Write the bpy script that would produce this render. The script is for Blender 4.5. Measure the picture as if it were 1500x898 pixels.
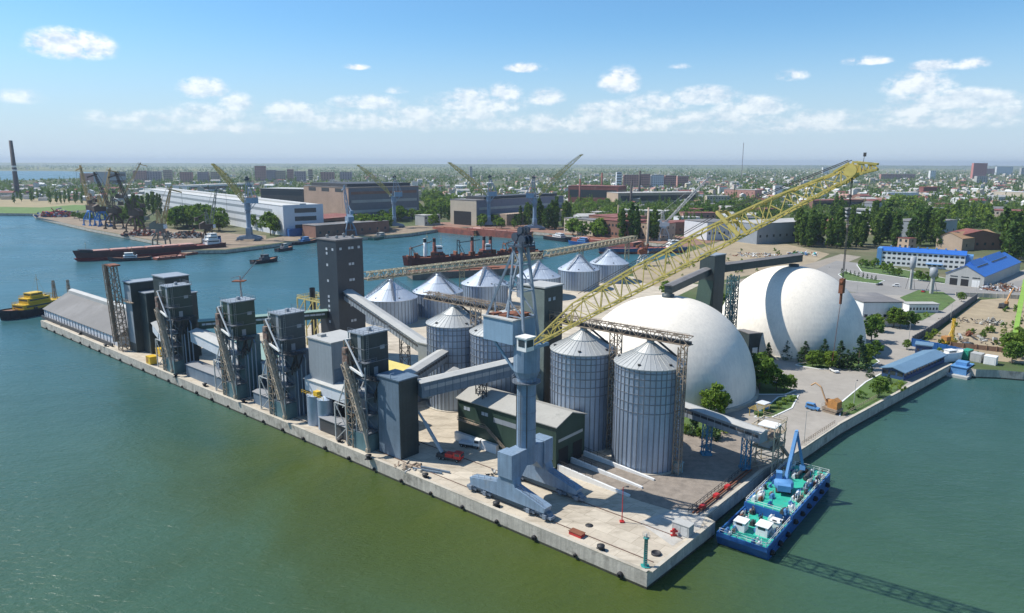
import bpy, math, random
import numpy as np
from mathutils import Vector, Matrix
random.seed(7); np.random.seed(7)
for o in list(bpy.data.objects): bpy.data.objects.remove(o)
S = bpy.context.scene; COL = S.collection
R = math.radians

# ---------------------------------------------------------------- camera
CAMZ = 80.0; FPX = 1050.0
_p = math.atan((449 - 239.2) / FPX); _r = R(0.19)
_X = Vector((1, 0, 0)); _F = Vector((0, math.cos(_p), -math.sin(_p))); _U = Vector((0, math.sin(_p), math.cos(_p)))
CR = _X * math.cos(_r) + _U * math.sin(_r); CU = _U * math.cos(_r) - _X * math.sin(_r)
cam = bpy.data.cameras.new('camera'); camo = bpy.data.objects.new('camera', cam); COL.objects.link(camo)
camo.matrix_world = Matrix(((CR.x, CU.x, -_F.x, 0), (CR.y, CU.y, -_F.y, 0), (CR.z, CU.z, -_F.z, CAMZ), (0, 0, 0, 1)))
cam.sensor_width = 36; cam.lens = FPX / 1500 * 36; cam.clip_start = 0.5; cam.clip_end = 150000
S.camera = camo
S.render.resolution_x = 1024; S.render.resolution_y = 613

# ---------------------------------------------------------------- light
SUN_EL = R(52); SUN_AZ = (-0.976, 0.216)
S.view_settings.view_transform = 'Standard'; S.view_settings.look = 'None'
S.view_settings.exposure = 0.78; S.view_settings.gamma = 1
sl = bpy.data.lights.new('sun', 'SUN'); sl.energy = 3.6; sl.angle = R(0.53); sl.color = (1, .95, .87)
so = bpy.data.objects.new('sun', sl); COL.objects.link(so)
so.rotation_euler = Vector((SUN_AZ[0] * math.cos(SUN_EL), SUN_AZ[1] * math.cos(SUN_EL), math.sin(SUN_EL))).to_track_quat('Z', 'Y').to_euler()

W = bpy.data.worlds.new('World'); S.world = W; W.use_nodes = True
nt = W.node_tree; nt.nodes.clear()
def N(t, typ, **k):
    n = t.nodes.new(typ)
    for a, b in k.items():
        if a == 'ins':
            for i, v in b.items():
                if hasattr(v, 'is_output') or isinstance(v, bpy.types.NodeSocket): t.links.new(v, n.inputs[i])
                else: n.inputs[i].default_value = v
        else: setattr(n, a, b)
    return n
def M(t, op, a, b=None, c=None, clamp=False):
    n = t.nodes.new('ShaderNodeMath'); n.operation = op; n.use_clamp = clamp
    for i, v in enumerate((a, b, c)):
        if v is None: continue
        if isinstance(v, (int, float)): n.inputs[i].default_value = v
        else: t.links.new(v, n.inputs[i])
    return n.outputs[0]
def MIX(t, f, a, b, typ='MIX'):
    n = t.nodes.new('ShaderNodeMix'); n.data_type = 'RGBA'; n.blend_type = typ
    for i, v in ((0, f), (6, a), (7, b)):
        if isinstance(v, (int, float)): n.inputs[i].default_value = v
        elif isinstance(v, (tuple, list)): n.inputs[i].default_value = (*v[:3], 1)
        else: t.links.new(v, n.inputs[i])
    return n.outputs[2]
sky = N(nt, 'ShaderNodeTexSky', sky_type='NISHITA', sun_disc=False, sun_elevation=SUN_EL, sun_rotation=math.atan2(SUN_AZ[0], SUN_AZ[1]),
        altitude=0, air_density=1.0, dust_density=0.6, ozone_density=2.0)
tc = N(nt, 'ShaderNodeTexCoord')
sep = N(nt, 'ShaderNodeSeparateXYZ', ins={0: tc.outputs['Generated']})
az = M(nt, 'MULTIPLY', M(nt, 'ARCTAN2', sep.outputs[0], sep.outputs[1]), 180 / math.pi)
el = M(nt, 'MULTIPLY', M(nt, 'ARCSINE', sep.outputs[2]), 180 / math.pi)
cv = N(nt, 'ShaderNodeCombineXYZ', ins={0: az, 1: M(nt, 'MULTIPLY', el, 1.5), 2: 0.0})
nz = N(nt, 'ShaderNodeTexNoise', ins={'Vector': cv.outputs[0], 'Scale': 0.62, 'Detail': 5.0, 'Roughness': 0.6})
nz2 = N(nt, 'ShaderNodeTexNoise', ins={'Vector': cv.outputs[0], 'Scale': 2.3, 'Detail': 7.0, 'Roughness': 0.6})
# fair-weather clouds: direction (azimuth, elevation in degrees), half width, half height, strength
def pxdir(x, y):
    d = _F + CR * ((x - 750) / FPX) - CU * ((y - 449) / FPX); d.normalize()
    return math.degrees(math.atan2(d.x, d.y)), math.degrees(math.asin(d.z))
CL = [(104, 65, 52, 24, 1.15), (298, 128, 34, 19, .9), (345, 150, 30, 18, .6), (300, 166, 60, 18, .62), (165, 170, 55, 13, .38), (20, 140, 40, 13, .45),
      (430, 160, 60, 17, .55), (540, 150, 60, 15, .62), (522, 98, 22, 6, .7), (580, 132, 20, 8, .4), (690, 140, 40, 15, .72), (740, 135, 28, 18, .72), (690, 166, 70, 15, .55), (770, 99, 32, 9, .9),
      (800, 142, 30, 16, .7), (908, 118, 32, 24, 1.05), (905, 162, 70, 19, .8), (985, 175, 40, 14, .6), (1030, 140, 56, 17, .8), (1105, 155, 62, 18, .72), (1000, 97, 22, 6, .4), (1160, 110, 24, 11, .75),
      (1205, 170, 60, 13, .55), (1268, 89, 32, 8, .95), (1250, 184, 40, 10, .4), (1370, 96, 34, 10, .95), (1424, 93, 22, 10, .8), (1345, 122, 46, 22, .95), (1400, 146, 84, 17, .85), (1330, 160, 50, 16, .55), (1480, 163, 30, 12, .6), (560, 176, 220, 22, .5), (850, 180, 240, 20, .5), (1150, 182, 220, 18, .45), (1400, 172, 130, 20, .5), (300, 185, 160, 14, .4), (700, 150, 90, 22, .6), (600, 165, 60, 14, .6), (450, 172, 80, 14, .55), (960, 150, 60, 20, .55), (1060, 170, 80, 14, .55), (230, 172, 60, 12, .5)]
g = bpy.data.node_groups.new('cloud_lobe', 'ShaderNodeTree')
for nm in ('A', 'E', 'cx', 'cy', 'w', 'h', 's'): g.interface.new_socket(nm, in_out='INPUT', socket_type='NodeSocketFloat')
g.interface.new_socket('d', in_out='OUTPUT', socket_type='NodeSocketFloat')
gi = g.nodes.new('NodeGroupInput'); go = g.nodes.new('NodeGroupOutput')
_dx = M(g, 'DIVIDE', M(g, 'SUBTRACT', gi.outputs['A'], gi.outputs['cx']), gi.outputs['w'])
_dy = M(g, 'DIVIDE', M(g, 'SUBTRACT', gi.outputs['E'], gi.outputs['cy']), gi.outputs['h'])
_dy = M(g, 'MULTIPLY', _dy, M(g, 'ADD', 1.0, M(g, 'MULTIPLY', M(g, 'LESS_THAN', _dy, 0.0), 0.8)))
_dd = M(g, 'SQRT', M(g, 'ADD', M(g, 'MULTIPLY', _dx, _dx), M(g, 'MULTIPLY', _dy, _dy)))
g.links.new(M(g, 'MULTIPLY', M(g, 'SUBTRACT', 1.0, _dd, clamp=True), gi.outputs['s']), go.inputs[0])
dens = 0.0
for (x, y, w, h, s) in CL:
    a0, e0 = pxdir(x, y); s = s * 1.3 if y > 125 else s
    gn = nt.nodes.new('ShaderNodeGroup'); gn.node_tree = g
    nt.links.new(az, gn.inputs[0]); nt.links.new(el, gn.inputs[1])
    for i, v in enumerate((a0, e0 - h / FPX * 57.3 * .2, w / FPX * 57.3 * 1.15, h / FPX * 57.3 * 1.25, s)): gn.inputs[2 + i].default_value = v
    dens = gn.outputs[0] if dens == 0.0 else M(nt, 'MAXIMUM', dens, gn.outputs[0])
nsum = M(nt, 'ADD', M(nt, 'MULTIPLY', M(nt, 'SUBTRACT', nz.outputs[0], 0.5), 2.6), M(nt, 'MULTIPLY', M(nt, 'SUBTRACT', nz2.outputs[0], 0.5), 1.1))
cd = M(nt, 'MULTIPLY', M(nt, 'MULTIPLY', dens, 1.9), M(nt, 'ADD', 0.75, nsum), clamp=True)
cm = N(nt, 'ShaderNodeMapRange', interpolation_type='SMOOTHSTEP', ins={0: cd, 1: 0.10, 2: 0.85, 3: 0.0, 4: 0.92}).outputs[0]
cm = M(nt, 'MULTIPLY', cm, N(nt, 'ShaderNodeMapRange', ins={0: el, 1: 2.0, 2: 8.0, 3: .38, 4: .9}).outputs[0])
# whitening towards the horizon (thin high haze above the far fields)
hz = N(nt, 'ShaderNodeMapRange', interpolation_type='SMOOTHSTEP', ins={0: el, 1: 11.0, 2: -1.0, 3: 0.0, 4: 0.9}).outputs[0]
SKYMUL = 0.082
skyc = MIX(nt, 1.0, sky.outputs[0], (SKYMUL * .60, SKYMUL * .92, SKYMUL * 1.12), 'MULTIPLY')
skyc = MIX(nt, hz, skyc, (.365, .435, .525))
cvs = N(nt, 'ShaderNodeVectorMath', operation='ADD', ins={0: cv.outputs[0], 1: (-.35, .75, 0.0)})
nzs = N(nt, 'ShaderNodeTexNoise', ins={'Vector': cvs.outputs[0], 'Scale': 0.62, 'Detail': 5.0, 'Roughness': .6})
shd = M(nt, 'ADD', .55, M(nt, 'MULTIPLY', M(nt, 'SUBTRACT', nz.outputs[0], nzs.outputs[0]), 3.2), clamp=True)
ccol = MIX(nt, shd, (.42, .47, .54), (.74, .72, .70))
fin = MIX(nt, cm, skyc, ccol)
bg = N(nt, 'ShaderNodeBackground', ins={'Color': fin, 'Strength': 1.0})
wo = N(nt, 'ShaderNodeOutputWorld', ins={0: bg.outputs[0]})
def at(px, py, z=0.0):
    d = _F + CR * ((px - 750) / FPX) - CU * ((py - 449) / FPX)
    t = (z - CAMZ) / d.z
    return Vector((d.x * t, d.y * t, z))
def ray(px, py, Y):
    d = _F + CR * ((px - 750) / FPX) - CU * ((py - 449) / FPX)
    t = Y / d.y
    return Vector((d.x * t, Y, CAMZ + d.z * t))
def zat(px, py, b):          # height above ground point b that shows at row py
    d = _F + CR * ((px - 750) / FPX) - CU * ((py - 449) / FPX)
    return CAMZ + d.z * math.hypot(b.x, b.y) / math.hypot(d.x, d.y)
OQ = Vector((27.1, 129.6, 0)); EU = Vector((-.7606, .6492, 0)); EV = Vector((.6492, .7606, 0)); QA = math.atan2(-.6492, .7606)
def L(u, v, z=0.0): return OQ + EU * u + EV * v + Vector((0, 0, z))
ZW = -3.6
# ---------------------------------------------------------------- mesh builder and object helpers
class MB:
    def __init__(s): s.v = []; s.f = []; s.m = []; s.s = []
    def add(s, vs, fs, m=0, sm=False):
        o = len(s.v); s.v += [tuple(v) for v in vs]
        for f in fs: s.f.append([i + o for i in f]); s.m.append(m); s.s.append(sm)
        return s
    def box(s, x0, y0, z0, x1, y1, z1, m=0):
        return s.add([(x0, y0, z0), (x1, y0, z0), (x1, y1, z0), (x0, y1, z0), (x0, y0, z1), (x1, y0, z1), (x1, y1, z1), (x0, y1, z1)],
              [(3, 2, 1, 0), (4, 5, 6, 7), (0, 1, 5, 4), (1, 2, 6, 5), (2, 3, 7, 6), (3, 0, 4, 7)], m)
    def frame(s, p, q, up=None):
        p = Vector(p); q = Vector(q); t = (q - p)
        t = t.normalized() if t.length > 1e-9 else Vector((0, 0, 1))
        up = Vector(up) if up else (Vector((0, 0, 1)) if abs(t.z) < .95 else Vector((0, 1, 0)))
        a = t.cross(up).normalized(); b = a.cross(t).normalized()
        return p, q, t, a, b
    def bar(s, p, q, w, h=None, m=0, up=None):
        p, q, t, a, b = s.frame(p, q, up); h = h or w
        c = [a * sx * w / 2 + b * sy * h / 2 for sx, sy in ((-1, -1), (1, -1), (1, 1), (-1, 1))]
        return s.add([p + k for k in c] + [q + k for k in c], [(0, 1, 5, 4), (1, 2, 6, 5), (2, 3, 7, 6), (3, 0, 4, 7), (3, 2, 1, 0), (4, 5, 6, 7)], m)
    def tube(s, p, q, r0, r1=None, n=10, m=0, caps=True, sm=True):
        p, q, t, a, b = s.frame(p, q); r1 = r0 if r1 is None else r1
        vs = []
        for c, r in ((p, r0), (q, r1)):
            for i in range(n):
                an = 2 * math.pi * i / n; vs.append(c + a * math.cos(an) * r + b * math.sin(an) * r)
        s.add(vs, [(i, (i + 1) % n, n + (i + 1) % n, n + i) for i in range(n)], m, sm)
        if caps: s.add(vs, [tuple(range(n))[::-1], tuple(range(n, 2 * n))], m)
        return s
    def path(s, pts, r, n=6, m=0):
        for i in range(len(pts) - 1): s.tube(pts[i], pts[i + 1], r, n=n, m=m)
        return s
    def lathe(s, prof, n=48, m=0, c=(0, 0), sm=True, cap=False):
        vs = [(c[0] + r * math.cos(2 * math.pi * i / n), c[1] + r * math.sin(2 * math.pi * i / n), z) for r, z in prof for i in range(n)]
        fs = [(k * n + i, k * n + (i + 1) % n, (k + 1) * n + (i + 1) % n, (k + 1) * n + i) for k in range(len(prof) - 1) for i in range(n)]
        s.add(vs, fs, m, sm)
        if cap: s.add(vs[-n:], [tuple(range(n))], m)
        return s
    def prism(s, poly, z0, z1, m=0, mt=None):
        n = len(poly)
        ar = sum(poly[i][0] * poly[(i + 1) % n][1] - poly[(i + 1) % n][0] * poly[i][1] for i in range(n))
        if ar < 0: poly = poly[::-1]
        vs = [(p[0], p[1], z0) for p in poly] + [(p[0], p[1], z1) for p in poly]
        s.add(vs, [(i, (i + 1) % n, n + (i + 1) % n, n + i) for i in range(n)], m)
        s.add(vs, [tuple(range(n, 2 * n))], m if mt is None else mt); s.add(vs, [tuple(range(n))[::-1]], m)
        return s
    def extr(s, poly, vec, m=0):
        vec = Vector(vec); n = len(poly); poly = [Vector(p) for p in poly]
        vs = poly + [p + vec for p in poly]
        return s.add(vs, [(i, (i + 1) % n, n + (i + 1) % n, n + i) for i in range(n)] + [tuple(range(n))[::-1], tuple(range(n, 2 * n))], m)
    def loft(s, rings, m=0, sm=False, caps=True):
        n = len(rings[0]); vs = [p for r in rings for p in r]
        s.add(vs, [(k * n + i, k * n + (i + 1) % n, (k + 1) * n + (i + 1) % n, (k + 1) * n + i) for k in range(len(rings) - 1) for i in range(n)], m, sm)
        if caps: s.add(rings[0], [tuple(range(n))[::-1]], m); s.add(rings[-1], [tuple(range(n))], m)
        return s
    def ell(s, c, rx, ry, rz, m=0, n=12, k=7, j=0):
        vs = []; 
        for a in range(k + 1):
            th = math.pi * a / k
            for i in range(n):
                ph = 2 * math.pi * i / n; w = 1 + (random.uniform(-j, j) if j else 0)
                vs.append((c[0] + rx * w * math.sin(th) * math.cos(ph), c[1] + ry * w * math.sin(th) * math.sin(ph), c[2] - rz * w * math.cos(th)))
        return s.add(vs, [(a * n + i, a * n + (i + 1) % n, (a + 1) * n + (i + 1) % n, (a + 1) * n + i) for a in range(k) for i in range(n)], m, True)
    def truss(s, p, q, w0, h0, w1, h1, n, rc, rd, m=0, up=None, faces='tbsd'):
        p, q, t, a, b = s.frame(p, q, up)
        cs = []
        for i in range(n + 1):
            k = i / n; w = w0 + (w1 - w0) * k; h = h0 + (h1 - h0) * k; c = p + (q - p) * k
            cs.append([c + a * sx * w / 2 + b * sy * h / 2 for sx, sy in ((-1, -1), (1, -1), (1, 1), (-1, 1))])
        for e in range(4):
            if (cs[0][e] - cs[-1][e]).length > .01: s.bar(cs[0][e], cs[-1][e], rc, m=m)
        for i in range(n):
            for e in range(4):
                e2 = (e + 1) % 4
                if i % 2 == 0: s.bar(cs[i][e], cs[i + 1][e2], rd, m=m)
                else: s.bar(cs[i][e2], cs[i + 1][e], rd, m=m)
                if i: s.bar(cs[i][e], cs[i][e2], rd, m=m)
        return s
    def rail(s, pts, h=1.1, r=.06, m=0, step=2.0):
        for i in range(len(pts) - 1):
            p = Vector(pts[i]); q = Vector(pts[i + 1]); n = max(1, int((q - p).length / step))
            for z in (h, h * .5): s.bar(p + Vector((0, 0, z)), q + Vector((0, 0, z)), r, m=m)
            for k in range(n + 1): c = p + (q - p) * (k / n); s.bar(c, c + Vector((0, 0, h)), r, m=m)
        return s
    def mesh(s, name, mats):
        me = bpy.data.meshes.new(name); me.from_pydata(s.v, [], s.f)
        for mm in (mats if isinstance(mats, (list, tuple)) else [mats]): me.materials.append(mm)
        me.polygons.foreach_set('material_index', s.m); me.polygons.foreach_set('use_smooth', s.s); me.update()
        return me
    def build(s, name, mats, parent=None, loc=None, rot=0):
        o = bpy.data.objects.new(name, s.mesh(name, mats)); COL.objects.link(o)
        if loc is not None: o.location = loc
        o.rotation_euler = (0, 0, rot)
        if parent: o.parent = parent
        return o
def tag(o, label=None, cat=None, group=None, kind=None):
    if label: o['label'] = label
    if cat: o['category'] = cat
    if group: o['group'] = group
    if kind: o['kind'] = kind
    return o
def thing(name, label, cat, loc=(0, 0, 0), rot=0, group=None):
    o = bpy.data.objects.new(name, None); COL.objects.link(o); o.location = loc; o.rotation_euler = (0, 0, rot); o.empty_display_size = .5
    return tag(o, label, cat, group)
def kids(o): return [c for c in bpy.data.objects if c.parent == o]
def dup(root, loc, rot=0, label=None, group=None, sc=None, tree=None):
    def cp(o, par):
        c = o.copy(); COL.objects.link(c); c.parent = par
        return c
    r = cp(root, None); r.location = loc; r.rotation_euler = (0, 0, rot)
    if sc: r.scale = (sc, sc, sc) if isinstance(sc, (int, float)) else sc
    if label: r['label'] = label
    if group: r['group'] = group
    for ch in (tree if tree is not None else [(k, kids(k)) for k in kids(root)]):
        c = cp(ch[0], r)
        for g_ in ch[1]: cp(g_, c)
    return r
def tree_of(root): return [(k, kids(k)) for k in kids(root)]
def struct(o): o['kind'] = 'structure'; return o

# ---------------------------------------------------------------- materials
MATS = {}
def mat(name, c, r=.7, m=0.0, var=.22, sc=.25, streak=0.0, corr=None, bump=0.0, rnd=0.0, c2=None, thr=.5, spec=.4, bsc=2.0, wave_col=0.0, ring=None):
    if name in MATS: return MATS[name]
    ma = bpy.data.materials.new(name); ma.use_nodes = True; t = ma.node_tree; t.nodes.clear()
    out = N(t, 'ShaderNodeOutputMaterial'); b = N(t, 'ShaderNodeBsdfPrincipled'); t.links.new(b.outputs[0], out.inputs[0])
    geo = N(t, 'ShaderNodeTexCoord'); pos = geo.outputs['Object']
    n1 = N(t, 'ShaderNodeTexNoise', ins={'Vector': pos, 'Scale': sc, 'Detail': 6.0, 'Roughness': .62}).outputs[0]
    n2 = N(t, 'ShaderNodeTexNoise', ins={'Vector': pos, 'Scale': sc * 9, 'Detail': 4.0, 'Roughness': .6}).outputs[0]
    f = M(t, 'ADD', M(t, 'MULTIPLY', n1, .65), M(t, 'MULTIPLY', n2, .35))
    f = N(t, 'ShaderNodeMapRange', ins={0: f, 1: .32, 2: .68, 3: 0.0, 4: 1.0}).outputs[0]
    lo = tuple(x * (1 - var) for x in c); hi = tuple(min(1, x * (1 + var)) for x in c)
    col = MIX(t, f, lo, hi)
    if c2:
        n3 = N(t, 'ShaderNodeTexNoise', ins={'Vector': pos, 'Scale': sc * .7, 'Detail': 8.0, 'Roughness': .7}).outputs[0]
        k = N(t, 'ShaderNodeMapRange', ins={0: n3, 1: thr, 2: thr + .12, 3: 0.0, 4: .85}).outputs[0]
        col = MIX(t, k, col, c2)
    if streak:
        mp = N(t, 'ShaderNodeMapping', ins={0: pos, 3: (1.3, 1.3, .05)})
        n4 = N(t, 'ShaderNodeTexNoise', ins={'Vector': mp.outputs[0], 'Scale': 1.0, 'Detail': 5.0, 'Roughness': .65}).outputs[0]
        k = N(t, 'ShaderNodeMapRange', ins={0: n4, 1: .42, 2: .72, 3: 0.0, 4: streak}).outputs[0]
        col = MIX(t, k, col, tuple(x * .45 for x in c))
    if rnd:
        oi = N(t, 'ShaderNodeObjectInfo')
        col = MIX(t, 1.0, col, N(t, 'ShaderNodeCombineColor', ins={0: M(t, 'ADD', 1 - rnd, M(t, 'MULTIPLY', oi.outputs['Random'], 2 * rnd)), 1: M(t, 'ADD', 1 - rnd * .7, M(t, 'MULTIPLY', oi.outputs['Random'], 1.4 * rnd)), 2: 1.0}).outputs[0], 'MULTIPLY')
    hgt = None
    if corr:
        ax, per, dep = corr
        wv = N(t, 'ShaderNodeTexWave', wave_type='BANDS', bands_direction=ax, ins={'Vector': pos, 'Scale': 1 / per / 3.183 * 1.0})
        hgt = M(t, 'MULTIPLY', wv.outputs['Fac'], dep)
        if wave_col: col = MIX(t, M(t, 'MULTIPLY', wv.outputs['Fac'], wave_col), col, tuple(x * .5 for x in c))
    if bump:
        nb = N(t, 'ShaderNodeTexNoise', ins={'Vector': pos, 'Scale': bsc, 'Detail': 5.0}).outputs[0]
        hb = M(t, 'MULTIPLY', nb, bump); hgt = hb if hgt is None else M(t, 'ADD', hgt, hb)
    if hgt is not None:
        bp = N(t, 'ShaderNodeBump', ins={'Height': hgt, 'Strength': 1.0, 'Distance': 1.0}); t.links.new(bp.outputs[0], b.inputs['Normal'])
    t.links.new(col, b.inputs['Base Color'])
    b.inputs['Roughness'].default_value = r; b.inputs['Metallic'].default_value = m
    b.inputs['Specular IOR Level'].default_value = spec
    MATS[name] = ma; return ma
conc = mat('concrete', (.44, .40, .33), .9, var=.2, sc=.06, c2=(.27, .24, .19), thr=.56, bump=.02)
concw = mat('quay_wall_concrete', (.47, .43, .365), .9, var=.3, sc=.35, streak=.6, c2=(.16, .145, .12), thr=.54, bump=.05)
algae = mat('tide_line', (.05, .05, .035), .6, var=.4)
white = mat('white_paint', (.72, .72, .70), .5, var=.08, streak=.15)
whitec = mat('white_cladding', (.60, .62, .65), .55, var=.1, streak=.2, sc=.15)
greyc = mat('grey_cladding', (.30, .33, .36), .5, m=.2, var=.12, streak=.25, sc=.1)
lgrey = mat('light_grey_roof', (.40, .40, .38), .65, var=.12, sc=.15, streak=.1)
slate = mat('slate_roof', (.22, .225, .235), .7, var=.12, sc=.12, corr=('X', .9, .02))
dgreen = mat('dark_green_cladding', (.042, .058, .060), .5, var=.25, sc=.15, streak=.45, corr=('X', .5, .012))
dgreen2 = mat('bottle_green_cladding', (.035, .065, .048), .5, var=.2, sc=.15, streak=.25)
teal = mat('teal_panel', (.09, .17, .19), .5, var=.2, sc=.2, streak=.3)
dblue = mat('blue_grey_panel', (.13, .18, .235), .5, var=.2, sc=.2, streak=.35)
dark = mat('dark_steel', (.05, .052, .055), .6, var=.3)
glass = mat('window_glass', (.035, .045, .055), .12, var=.3, sc=.8, spec=.6)
palewin = mat('pale_window', (.42, .46, .50), .2, var=.1)
tan = mat('weathered_tan_steel', (.27, .215, .16), .7, var=.35, sc=.8, c2=(.20, .10, .06), thr=.55)
galv = mat('galvanised_steel', (.34, .42, .53), .42, m=.55, var=.12, sc=.12, streak=.3, corr=('Z', .35, .012))
galvr = mat('galvanised_roof', (.42, .43, .42), .45, m=.35, var=.12, sc=.2, streak=.1)
galvd = mat('galvanised_rib', (.20, .22, .25), .5, m=.5, var=.2)
brightroof = mat('bright_zinc_roof', (.50, .55, .61), .4, m=.35, var=.12, sc=.1)
domew = mat('dome_white', (.79, .725, .62), .62, var=.08, sc=.05, streak=.22, corr=('Z', 2.4, .010), c2=(.68, .64, .56), thr=.52)
cblue = mat('crane_blue_grey', (.20, .28, .375), .5, var=.2, sc=.35, streak=.5, c2=(.25, .28, .31), thr=.57)
cyel = mat('crane_yellow', (.52, .415, .12), .5, var=.2, sc=.5, streak=.1, c2=(.42, .25, .06), thr=.6)
rust = mat('rust', (.20, .075, .04), .85, var=.35, sc=.5)
rustl = mat('rusty_red_hull', (.27, .085, .06), .75, var=.35, sc=.12, streak=.3, c2=(.14, .06, .05), thr=.52)
red = mat('red_paint', (.45, .03, .03), .4, var=.15)
yel = mat('yellow_paint', (.62, .40, .03), .45, var=.15)
orange = mat('orange_paint', (.42, .20, .06), .6, var=.3, sc=.8, streak=.3, c2=(.22, .12, .07), thr=.56)
blue = mat('blue_paint', (.02, .095, .28), .45, var=.25, sc=.4, c2=(.02, .04, .14), thr=.6)
broof = mat('blue_roof', (.03, .13, .45), .4, var=.12, sc=.15, corr=('X', .8, .015))
tealroof = mat('steel_blue_roof', (.13, .22, .31), .45, var=.12, sc=.2, corr=('X', .8, .015))
lblue = mat('light_blue_paint', (.10, .25, .48), .5, var=.15)
deckg = mat('green_deck_paint', (.03, .38, .27), .55, var=.22, sc=.5, c2=(.10, .26, .20), thr=.56)
black = mat('black_rubber', (.018, .018, .02), .7, var=.3)
hullb = mat('black_hull', (.022, .026, .035), .5, var=.3, sc=.3)
brick = mat('brown_brick', (.24, .13, .095), .85, var=.22, sc=.1, c2=(.17, .10, .08), thr=.54)
pbrick = mat('pale_brick', (.42, .32, .24), .85, var=.15, sc=.08)
pink = mat('pink_panel', (.44, .23, .19), .85, var=.15, sc=.05)
beige = mat('beige_render', (.46, .40, .31), .85, var=.14, sc=.06)
rroof = mat('dark_red_roof', (.20, .07, .055), .8, var=.25, sc=.08, c2=(.26, .17, .13), thr=.55)
groof = mat('felt_roof', (.16, .155, .155), .85, var=.25, sc=.06, c2=(.27, .25, .23), thr=.55)
sroof = mat('asbestos_roof', (.38, .37, .35), .85, var=.18, sc=.06)
broken = mat('cast_iron', (.03, .03, .032), .6, var=.3)
asph = mat('asphalt', (.30, .275, .24), .9, var=.16, sc=.05, c2=(.37, .34, .30), thr=.55)
gritty = mat('crushed_stone', (.235, .20, .165), .95, var=.3, sc=.5, c2=(.15, .13, .11), thr=.55, bump=.05)
sand = mat('sand', (.31, .25, .165), .95, var=.25, sc=.09, c2=(.24, .18, .12), thr=.55, bump=.06)
grassm = mat('grass', (.075, .125, .032), .95, var=.4, sc=.2, c2=(.16, .14, .06), thr=.57, bump=.06)
rail_m = mat('rail_steel', (.15, .10, .08), .6, var=.3)
barkm = mat('bark', (.11, .085, .065), .9, var=.3)
def leafmat(name, c, rnd=.25):
    if name in MATS: return MATS[name]
    ma = bpy.data.materials.new(name); ma.use_nodes = True; t = ma.node_tree; t.nodes.clear()
    out = N(t, 'ShaderNodeOutputMaterial')
    gp = N(t, 'ShaderNodeNewGeometry')
    n1 = N(t, 'ShaderNodeTexNoise', ins={'Vector': gp.outputs['Position'], 'Scale': .35, 'Detail': 4.0}).outputs[0]
    n1 = N(t, 'ShaderNodeMapRange', ins={0: n1, 1: .3, 2: .7, 3: 0.0, 4: 1.0}).outputs[0]
    oi = N(t, 'ShaderNodeObjectInfo').outputs['Random']
    col = MIX(t, n1, tuple(x * .6 for x in c), (c[0] * 1.5, c[1] * 1.35, c[2] * 1.1))
    col = MIX(t, 1.0, col, N(t, 'ShaderNodeCombineColor', ins={0: M(t, 'ADD', 1 - rnd, M(t, 'MULTIPLY', oi, 2 * rnd)), 1: M(t, 'ADD', 1 - rnd * .6, M(t, 'MULTIPLY', oi, 1.2 * rnd)), 2: 1.0}).outputs[0], 'MULTIPLY')
    d = N(t, 'ShaderNodeBsdfDiffuse', ins={0: col}); tr = N(t, 'ShaderNodeBsdfTranslucent', ins={0: MIX(t, 1.0, col, (1.1, 1.2, .5), 'MULTIPLY')})
    mx = N(t, 'ShaderNodeMixShader', ins={0: .3, 1: d.outputs[0], 2: tr.outputs[0]})
    t.links.new(mx.outputs[0], out.inputs[0]); MATS[name] = ma; return ma
leaf_p = leafmat('poplar_leaves', (.085, .150, .042)); leaf_b = leafmat('broad_leaves', (.125, .21, .048)); leaf_s = leafmat('spruce_needles', (.055, .105, .062), .15)
leaf_l = leafmat('light_leaves', (.16, .25, .05)); leaf_f = leafmat('far_leaves', (.115, .185, .05), 0)
# ---------------------------------------------------------------- setting: water, land, ground sheets
def land_mat():
    ma = bpy.data.materials.new('open_ground'); ma.use_nodes = True; t = ma.node_tree; b = t.nodes['Principled BSDF']
    pos = N(t, 'ShaderNodeNewGeometry').outputs['Position']
    n1 = N(t, 'ShaderNodeTexNoise', ins={'Vector': pos, 'Scale': .0045, 'Detail': 8.0, 'Roughness': .68}).outputs[0]
    n2 = N(t, 'ShaderNodeTexNoise', ins={'Vector': pos, 'Scale': .05, 'Detail': 6.0, 'Roughness': .7}).outputs[0]
    n3 = N(t, 'ShaderNodeTexVoronoi', ins={'Vector': N(t, 'ShaderNodeMapping', ins={0: pos, 3: (.0006, .0012, 1)}).outputs[0], 'Scale': 1.0}).outputs['Color']
    k = N(t, 'ShaderNodeMapRange', ins={0: n1, 1: .42, 2: .60, 3: 0.0, 4: 1.0}).outputs[0]
    c = MIX(t, k, (.06, .105, .034), (.17, .155, .10))
    k2 = N(t, 'ShaderNodeMapRange', ins={0: n2, 1: .4, 2: .65, 3: 0.0, 4: .7}).outputs[0]
    c = MIX(t, k2, c, (.085, .085, .05))
    sp = N(t, 'ShaderNodeSeparateXYZ', ins={0: pos})
    far = N(t, 'ShaderNodeMapRange', ins={0: sp.outputs[1], 1: 5000.0, 2: 9000.0, 3: 0.0, 4: 1.0}).outputs[0]
    fc = MIX(t, N(t, 'ShaderNodeSeparateColor', ins={0: n3}).outputs[0], (.10, .15, .045), (.26, .25, .12))
    c = MIX(t, far, c, fc)
    t.links.new(c, b.inputs['Base Color']); b.inputs['Roughness'].default_value = .95; b.inputs['Specular IOR Level'].default_value = .1
    return ma
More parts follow.
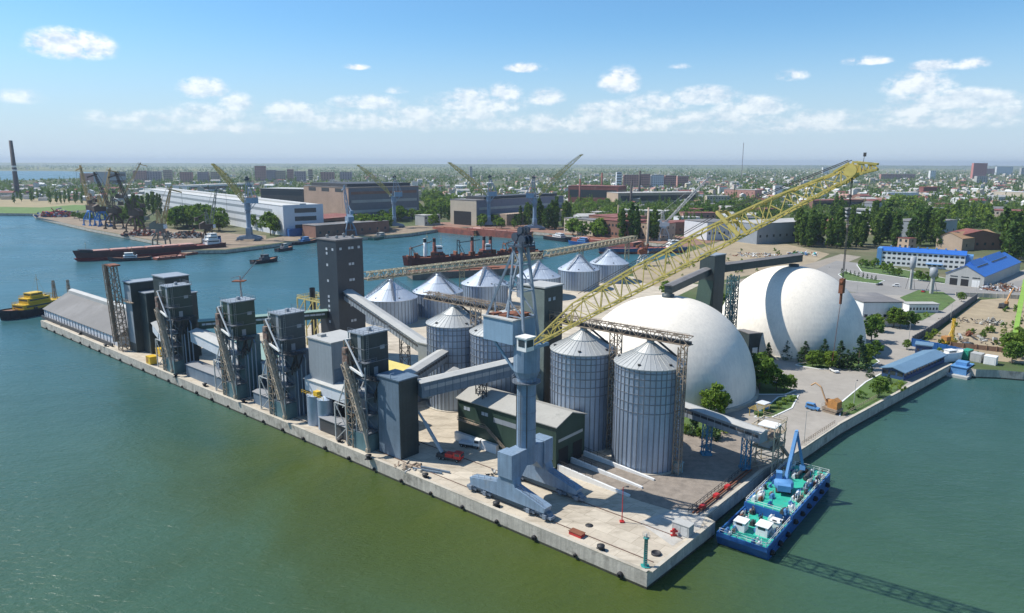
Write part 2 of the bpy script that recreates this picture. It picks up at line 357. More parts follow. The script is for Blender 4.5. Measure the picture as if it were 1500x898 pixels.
def water_mat(name, near=True):
    ma = bpy.data.materials.new(name); ma.use_nodes = True; t = ma.node_tree; b = t.nodes['Principled BSDF']
    pos = N(t, 'ShaderNodeNewGeometry').outputs['Position']
    n1 = N(t, 'ShaderNodeTexNoise', ins={'Vector': pos, 'Scale': .012, 'Detail': 6.0, 'Roughness': .6, 'Distortion': 1.2}).outputs[0]
    sp = N(t, 'ShaderNodeSeparateXYZ', ins={0: pos})
    # algae-rich olive water hugging the quay, bluer base colour away from it
    dq = N(t, 'ShaderNodeVectorMath', operation='DOT_PRODUCT', ins={0: pos, 1: tuple(EV)}).outputs['Value']
    dq = M(t, 'SUBTRACT', dq, float(OQ.dot(EV)))
    du = M(t, 'SUBTRACT', N(t, 'ShaderNodeVectorMath', operation='DOT_PRODUCT', ins={0: pos, 1: tuple(EU)}).outputs['Value'], float(OQ.dot(EU)))
    k1 = N(t, 'ShaderNodeMapRange', interpolation_type='SMOOTHSTEP', ins={0: M(t, 'ADD', dq, M(t, 'MULTIPLY', M(t, 'SUBTRACT', n1, .5), 110.0)), 1: -75.0, 2: -8.0, 3: 0.0, 4: 1.0}).outputs[0]
    k2 = N(t, 'ShaderNodeMapRange', interpolation_type='SMOOTHSTEP', ins={0: M(t, 'ADD', du, M(t, 'MULTIPLY', M(t, 'SUBTRACT', n1, .5), 120.0)), 1: 190.0, 2: 90.0, 3: 0.0, 4: 1.0}).outputs[0]
    k3 = N(t, 'ShaderNodeMapRange', interpolation_type='SMOOTHSTEP', ins={0: M(t, 'SUBTRACT', du, M(t, 'MULTIPLY', M(t, 'MAXIMUM', dq, 0.0), .6)), 1: -45.0, 2: 5.0, 3: 0.0, 4: 1.0}).outputs[0]
    k = M(t, 'MULTIPLY', M(t, 'MULTIPLY', k1, k2), k3)
    far = N(t, 'ShaderNodeMapRange', interpolation_type='SMOOTHSTEP', ins={0: sp.outputs[1], 1: 110.0, 2: 420.0, 3: 0.0, 4: 1.0}).outputs[0]
    c = MIX(t, far, (.044, .094, .054), (.034, .112, .140))  # blue with distance stands partly for reflected sky, painted into the base colour
    c = MIX(t, M(t, 'MULTIPLY', k, .85), c, (.064, .080, .003))
    c = MIX(t, N(t, 'ShaderNodeMapRange', ins={0: n1, 1: .35, 2: .68, 3: 0.0, 4: .45}).outputs[0], c, (.016, .048, .030))
    t.links.new(c, b.inputs['Base Color'])
    wp = N(t, 'ShaderNodeTexNoise', ins={'Vector': N(t, 'ShaderNodeMapping', ins={0: pos, 2: (0, 0, R(-12)), 3: (.004, .018, 1)}).outputs[0], 'Scale': 1.0, 'Detail': 5.0, 'Roughness': .6, 'Distortion': .6}).outputs[0]
    t.links.new(N(t, 'ShaderNodeMapRange', ins={0: wp, 1: .35, 2: .68, 3: .24, 4: .34}).outputs[0], b.inputs['Roughness'])
    b.inputs['IOR'].default_value = 1.33; b.inputs['Specular IOR Level'].default_value = .42
    mp = N(t, 'ShaderNodeMapping', ins={0: pos, 2: (0, 0, R(25)), 3: (1.0, 1.9, 1.0)})
    w1 = N(t, 'ShaderNodeTexNoise', ins={'Vector': mp.outputs[0], 'Scale': .42, 'Detail': 4.0, 'Roughness': .6, 'Distortion': .4}).outputs[0]
    w2 = N(t, 'ShaderNodeTexNoise', ins={'Vector': mp.outputs[0], 'Scale': .06, 'Detail': 3.0}).outputs[0]
    h = M(t, 'ADD', M(t, 'MULTIPLY', w1, .38), M(t, 'MULTIPLY', w2, .7))
    bp = N(t, 'ShaderNodeBump', ins={'Height': h, 'Strength': .8, 'Distance': 1.0}); t.links.new(bp.outputs[0], b.inputs['Normal'])
    return ma
WM = water_mat('harbour_water')
struct(MB().add([(-16000, -400, ZW), (16000, -400, ZW), (16000, 16000, ZW), (-16000, 16000, ZW)], [(0, 1, 2, 3)]).build('water', WM))
LP = [L(0, 0), at(1048, 764), at(1035, 757), at(1120, 690), at(1178, 658), at(1232, 622), at(1300, 585), at(1396, 534), at(1430, 541), at(1462, 542), at(1500, 545), at(1600, 548),
      Vector((900, 250, 0)), Vector((60000, 3000, 0)), Vector((60000, 60000, 0)), Vector((-60000, 60000, 0)), Vector((-60000, 9000, 0)),
      at(-700, 312), at(0, 312.5), at(48, 313), at(52, 317), at(130, 335), at(225, 353), at(265, 367), at(330, 366), at(390, 359), at(470, 348), at(540, 347), at(600, 342), at(640, 336),
      at(690, 333), at(760, 338), at(850, 346), at(930, 353), at(1008, 362), at(1003, 370), at(930, 392), L(235, 300), L(245, 200), L(240, 100), L(247, 40), L(352, 36), L(354, 0)]
lb = MB(); n = len(LP)
lb.add([(p.x, p.y, 0) for p in LP], [tuple(range(n))], 0)
me = lb
for i in range(n):
    p, q = LP[i], LP[(i + 1) % n]
    if max(abs(p.x), abs(p.y), abs(q.x), abs(q.y)) > 5000: continue
    lb.add([(p.x, p.y, 0), (q.x, q.y, 0), (q.x, q.y, ZW + .55), (p.x, p.y, ZW + .55), (q.x, q.y, ZW - 3), (p.x, p.y, ZW - 3)], [(3, 2, 1, 0)], 1)
    lb.add([(p.x, p.y, ZW + .55), (q.x, q.y, ZW + .55), (q.x, q.y, ZW - 3), (p.x, p.y, ZW - 3)], [(3, 2, 1, 0)], 2)
land = struct(lb.build('land', [land_mat(), concw, algae]))
def sheet(name, poly, m, z=.02):
    poly = [at(*p) if len(p) == 2 and not isinstance(p, Vector) else p for p in poly]
    o = MB().add([(p.x, p.y, z) for p in poly], [tuple(range(len(poly)))]).build(name, m)
    if o.data.polygons[0].normal.z < 0: o.data.flip_normals()
    return struct(o)
# dock deck in concrete with slab joints
dk = mat('deck_concrete', (.50, .44, .35), .92, var=.16, sc=.07, c2=(.33, .28, .20), thr=.57, bump=.02)
_t = dk.node_tree; _b = [x for x in _t.nodes if x.type == 'BSDF_PRINCIPLED'][0]; _src = _b.inputs['Base Color'].links[0].from_socket
_br = N(_t, 'ShaderNodeTexBrick', ins={'Vector': N(_t, 'ShaderNodeMapping', ins={0: N(_t, 'ShaderNodeTexCoord').outputs['Object'], 2: (0, 0, -QA)}).outputs[0], 'Scale': 1.0, 'Mortar Size': .05, 'Brick Width': 6.0, 'Row Height': 4.0, 'Color1': (1, 1, 1, 1), 'Color2': (.86, .85, .84, 1), 'Mortar': (.6, .58, .55, 1)})
_dn = N(_t, 'ShaderNodeTexNoise', ins={'Vector': N(_t, 'ShaderNodeMapping', ins={0: N(_t, 'ShaderNodeTexCoord').outputs['Object'], 2: (0, 0, -QA), 3: (.05, .22, 1)}).outputs[0], 'Scale': 1.0, 'Detail': 7.0, 'Roughness': .72, 'Distortion': .8}).outputs[0]
_src = MIX(_t, N(_t, 'ShaderNodeMapRange', ins={0: _dn, 1: .5, 2: .68, 3: 0.0, 4: .6}).outputs[0], _src, (.20, .17, .125))
_dm = N(_t, 'ShaderNodeTexNoise', ins={'Vector': N(_t, 'ShaderNodeTexCoord').outputs['Object'], 'Scale': .7, 'Detail': 6.0, 'Roughness': .75}).outputs[0]
_src = MIX(_t, N(_t, 'ShaderNodeMapRange', ins={0: _dm, 1: .58, 2: .72, 3: 0.0, 4: .55}).outputs[0], _src, (.17, .15, .12))
_br.inputs['Scale'].default_value = 1.0
_t.links.new(MIX(_t, 1.0, _src, _br.outputs[0], 'MULTIPLY'), _b.inputs['Base Color'])
sheet('quay_deck', [L(.1, .1), L(353.8, .1), L(351.8, 35.8), L(247, 39.6), L(240.2, 100), L(245, 200), L(235.2, 299), L(228, 330), L(150, 330), L(120, 160), L(20, 125), L(-2, 95), at(1120, 690.4), at(1035.2, 757.2), at(1047.8, 764.2)], dk, .02)
# raised kerb along the water edge
kb = MB()
kb.bar(L(0.2, .45, .12), L(353.5, .45, .12), .9, .2); kb.bar(L(-.3, .9, .12), L(-.7, 27.6, .12), .9, .2)
struct(kb.build('quay_kerb', conc))
kb = MB(); pr = [at(1035, 757), at(1120, 690), at(1178, 658), at(1232, 622), at(1300, 585), at(1396, 534)]
for a_, b_ in zip(pr, pr[1:]):
    off = Vector((-.5, .3, 0)); kb.bar(a_ + off + Vector((0, 0, .18)), b_ + off + Vector((0, 0, .18)), .9, .34)
struct(kb.build('quay_kerb', conc))
sheet('gravel_yard', [(872, 708), (900, 690), (985, 640), (1005, 612), (1095, 632), (1112, 688), (1030, 755), (985, 748), (940, 735), (905, 722)], gritty, .04)
0 and sheet('pale_slab', [(805, 745), (850, 725), (893, 762), (862, 788), (830, 782)], mat('new_slab', (.52, .46, .39), .9, var=.08), .05)
sheet('pale_slab', [(935, 765), (990, 745), (1035, 752), (1025, 775), (985, 800)], mat('new_slab', (.42, .40, .36), .9, var=.2, sc=.3, c2=(.30, .27, .22), thr=.54), .05)
0 and sheet('oil_stain', [(885, 790), (905, 776), (935, 782), (955, 800), (925, 815), (895, 808)], mat('oily_dirt', (.27, .20, .12), .95, var=.35, sc=.3), .05)
sheet('port_road', [(1113, 690), (1178, 657), (1231, 621), (1299, 584), (1394, 533.5), (1340, 505), (1440, 432), (1500, 438), (1560, 420), (1500, 395), (1420, 420), (1330, 425), (1280, 430), (1262, 455), (1230, 470), (1100, 520), (1060, 560), (1000, 590), (1005, 612), (1095, 632)], asph, .03)
sheet('car_park', [(1170, 405), (1225, 382), (1285, 388), (1390, 412), (1440, 420), (1500, 410), (1500, 432), (1400, 436), (1300, 432), (1215, 425)], mat('old_asphalt', (.235, .225, .21), .9, var=.15, sc=.04), .05)
sheet('dirt_track', [(1060, 415), (1190, 385), (1232, 372), (1262, 376), (1215, 395), (1120, 430)], mat('dirt', (.27, .235, .19), .95, var=.25, sc=.06), .04)
sheet('sandy_yard', [(925, 392), (1004, 371), (1060, 352), (1150, 357), (1215, 372), (1190, 386), (1060, 410), (960, 420), (930, 410)], sand, .03)
sheet('sand_lot', [(1345, 508), (1362, 498), (1432, 440), (1500, 434), (1640, 430), (1640, 530), (1500, 533), (1412, 524)], sand, .06)
sheet('shore_strip', [(51, 317.3), (130, 334.5), (224, 352), (262, 365.5), (330, 365), (389, 358), (390, 345), (300, 340), (200, 330), (130, 318), (60, 312)], mat('trodden_sand', (.24, .185, .13), .95, var=.35, sc=.08, c2=(.15, .12, .09), thr=.55), .05)
sheet('shore_strip', [(389, 358), (470, 347.5), (540, 346.5), (600, 341.5), (640, 335.5), (640, 328), (560, 335), (470, 338), (390, 350)], mat('trodden_sand', (.33, .235, .15)), .05)
sheet('shore_strip', [(640, 335.4), (690, 332.5), (760, 337.5), (850, 345.5), (930, 352.3), (1006, 361.5), (1060, 352), (960, 342), (850, 335), (700, 324), (640, 326)], mat('rusty_quay', (.24, .14, .10), .95, var=.3, sc=.06), .05)
sheet('dry_field', [(-200, 309), (0, 303), (60, 305), (110, 303), (140, 297), (100, 291), (-200, 291)], mat('dry_grass', (.29, .235, .13), .95, var=.2, sc=.02), .06)
sheet('reed_bed', [(-300, 312.2), (0, 312.2), (47, 312.6), (70, 311), (120, 308), (150, 302), (110, 300), (60, 304), (0, 303), (-300, 303)], mat('reed_green', (.10, .17, .04), .95, var=.35, sc=.05), .09)
WL = water_mat('lagoon_water')
sheet('lagoon', [(-400, 249.5), (90, 250.5), (150, 253), (165, 256), (120, 261), (40, 264), (-400, 266)], WL, .3)
for poly in ([(1105, 612), (1140, 582), (1170, 578), (1160, 598), (1130, 612)], [(1165, 535), (1195, 528), (1275, 520), (1288, 530), (1270, 541), (1200, 541)], [(1230, 610), (1232, 590), (1268, 560), (1290, 548), (1330, 560), (1300, 583), (1255, 606)],
             [(1090, 575), (1098, 540), (1120, 555), (1165, 572), (1150, 578), (1110, 578)], [(985, 630), (1000, 600), (1060, 605), (1055, 640), (1020, 640)], [(1255, 388), (1285, 387), (1400, 411), (1385, 416), (1290, 402), (1262, 398)],
             [(1228, 402), (1238, 397), (1268, 408), (1296, 411), (1285, 416), (1240, 411)], [(1318, 436), (1345, 425), (1382, 428), (1400, 440), (1380, 455), (1342, 452)], [(1337, 462), (1352, 455), (1372, 458), (1350, 470)]):
    sheet('lawn', poly, grassm, .10)
# pale kerbs round the lawns
for ip, poly in enumerate([[(1105, 612), (1140, 582), (1170, 578), (1160, 598), (1130, 612)], [(1165, 535), (1195, 528), (1275, 520), (1288, 530), (1270, 541), (1200, 541)], [(1228, 402), (1238, 397), (1268, 408), (1296, 411), (1285, 416), (1240, 411)], [(1255, 388), (1285, 387), (1400, 411), (1385, 416), (1290, 402), (1262, 398)], [(1230, 610), (1232, 590), (1268, 560), (1290, 548)], [(1090, 575), (1110, 578), (1150, 578), (1165, 572)]]):
    k = MB(); ps = [at(*p) + Vector((0, 0, .1)) for p in poly]
    for i in range(len(ps) if ip < 4 else len(ps) - 1): k.bar(ps[i], ps[(i + 1) % len(ps)], .5, .24)
    struct(k.build('lawn_kerb', white))
# ---------------------------------------------------------------- silos and domes
def cyl_ang(r, a, z): return (r * math.cos(a), r * math.sin(a), z)
def make_silo(label, group, rad, eave, apex, ribs=40, roofm=galvr, bands=(), loc=(0, 0, 0)):
    t = thing('grain_silo', label, 'silo', loc, 0, group)
    MB().lathe([(rad, 0), (rad, eave)], 72).build('wall', galv, t)
    b = MB()
    for i in range(ribs):
        a = 2 * math.pi * i / ribs; p = Vector(cyl_ang(rad + .07, a, 0)); b.bar(p, p + Vector((0, 0, eave)), .22, .16, up=(math.cos(a), math.sin(a), 0))
    b.build('ribs', galvd, t)
    b = MB()
    for z in bands: b.lathe([(rad + .02, z - .1), (rad + .16, z - .1), (rad + .16, z + .1), (rad + .02, z + .1)], 72, sm=False)
    if bands: b.build('wind_ring', galvd, t)
    MB().lathe([(rad + .35, eave - .15), (rad + .35, eave + .1), (rad * .45, eave + (apex - eave) * .56), (1.0, apex)], 72, sm=False).lathe([(1.0, apex), (1.0, apex + .7), (.01, apex + .9)], 16).build('roof', roofm, t)
    b = MB()
    for i in range(36):
        a = 2 * math.pi * i / 36; b.bar(cyl_ang(rad + .3, a, eave + .16), cyl_ang(rad * .45, a, eave + (apex - eave) * .56 + .06), .14, .1); 
        if i % 2 == 0: b.bar(cyl_ang(rad * .45, a, eave + (apex - eave) * .56 + .06), cyl_ang(1, a, apex + .05), .14, .1)
    b.lathe([(rad * .45 + .15, eave + (apex - eave) * .56 - .05), (rad * .45 + .1, eave + (apex - eave) * .56 + .2), (rad * .45 - .1, eave + (apex - eave) * .56 + .2)], 72, sm=False)
    b.build('roof_seams', galvr if roofm is galvr else roofm, t)
    for a in (-2.1, -1.05, .2, 1.6, 2.9):
        c = Vector(cyl_ang(rad * .88, a, eave + (apex - eave) * .12)); MB().box(c.x - .35, c.y - .35, c.z - .2, c.x + .35, c.y + .35, c.z + .55).build('roof_vent', dark, t)
    b = MB(); a = -.45
    p = Vector(cyl_ang(rad + .5, a, 0)); q = Vector((-math.sin(a), math.cos(a), 0)) * .35
    b.bar(p + q, p + q + Vector((0, 0, eave + .6)), .09); b.bar(p - q, p - q + Vector((0, 0, eave + .6)), .09)
    for k in range(int(eave / .6)): b.bar(p + q + Vector((0, 0, k * .6)), p - q + Vector((0, 0, k * .6)), .06)
    b.build('ladder', galvd, t)
    if roofm is not galvr:
        b = MB()
        for a in (.5, 3.6, 5.0):
            e0 = Vector(cyl_ang(rad * .98, a, eave + .9)); e1 = Vector(cyl_ang(1.2, a, apex + .9)); q_ = Vector((-math.sin(a), math.cos(a), 0)) * .5
            b.bar(e0, e1, 1.0, .1)
            for s_ in (-1, 1): b.bar(e0 + q_ * s_ + Vector((0, 0, .9)), e1 + q_ * s_ + Vector((0, 0, .9)), .1)
            for k in range(9):
                c_ = e0.lerp(e1, k / 8)
                for s_ in (-1, 1): b.bar(c_ + q_ * s_ - Vector((0, 0, .8)), c_ + q_ * s_ + Vector((0, 0, .9)), .09)
        b.build('roof_stair', galvd, t)
    MB().lathe([(rad + .8, -.3), (rad + .8, .25), (rad - .2, .3)], 72, sm=False).build('plinth', conc, t)
    return t
BG = 'tall grain silos on the quay'
sA = L(28.6, 48.6); sB = L(50.2, 48.6)
bands = (16.5, 19.0, 21.4, 23.6, 25.6, 27.2)
big = make_silo('tall galvanised grain silo at the outer end of the row before the domes', BG, 9.2, 28.2, 33.4, bands=bands, loc=sA)
bt = tree_of(big)
dup(big, sB, .3, 'tall galvanised grain silo beside the green hall, second from the outer end of the row', tree=bt)
dup(big, L(82.2, 48.6), .7, 'tall galvanised grain silo half hidden behind the blue crane column', tree=bt)
dup(big, L(102.2, 48.6), 1.1, 'tall galvanised grain silo farthest up the quay, next to the sloping gallery', tree=bt)
FG = 'broad silos with bright zinc roofs'
fs = [(572, 410), (641, 402), (710, 392), (789, 383), (848, 374), (893, 366)]
fl = ['broad low silo with bright roof nearest the dark windowed tower', 'broad low silo with bright roof, second from the dark windowed tower', 'broad low silo with bright roof standing in front of the dredgers', 'broad low silo with bright roof behind the crane mast',
      'broad low silo with bright roof, last but one before the sandy yard', 'broad low silo with bright roof at the sandy yard end of the row']
fr = [13.0, 13.2, 13.6, 13.4, 13.4, 13.4]
small = None
for (x, y), lb_ in zip(fs, fl):
    c = at(x, y, 21.5); c.z = 0
    if small is None:
        small = make_silo(lb_, FG, 13.2, 12.6, 21.0, ribs=44, roofm=brightroof, bands=(), loc=c); st_ = tree_of(small)
    else: dup(small, c, random.uniform(0, 6), lb_, tree=st_)
D1 = Vector((56, 253, 0)); D2 = Vector((126, 318, 0))
def make_dome(loc, rr, hh, label):
    t = thing('storage_dome', label, 'dome', loc, 0, 'white storage domes')
    MB().lathe([(rr * math.cos(R(a)) ** .92 if a < 90 else 0.01, 1.2 + hh * math.sin(R(a))) for a in range(0, 91, 3)], 96).build('shell', domew, t)
    MB().lathe([(rr + 1.1, -.3), (rr + 1.1, 1.1), (rr - .3, 1.25)], 96, sm=False).build('ring_footing', conc, t)
    MB().lathe([(2.2, hh + .9), (2.2, hh + 2.2), (.02, hh + 2.5)], 20).build('top_hatch', dgreen, t)
    return t
make_dome(D1, 32, 32.0, 'large white storage dome directly behind the tall silos')
make_dome(D2, 32, 34.0, 'large white storage dome with a curved shadow band, at the garden')
# ---------------------------------------------------------------- port towers and conveyor galleries
def make_loader(label, loc, side=True):
    t = thing('ship_loader_tower', label, 'loader tower', loc, QA, 'ship loader towers along the quay')
    b = MB().box(1.2, 1.4, 22.5, 7.2, 9.9, 35.2, 0); b.build('head_house', dgreen, t)
    MB().box(.4, 1.0, 35.2, 7.6, 10.3, 35.55).box(4, 5, 35.5, 5, 6, 36.6).build('roof', greyc, t)
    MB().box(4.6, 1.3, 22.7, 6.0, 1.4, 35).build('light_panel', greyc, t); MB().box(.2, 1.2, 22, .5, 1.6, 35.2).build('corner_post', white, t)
    MB().box(3.6, 4.5, 0, 8.8, 10.2, 22.5).build('shaft', dblue, t)
    MB().box(-.1, .1, 0, .35, 1.6, 33).build('stair_shield', teal, t)
    MB().box(.6, .2, 0, 8.6, .5, 5.2).box(8.6, .2, 0, 8.9, 4.2, 5.2).build('base_panel', teal, t)
    # corner frame and landings
    b = MB()
    for x, y in ((.4, .4), (4, .4), (8.6, .4), (.4, 4.3), (4, 4.3), (8.6, 4.3)): b.bar((x, y, 0), (x, y, 26 if y < 1 else 22.4), .38)
    for z in (5.5, 11, 16.5, 22):
        for y in (.4, 4.3): b.bar((.4, y, z), (8.6, y, z), .3)
        for x in (.4, 4, 8.6): b.bar((x, .4, z), (x, 4.3, z), .3)
    for z in (0, 5.5, 11, 16.5): b.bar((.4, .4, z), (4, .4, z + 5.5), .2); b.bar((8.6, .4, z + 5.5), (8.6, 4.3, z), .2); b.bar((8.6, .4, z), (4, .4, z + 5.5), .2)
    b.build('steel_frame', mat('frame_steel', (.16, .20, .23), .6, var=.2), t)
    b = MB()
    for z in (5.5, 11, 16.5, 22, 27): b.box(.3, .3, z + .15, 8.8, 4.4, z + .25); b.rail([(.3, .3, z + .2), (8.8, .3, z + .2), (8.8, 4.4, z + .2)], r=.08)
    b.build('landing', galvd, t)
    b = MB()
    for k in range(6):
        z = k * 5.5 + .2
        if k < 5: b.bar((.8, 1.4 + .9 * (k % 2), z), (3.8, 1.4 + .9 * (k % 2), z + 5.5), .9, .12, up=(0, 1, 0)) if False else b.bar((.8, 1.4, z), (3.8, 1.4, z + 5.5), .12, .5)
    b.truss((1.4, 1.0, 0), (1.4, 1.0, 33), 2.4, 2.4, 2.4, 2.4, 13, .22, .12)
    b.build('stair_tower', tan, t)
    # swinging loading spout on its jib
    b = MB(); b.truss((1.6, -.9, 26.5), (9.8, -1.6, 8.0), 1.9, 1.9, 1.4, 1.4, 10, .24, .16); b.tube((1.6, -.9, 26.8), (9.8, -1.6, 8.0), .75, n=10); b.tube((9.8, -1.6, 8.1), (11.6, -1.8, 2.6), .5, .42, n=10)
    b.box(10.9, -2.3, 1.6, 11.9, -1.3, 2.8)
    b.build('loading_spout', mat('spout_steel', (.40, .33, .25), .7, var=.3, sc=.8, c2=(.26, .15, .09), thr=.58), t)
    b = MB(); b.bar((1.6, -.5, 33.4), (9.4, -1.2, 24.6), .34); b.bar((3.2, -.6, 25.4), (9.8, -1.2, 24.2), .5, .6); b.bar((1.6, 1.3, 33.4), (1.6, -.5, 33.4), .3)
    b.build('jib', white, t)
    b = MB(); b.box(.2, -1.0, 25.8, 2.6, 1.2, 29.4); b.box(.6, -1.2, 29.4, 2.2, .6, 31.0); b.build('transfer_box', mat('dull_brown', (.17, .105, .08), .8, var=.35, sc=.8, c2=(.30, .27, .24), thr=.54), t)
    b = MB(); b.box(7.3, 1.5, 22, 11.5, 7, 22.3); b.rail([(7.4, 1.5, 22.2), (11.4, 1.5, 22.2), (11.4, 7, 22.2)], r=.09)
    for k in range(5): b.tube((9 + .5 * k, 3 + (k % 3), 15 + k), (9.5 + .5 * (k % 2), 4.5, 23 - k), .3)
    b.bar((8.8, 3, 17), (11.3, 3, 22), .25); b.bar((8.8, 6, 17), (11.3, 6, 22), .25); b.build('service_platform', dark, t)
    b = MB()
    for k in range(3): b.tube((9.2 + .5 * k, 5 + k * 1.2, 0), (9.2 + .5 * k, 5 + k * 1.2, 14 + 3 * k), .22); b.tube((9.2 + .5 * k, 5 + k * 1.2, 14 + 3 * k), (6.5, 6 + k, 22.4), .22)
    b.build('dust_pipe', galv, t)
    b = MB()
    for y in (2.2, 2.8): b.bar((7.32, y, 22.4), (7.32, y, 35.4), .07)
    for k in range(20): b.bar((7.32, 2.2, 22.8 + k * .62), (7.32, 2.8, 22.8 + k * .62), .05)
    b.build('ladder', lgrey, t)
    MB().box(7.2, 4.6, 22.7, 7.26, 6.0, 25).box(7.2, 7, 30, 7.26, 8.6, 31.2).box(3.4, 1.34, 24, 4.3, 1.4, 26).build('hatch', greyc, t)
    b = MB()
    for z in (26.5, 30.8): b.box(1.1, 1.3, z, 7.3, 10, z + .16)
    b.build('cladding_joint', slate, t)
    b = MB(); b.rail([(.5, 1.1, 35.5), (7.5, 1.1, 35.5), (7.5, 10.2, 35.5), (.5, 10.2, 35.5)], r=.07, step=1.6); b.tube((3, 8, 35.5), (3, 8, 37.6), .08); b.build('roof_railing', galvd, t)
    # slanted pipes and braces down to the neighbouring gallery
    b = MB()
    for k in range(4): b.bar((-1.2, 1 + 2.4 * k, 20), (-6.5, 1 + 2.4 * k, 9.5), .28)
    b.bar((-1.2, .6, 0), (-1.2, .6, 20), .35); b.bar((-6.5, .6, 0), (-6.5, .6, 12), .35); b.bar((-1.2, .6, 12), (-6.5, .6, 12), .25); b.bar((-1.2, .6, 5), (-6.5, .6, 12), .22); b.bar((-1.2, .6, 5), (-6.5, .6, 0), .22); b.bar((-1.2, .6, 20), (.4, .6, 22), .3)
    for z in (5, 12): b.bar((-1.2, .6, z), (-1.2, 8.2, z), .22); b.bar((-6.5, .6, z), (-6.5, 8.2, z), .22)
    b.build('brace_frame', mat('pale_brace', (.42, .43, .42), .6, var=.2), t)
    return t
T4 = make_loader('tall ship loader tower beside the dark box tower, nearest the blue crane', L(99, 1.6)); T4.scale = (1, 1, .95)
t4t = tree_of(T4)
dups = [dup(T4, L(139.5, 1.2), QA, 'ship loader tower with a teal shield, next to the grey box house', tree=t4t)]
dups.append(dup(T4, L(169.5, 1.2), QA, 'ship loader tower between the two white sloping galleries', tree=t4t))
dups.append(dup(T4, L(216, 1.2), QA, 'ship loader tower farthest up the quay, in front of the dark stepped block', tree=t4t))
for o_, hm_, sm_ in zip(dups, (mat('grey_green_cladding', (.065, .085, .092), .5, var=.25, sc=.15, streak=.4), dgreen2, mat('deep_green_cladding', (.030, .055, .050), .5, var=.25, sc=.15, streak=.4)), (dblue, teal, dgreen)):
    for k_ in kids(o_):
        for nm_, m_ in (('head_house', hm_), ('shaft', sm_)):
            if k_.name.startswith(nm_): k_.material_slots[0].link = 'OBJECT'; k_.material_slots[0].material = m_

t = thing('elevator_block', 'dark stepped block of elevator houses beyond the last ship loader', 'building', L(258, 5.5), QA)
MB().box(0, 0, 0, 7, 11, 30).build('wall', dgreen, t); MB().box(-.4, -.4, 30, 7.4, 11.4, 30.4).build('roof', greyc, t)
MB().box(7.05, 3, 0, 14, 13, 26).build('wall', dgreen, t); MB().box(7.5, 2.6, 26, 14.4, 13.4, 26.4).build('roof', greyc, t)
MB().box(15, 6, 0, 26, 16, 33.5).build('wall', dgreen, t); MB().box(14.6, 5.6, 33.5, 26.4, 16.4, 33.9).build('roof', greyc, t)
MB().box(26.05, 9, 0, 32, 16, 27).build('wall', dgreen, t); MB().box(26.5, 8.6, 27, 32.4, 16.4, 27.4).build('roof', greyc, t)
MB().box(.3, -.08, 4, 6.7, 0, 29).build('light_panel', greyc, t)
b = MB(); b.rail([(0, 0, 22), (0, -1.4, 22), (9, -1.4, 22)], r=.1); b.box(0, -1.5, 21.8, 9, -.05, 22); b.build('landing', tan, t)

t = thing('loader_boom', 'brown lattice loader boom folded upright at the warehouse end', 'loader boom', L(262, 2.6), QA)
b = MB(); b.truss((3.2, 1, 0), (-1.5, 1, 37), 4.2, 3.2, 3.6, 2.6, 16, .34, .2); b.build('lattice_mast', tan, t)
b = MB(); b.truss((1.0, -1.3, 4), (-2.8, -1.3, 37.5), 1.8, 1.6, 1.6, 1.4, 14, .24, .15); b.tube((1.2, -1.3, 4), (-2.6, -1.3, 37), .5); b.build('loading_spout', tan, t)
b = MB(); b.box(-4, -1, 36.6, 2.5, 3, 37.2); b.bar((-3.6, 0, 37), (-4.2, 0, 20), .2); b.bar((-3, 2, 37), (-3.6, 2, 16), .2); b.build('head_platform', rust, t)

t = thing('box_tower', 'plain dark green box tower at the corner of the loaders', 'tower', L(88.5, 4.6), QA)
MB().box(0, 0, 0, 9.2, 6.5, 22.4).build('wall', dgreen, t)
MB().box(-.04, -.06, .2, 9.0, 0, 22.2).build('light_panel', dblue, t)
MB().box(-.3, -.35, 22.4, 9.5, 6.8, 22.75).build('roof', dblue, t)
MB().path([(6, -.3, 22.7), (6, -.3, 24), (6, 1, 24)], .12).build('vent_pipe', galv, t)
b = MB()
for z in (5, 9, 13): b.box(9.2, 1.5, z, 9.26, 4, z + .12)
b.build('seam', dark, t)

t = thing('box_house', 'grey box house standing on the white gallery between two loaders', 'building', L(124, 6.5), QA)
MB().box(0, 0, 12, 12, 12, 27).build('wall', greyc, t); MB().box(-.3, -.3, 27, 12.3, 12.3, 27.4).box(2, 2, 27.4, 4, 4, 28.2).build('roof', lgrey, t)
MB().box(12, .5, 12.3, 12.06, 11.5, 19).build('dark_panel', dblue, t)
b = MB()
for x in (.5, 11.5):
    for y in (.5, 11.5): b.bar((x, y, 0), (x, y, 12), .5)
b.bar((.5, .5, 0), (11.5, .5, 12), .25); b.bar((11.5, .5, 0), (11.5, 11.5, 12), .25); b.build('steel_frame', dark, t)

t = thing('windowed_tower', 'tall dark tower with columns of small pale windows', 'tower', L(186.5, 54), QA)
MB().box(0, 0, 0, 13, 13, 49.5, 0).build('wall', mat('charcoal_cladding', (.032, .044, .058), .5, var=.18, sc=.1, streak=.2, corr=('Y', .6, .01)), t)
MB().box(-.3, -.3, 49.5, 13.3, 13.3, 50).build('roof', groof, t)
b = MB()
for x, y, h in ((3, 3, 1), (8, 4, .7), (6, 9, 1.3), (10.5, 10, .8)): b.lathe([(.6, 50), (.6, 50 + h), (.8, 50 + h), (.01, 50.5 + h)], 10, c=(x, y))
b.build('roof_vent', lgrey, t)
win = MB().box(-.55, -.06, -.5, .55, .02, .5).mesh('pane', palewin)
def winat(x, y, z, rz=0, me=None, par=None, nm='window'):
    o = bpy.data.objects.new(nm, me or win); COL.objects.link(o); o.location = (x, y, z); o.rotation_euler = (0, 0, rz); o.parent = par; return o
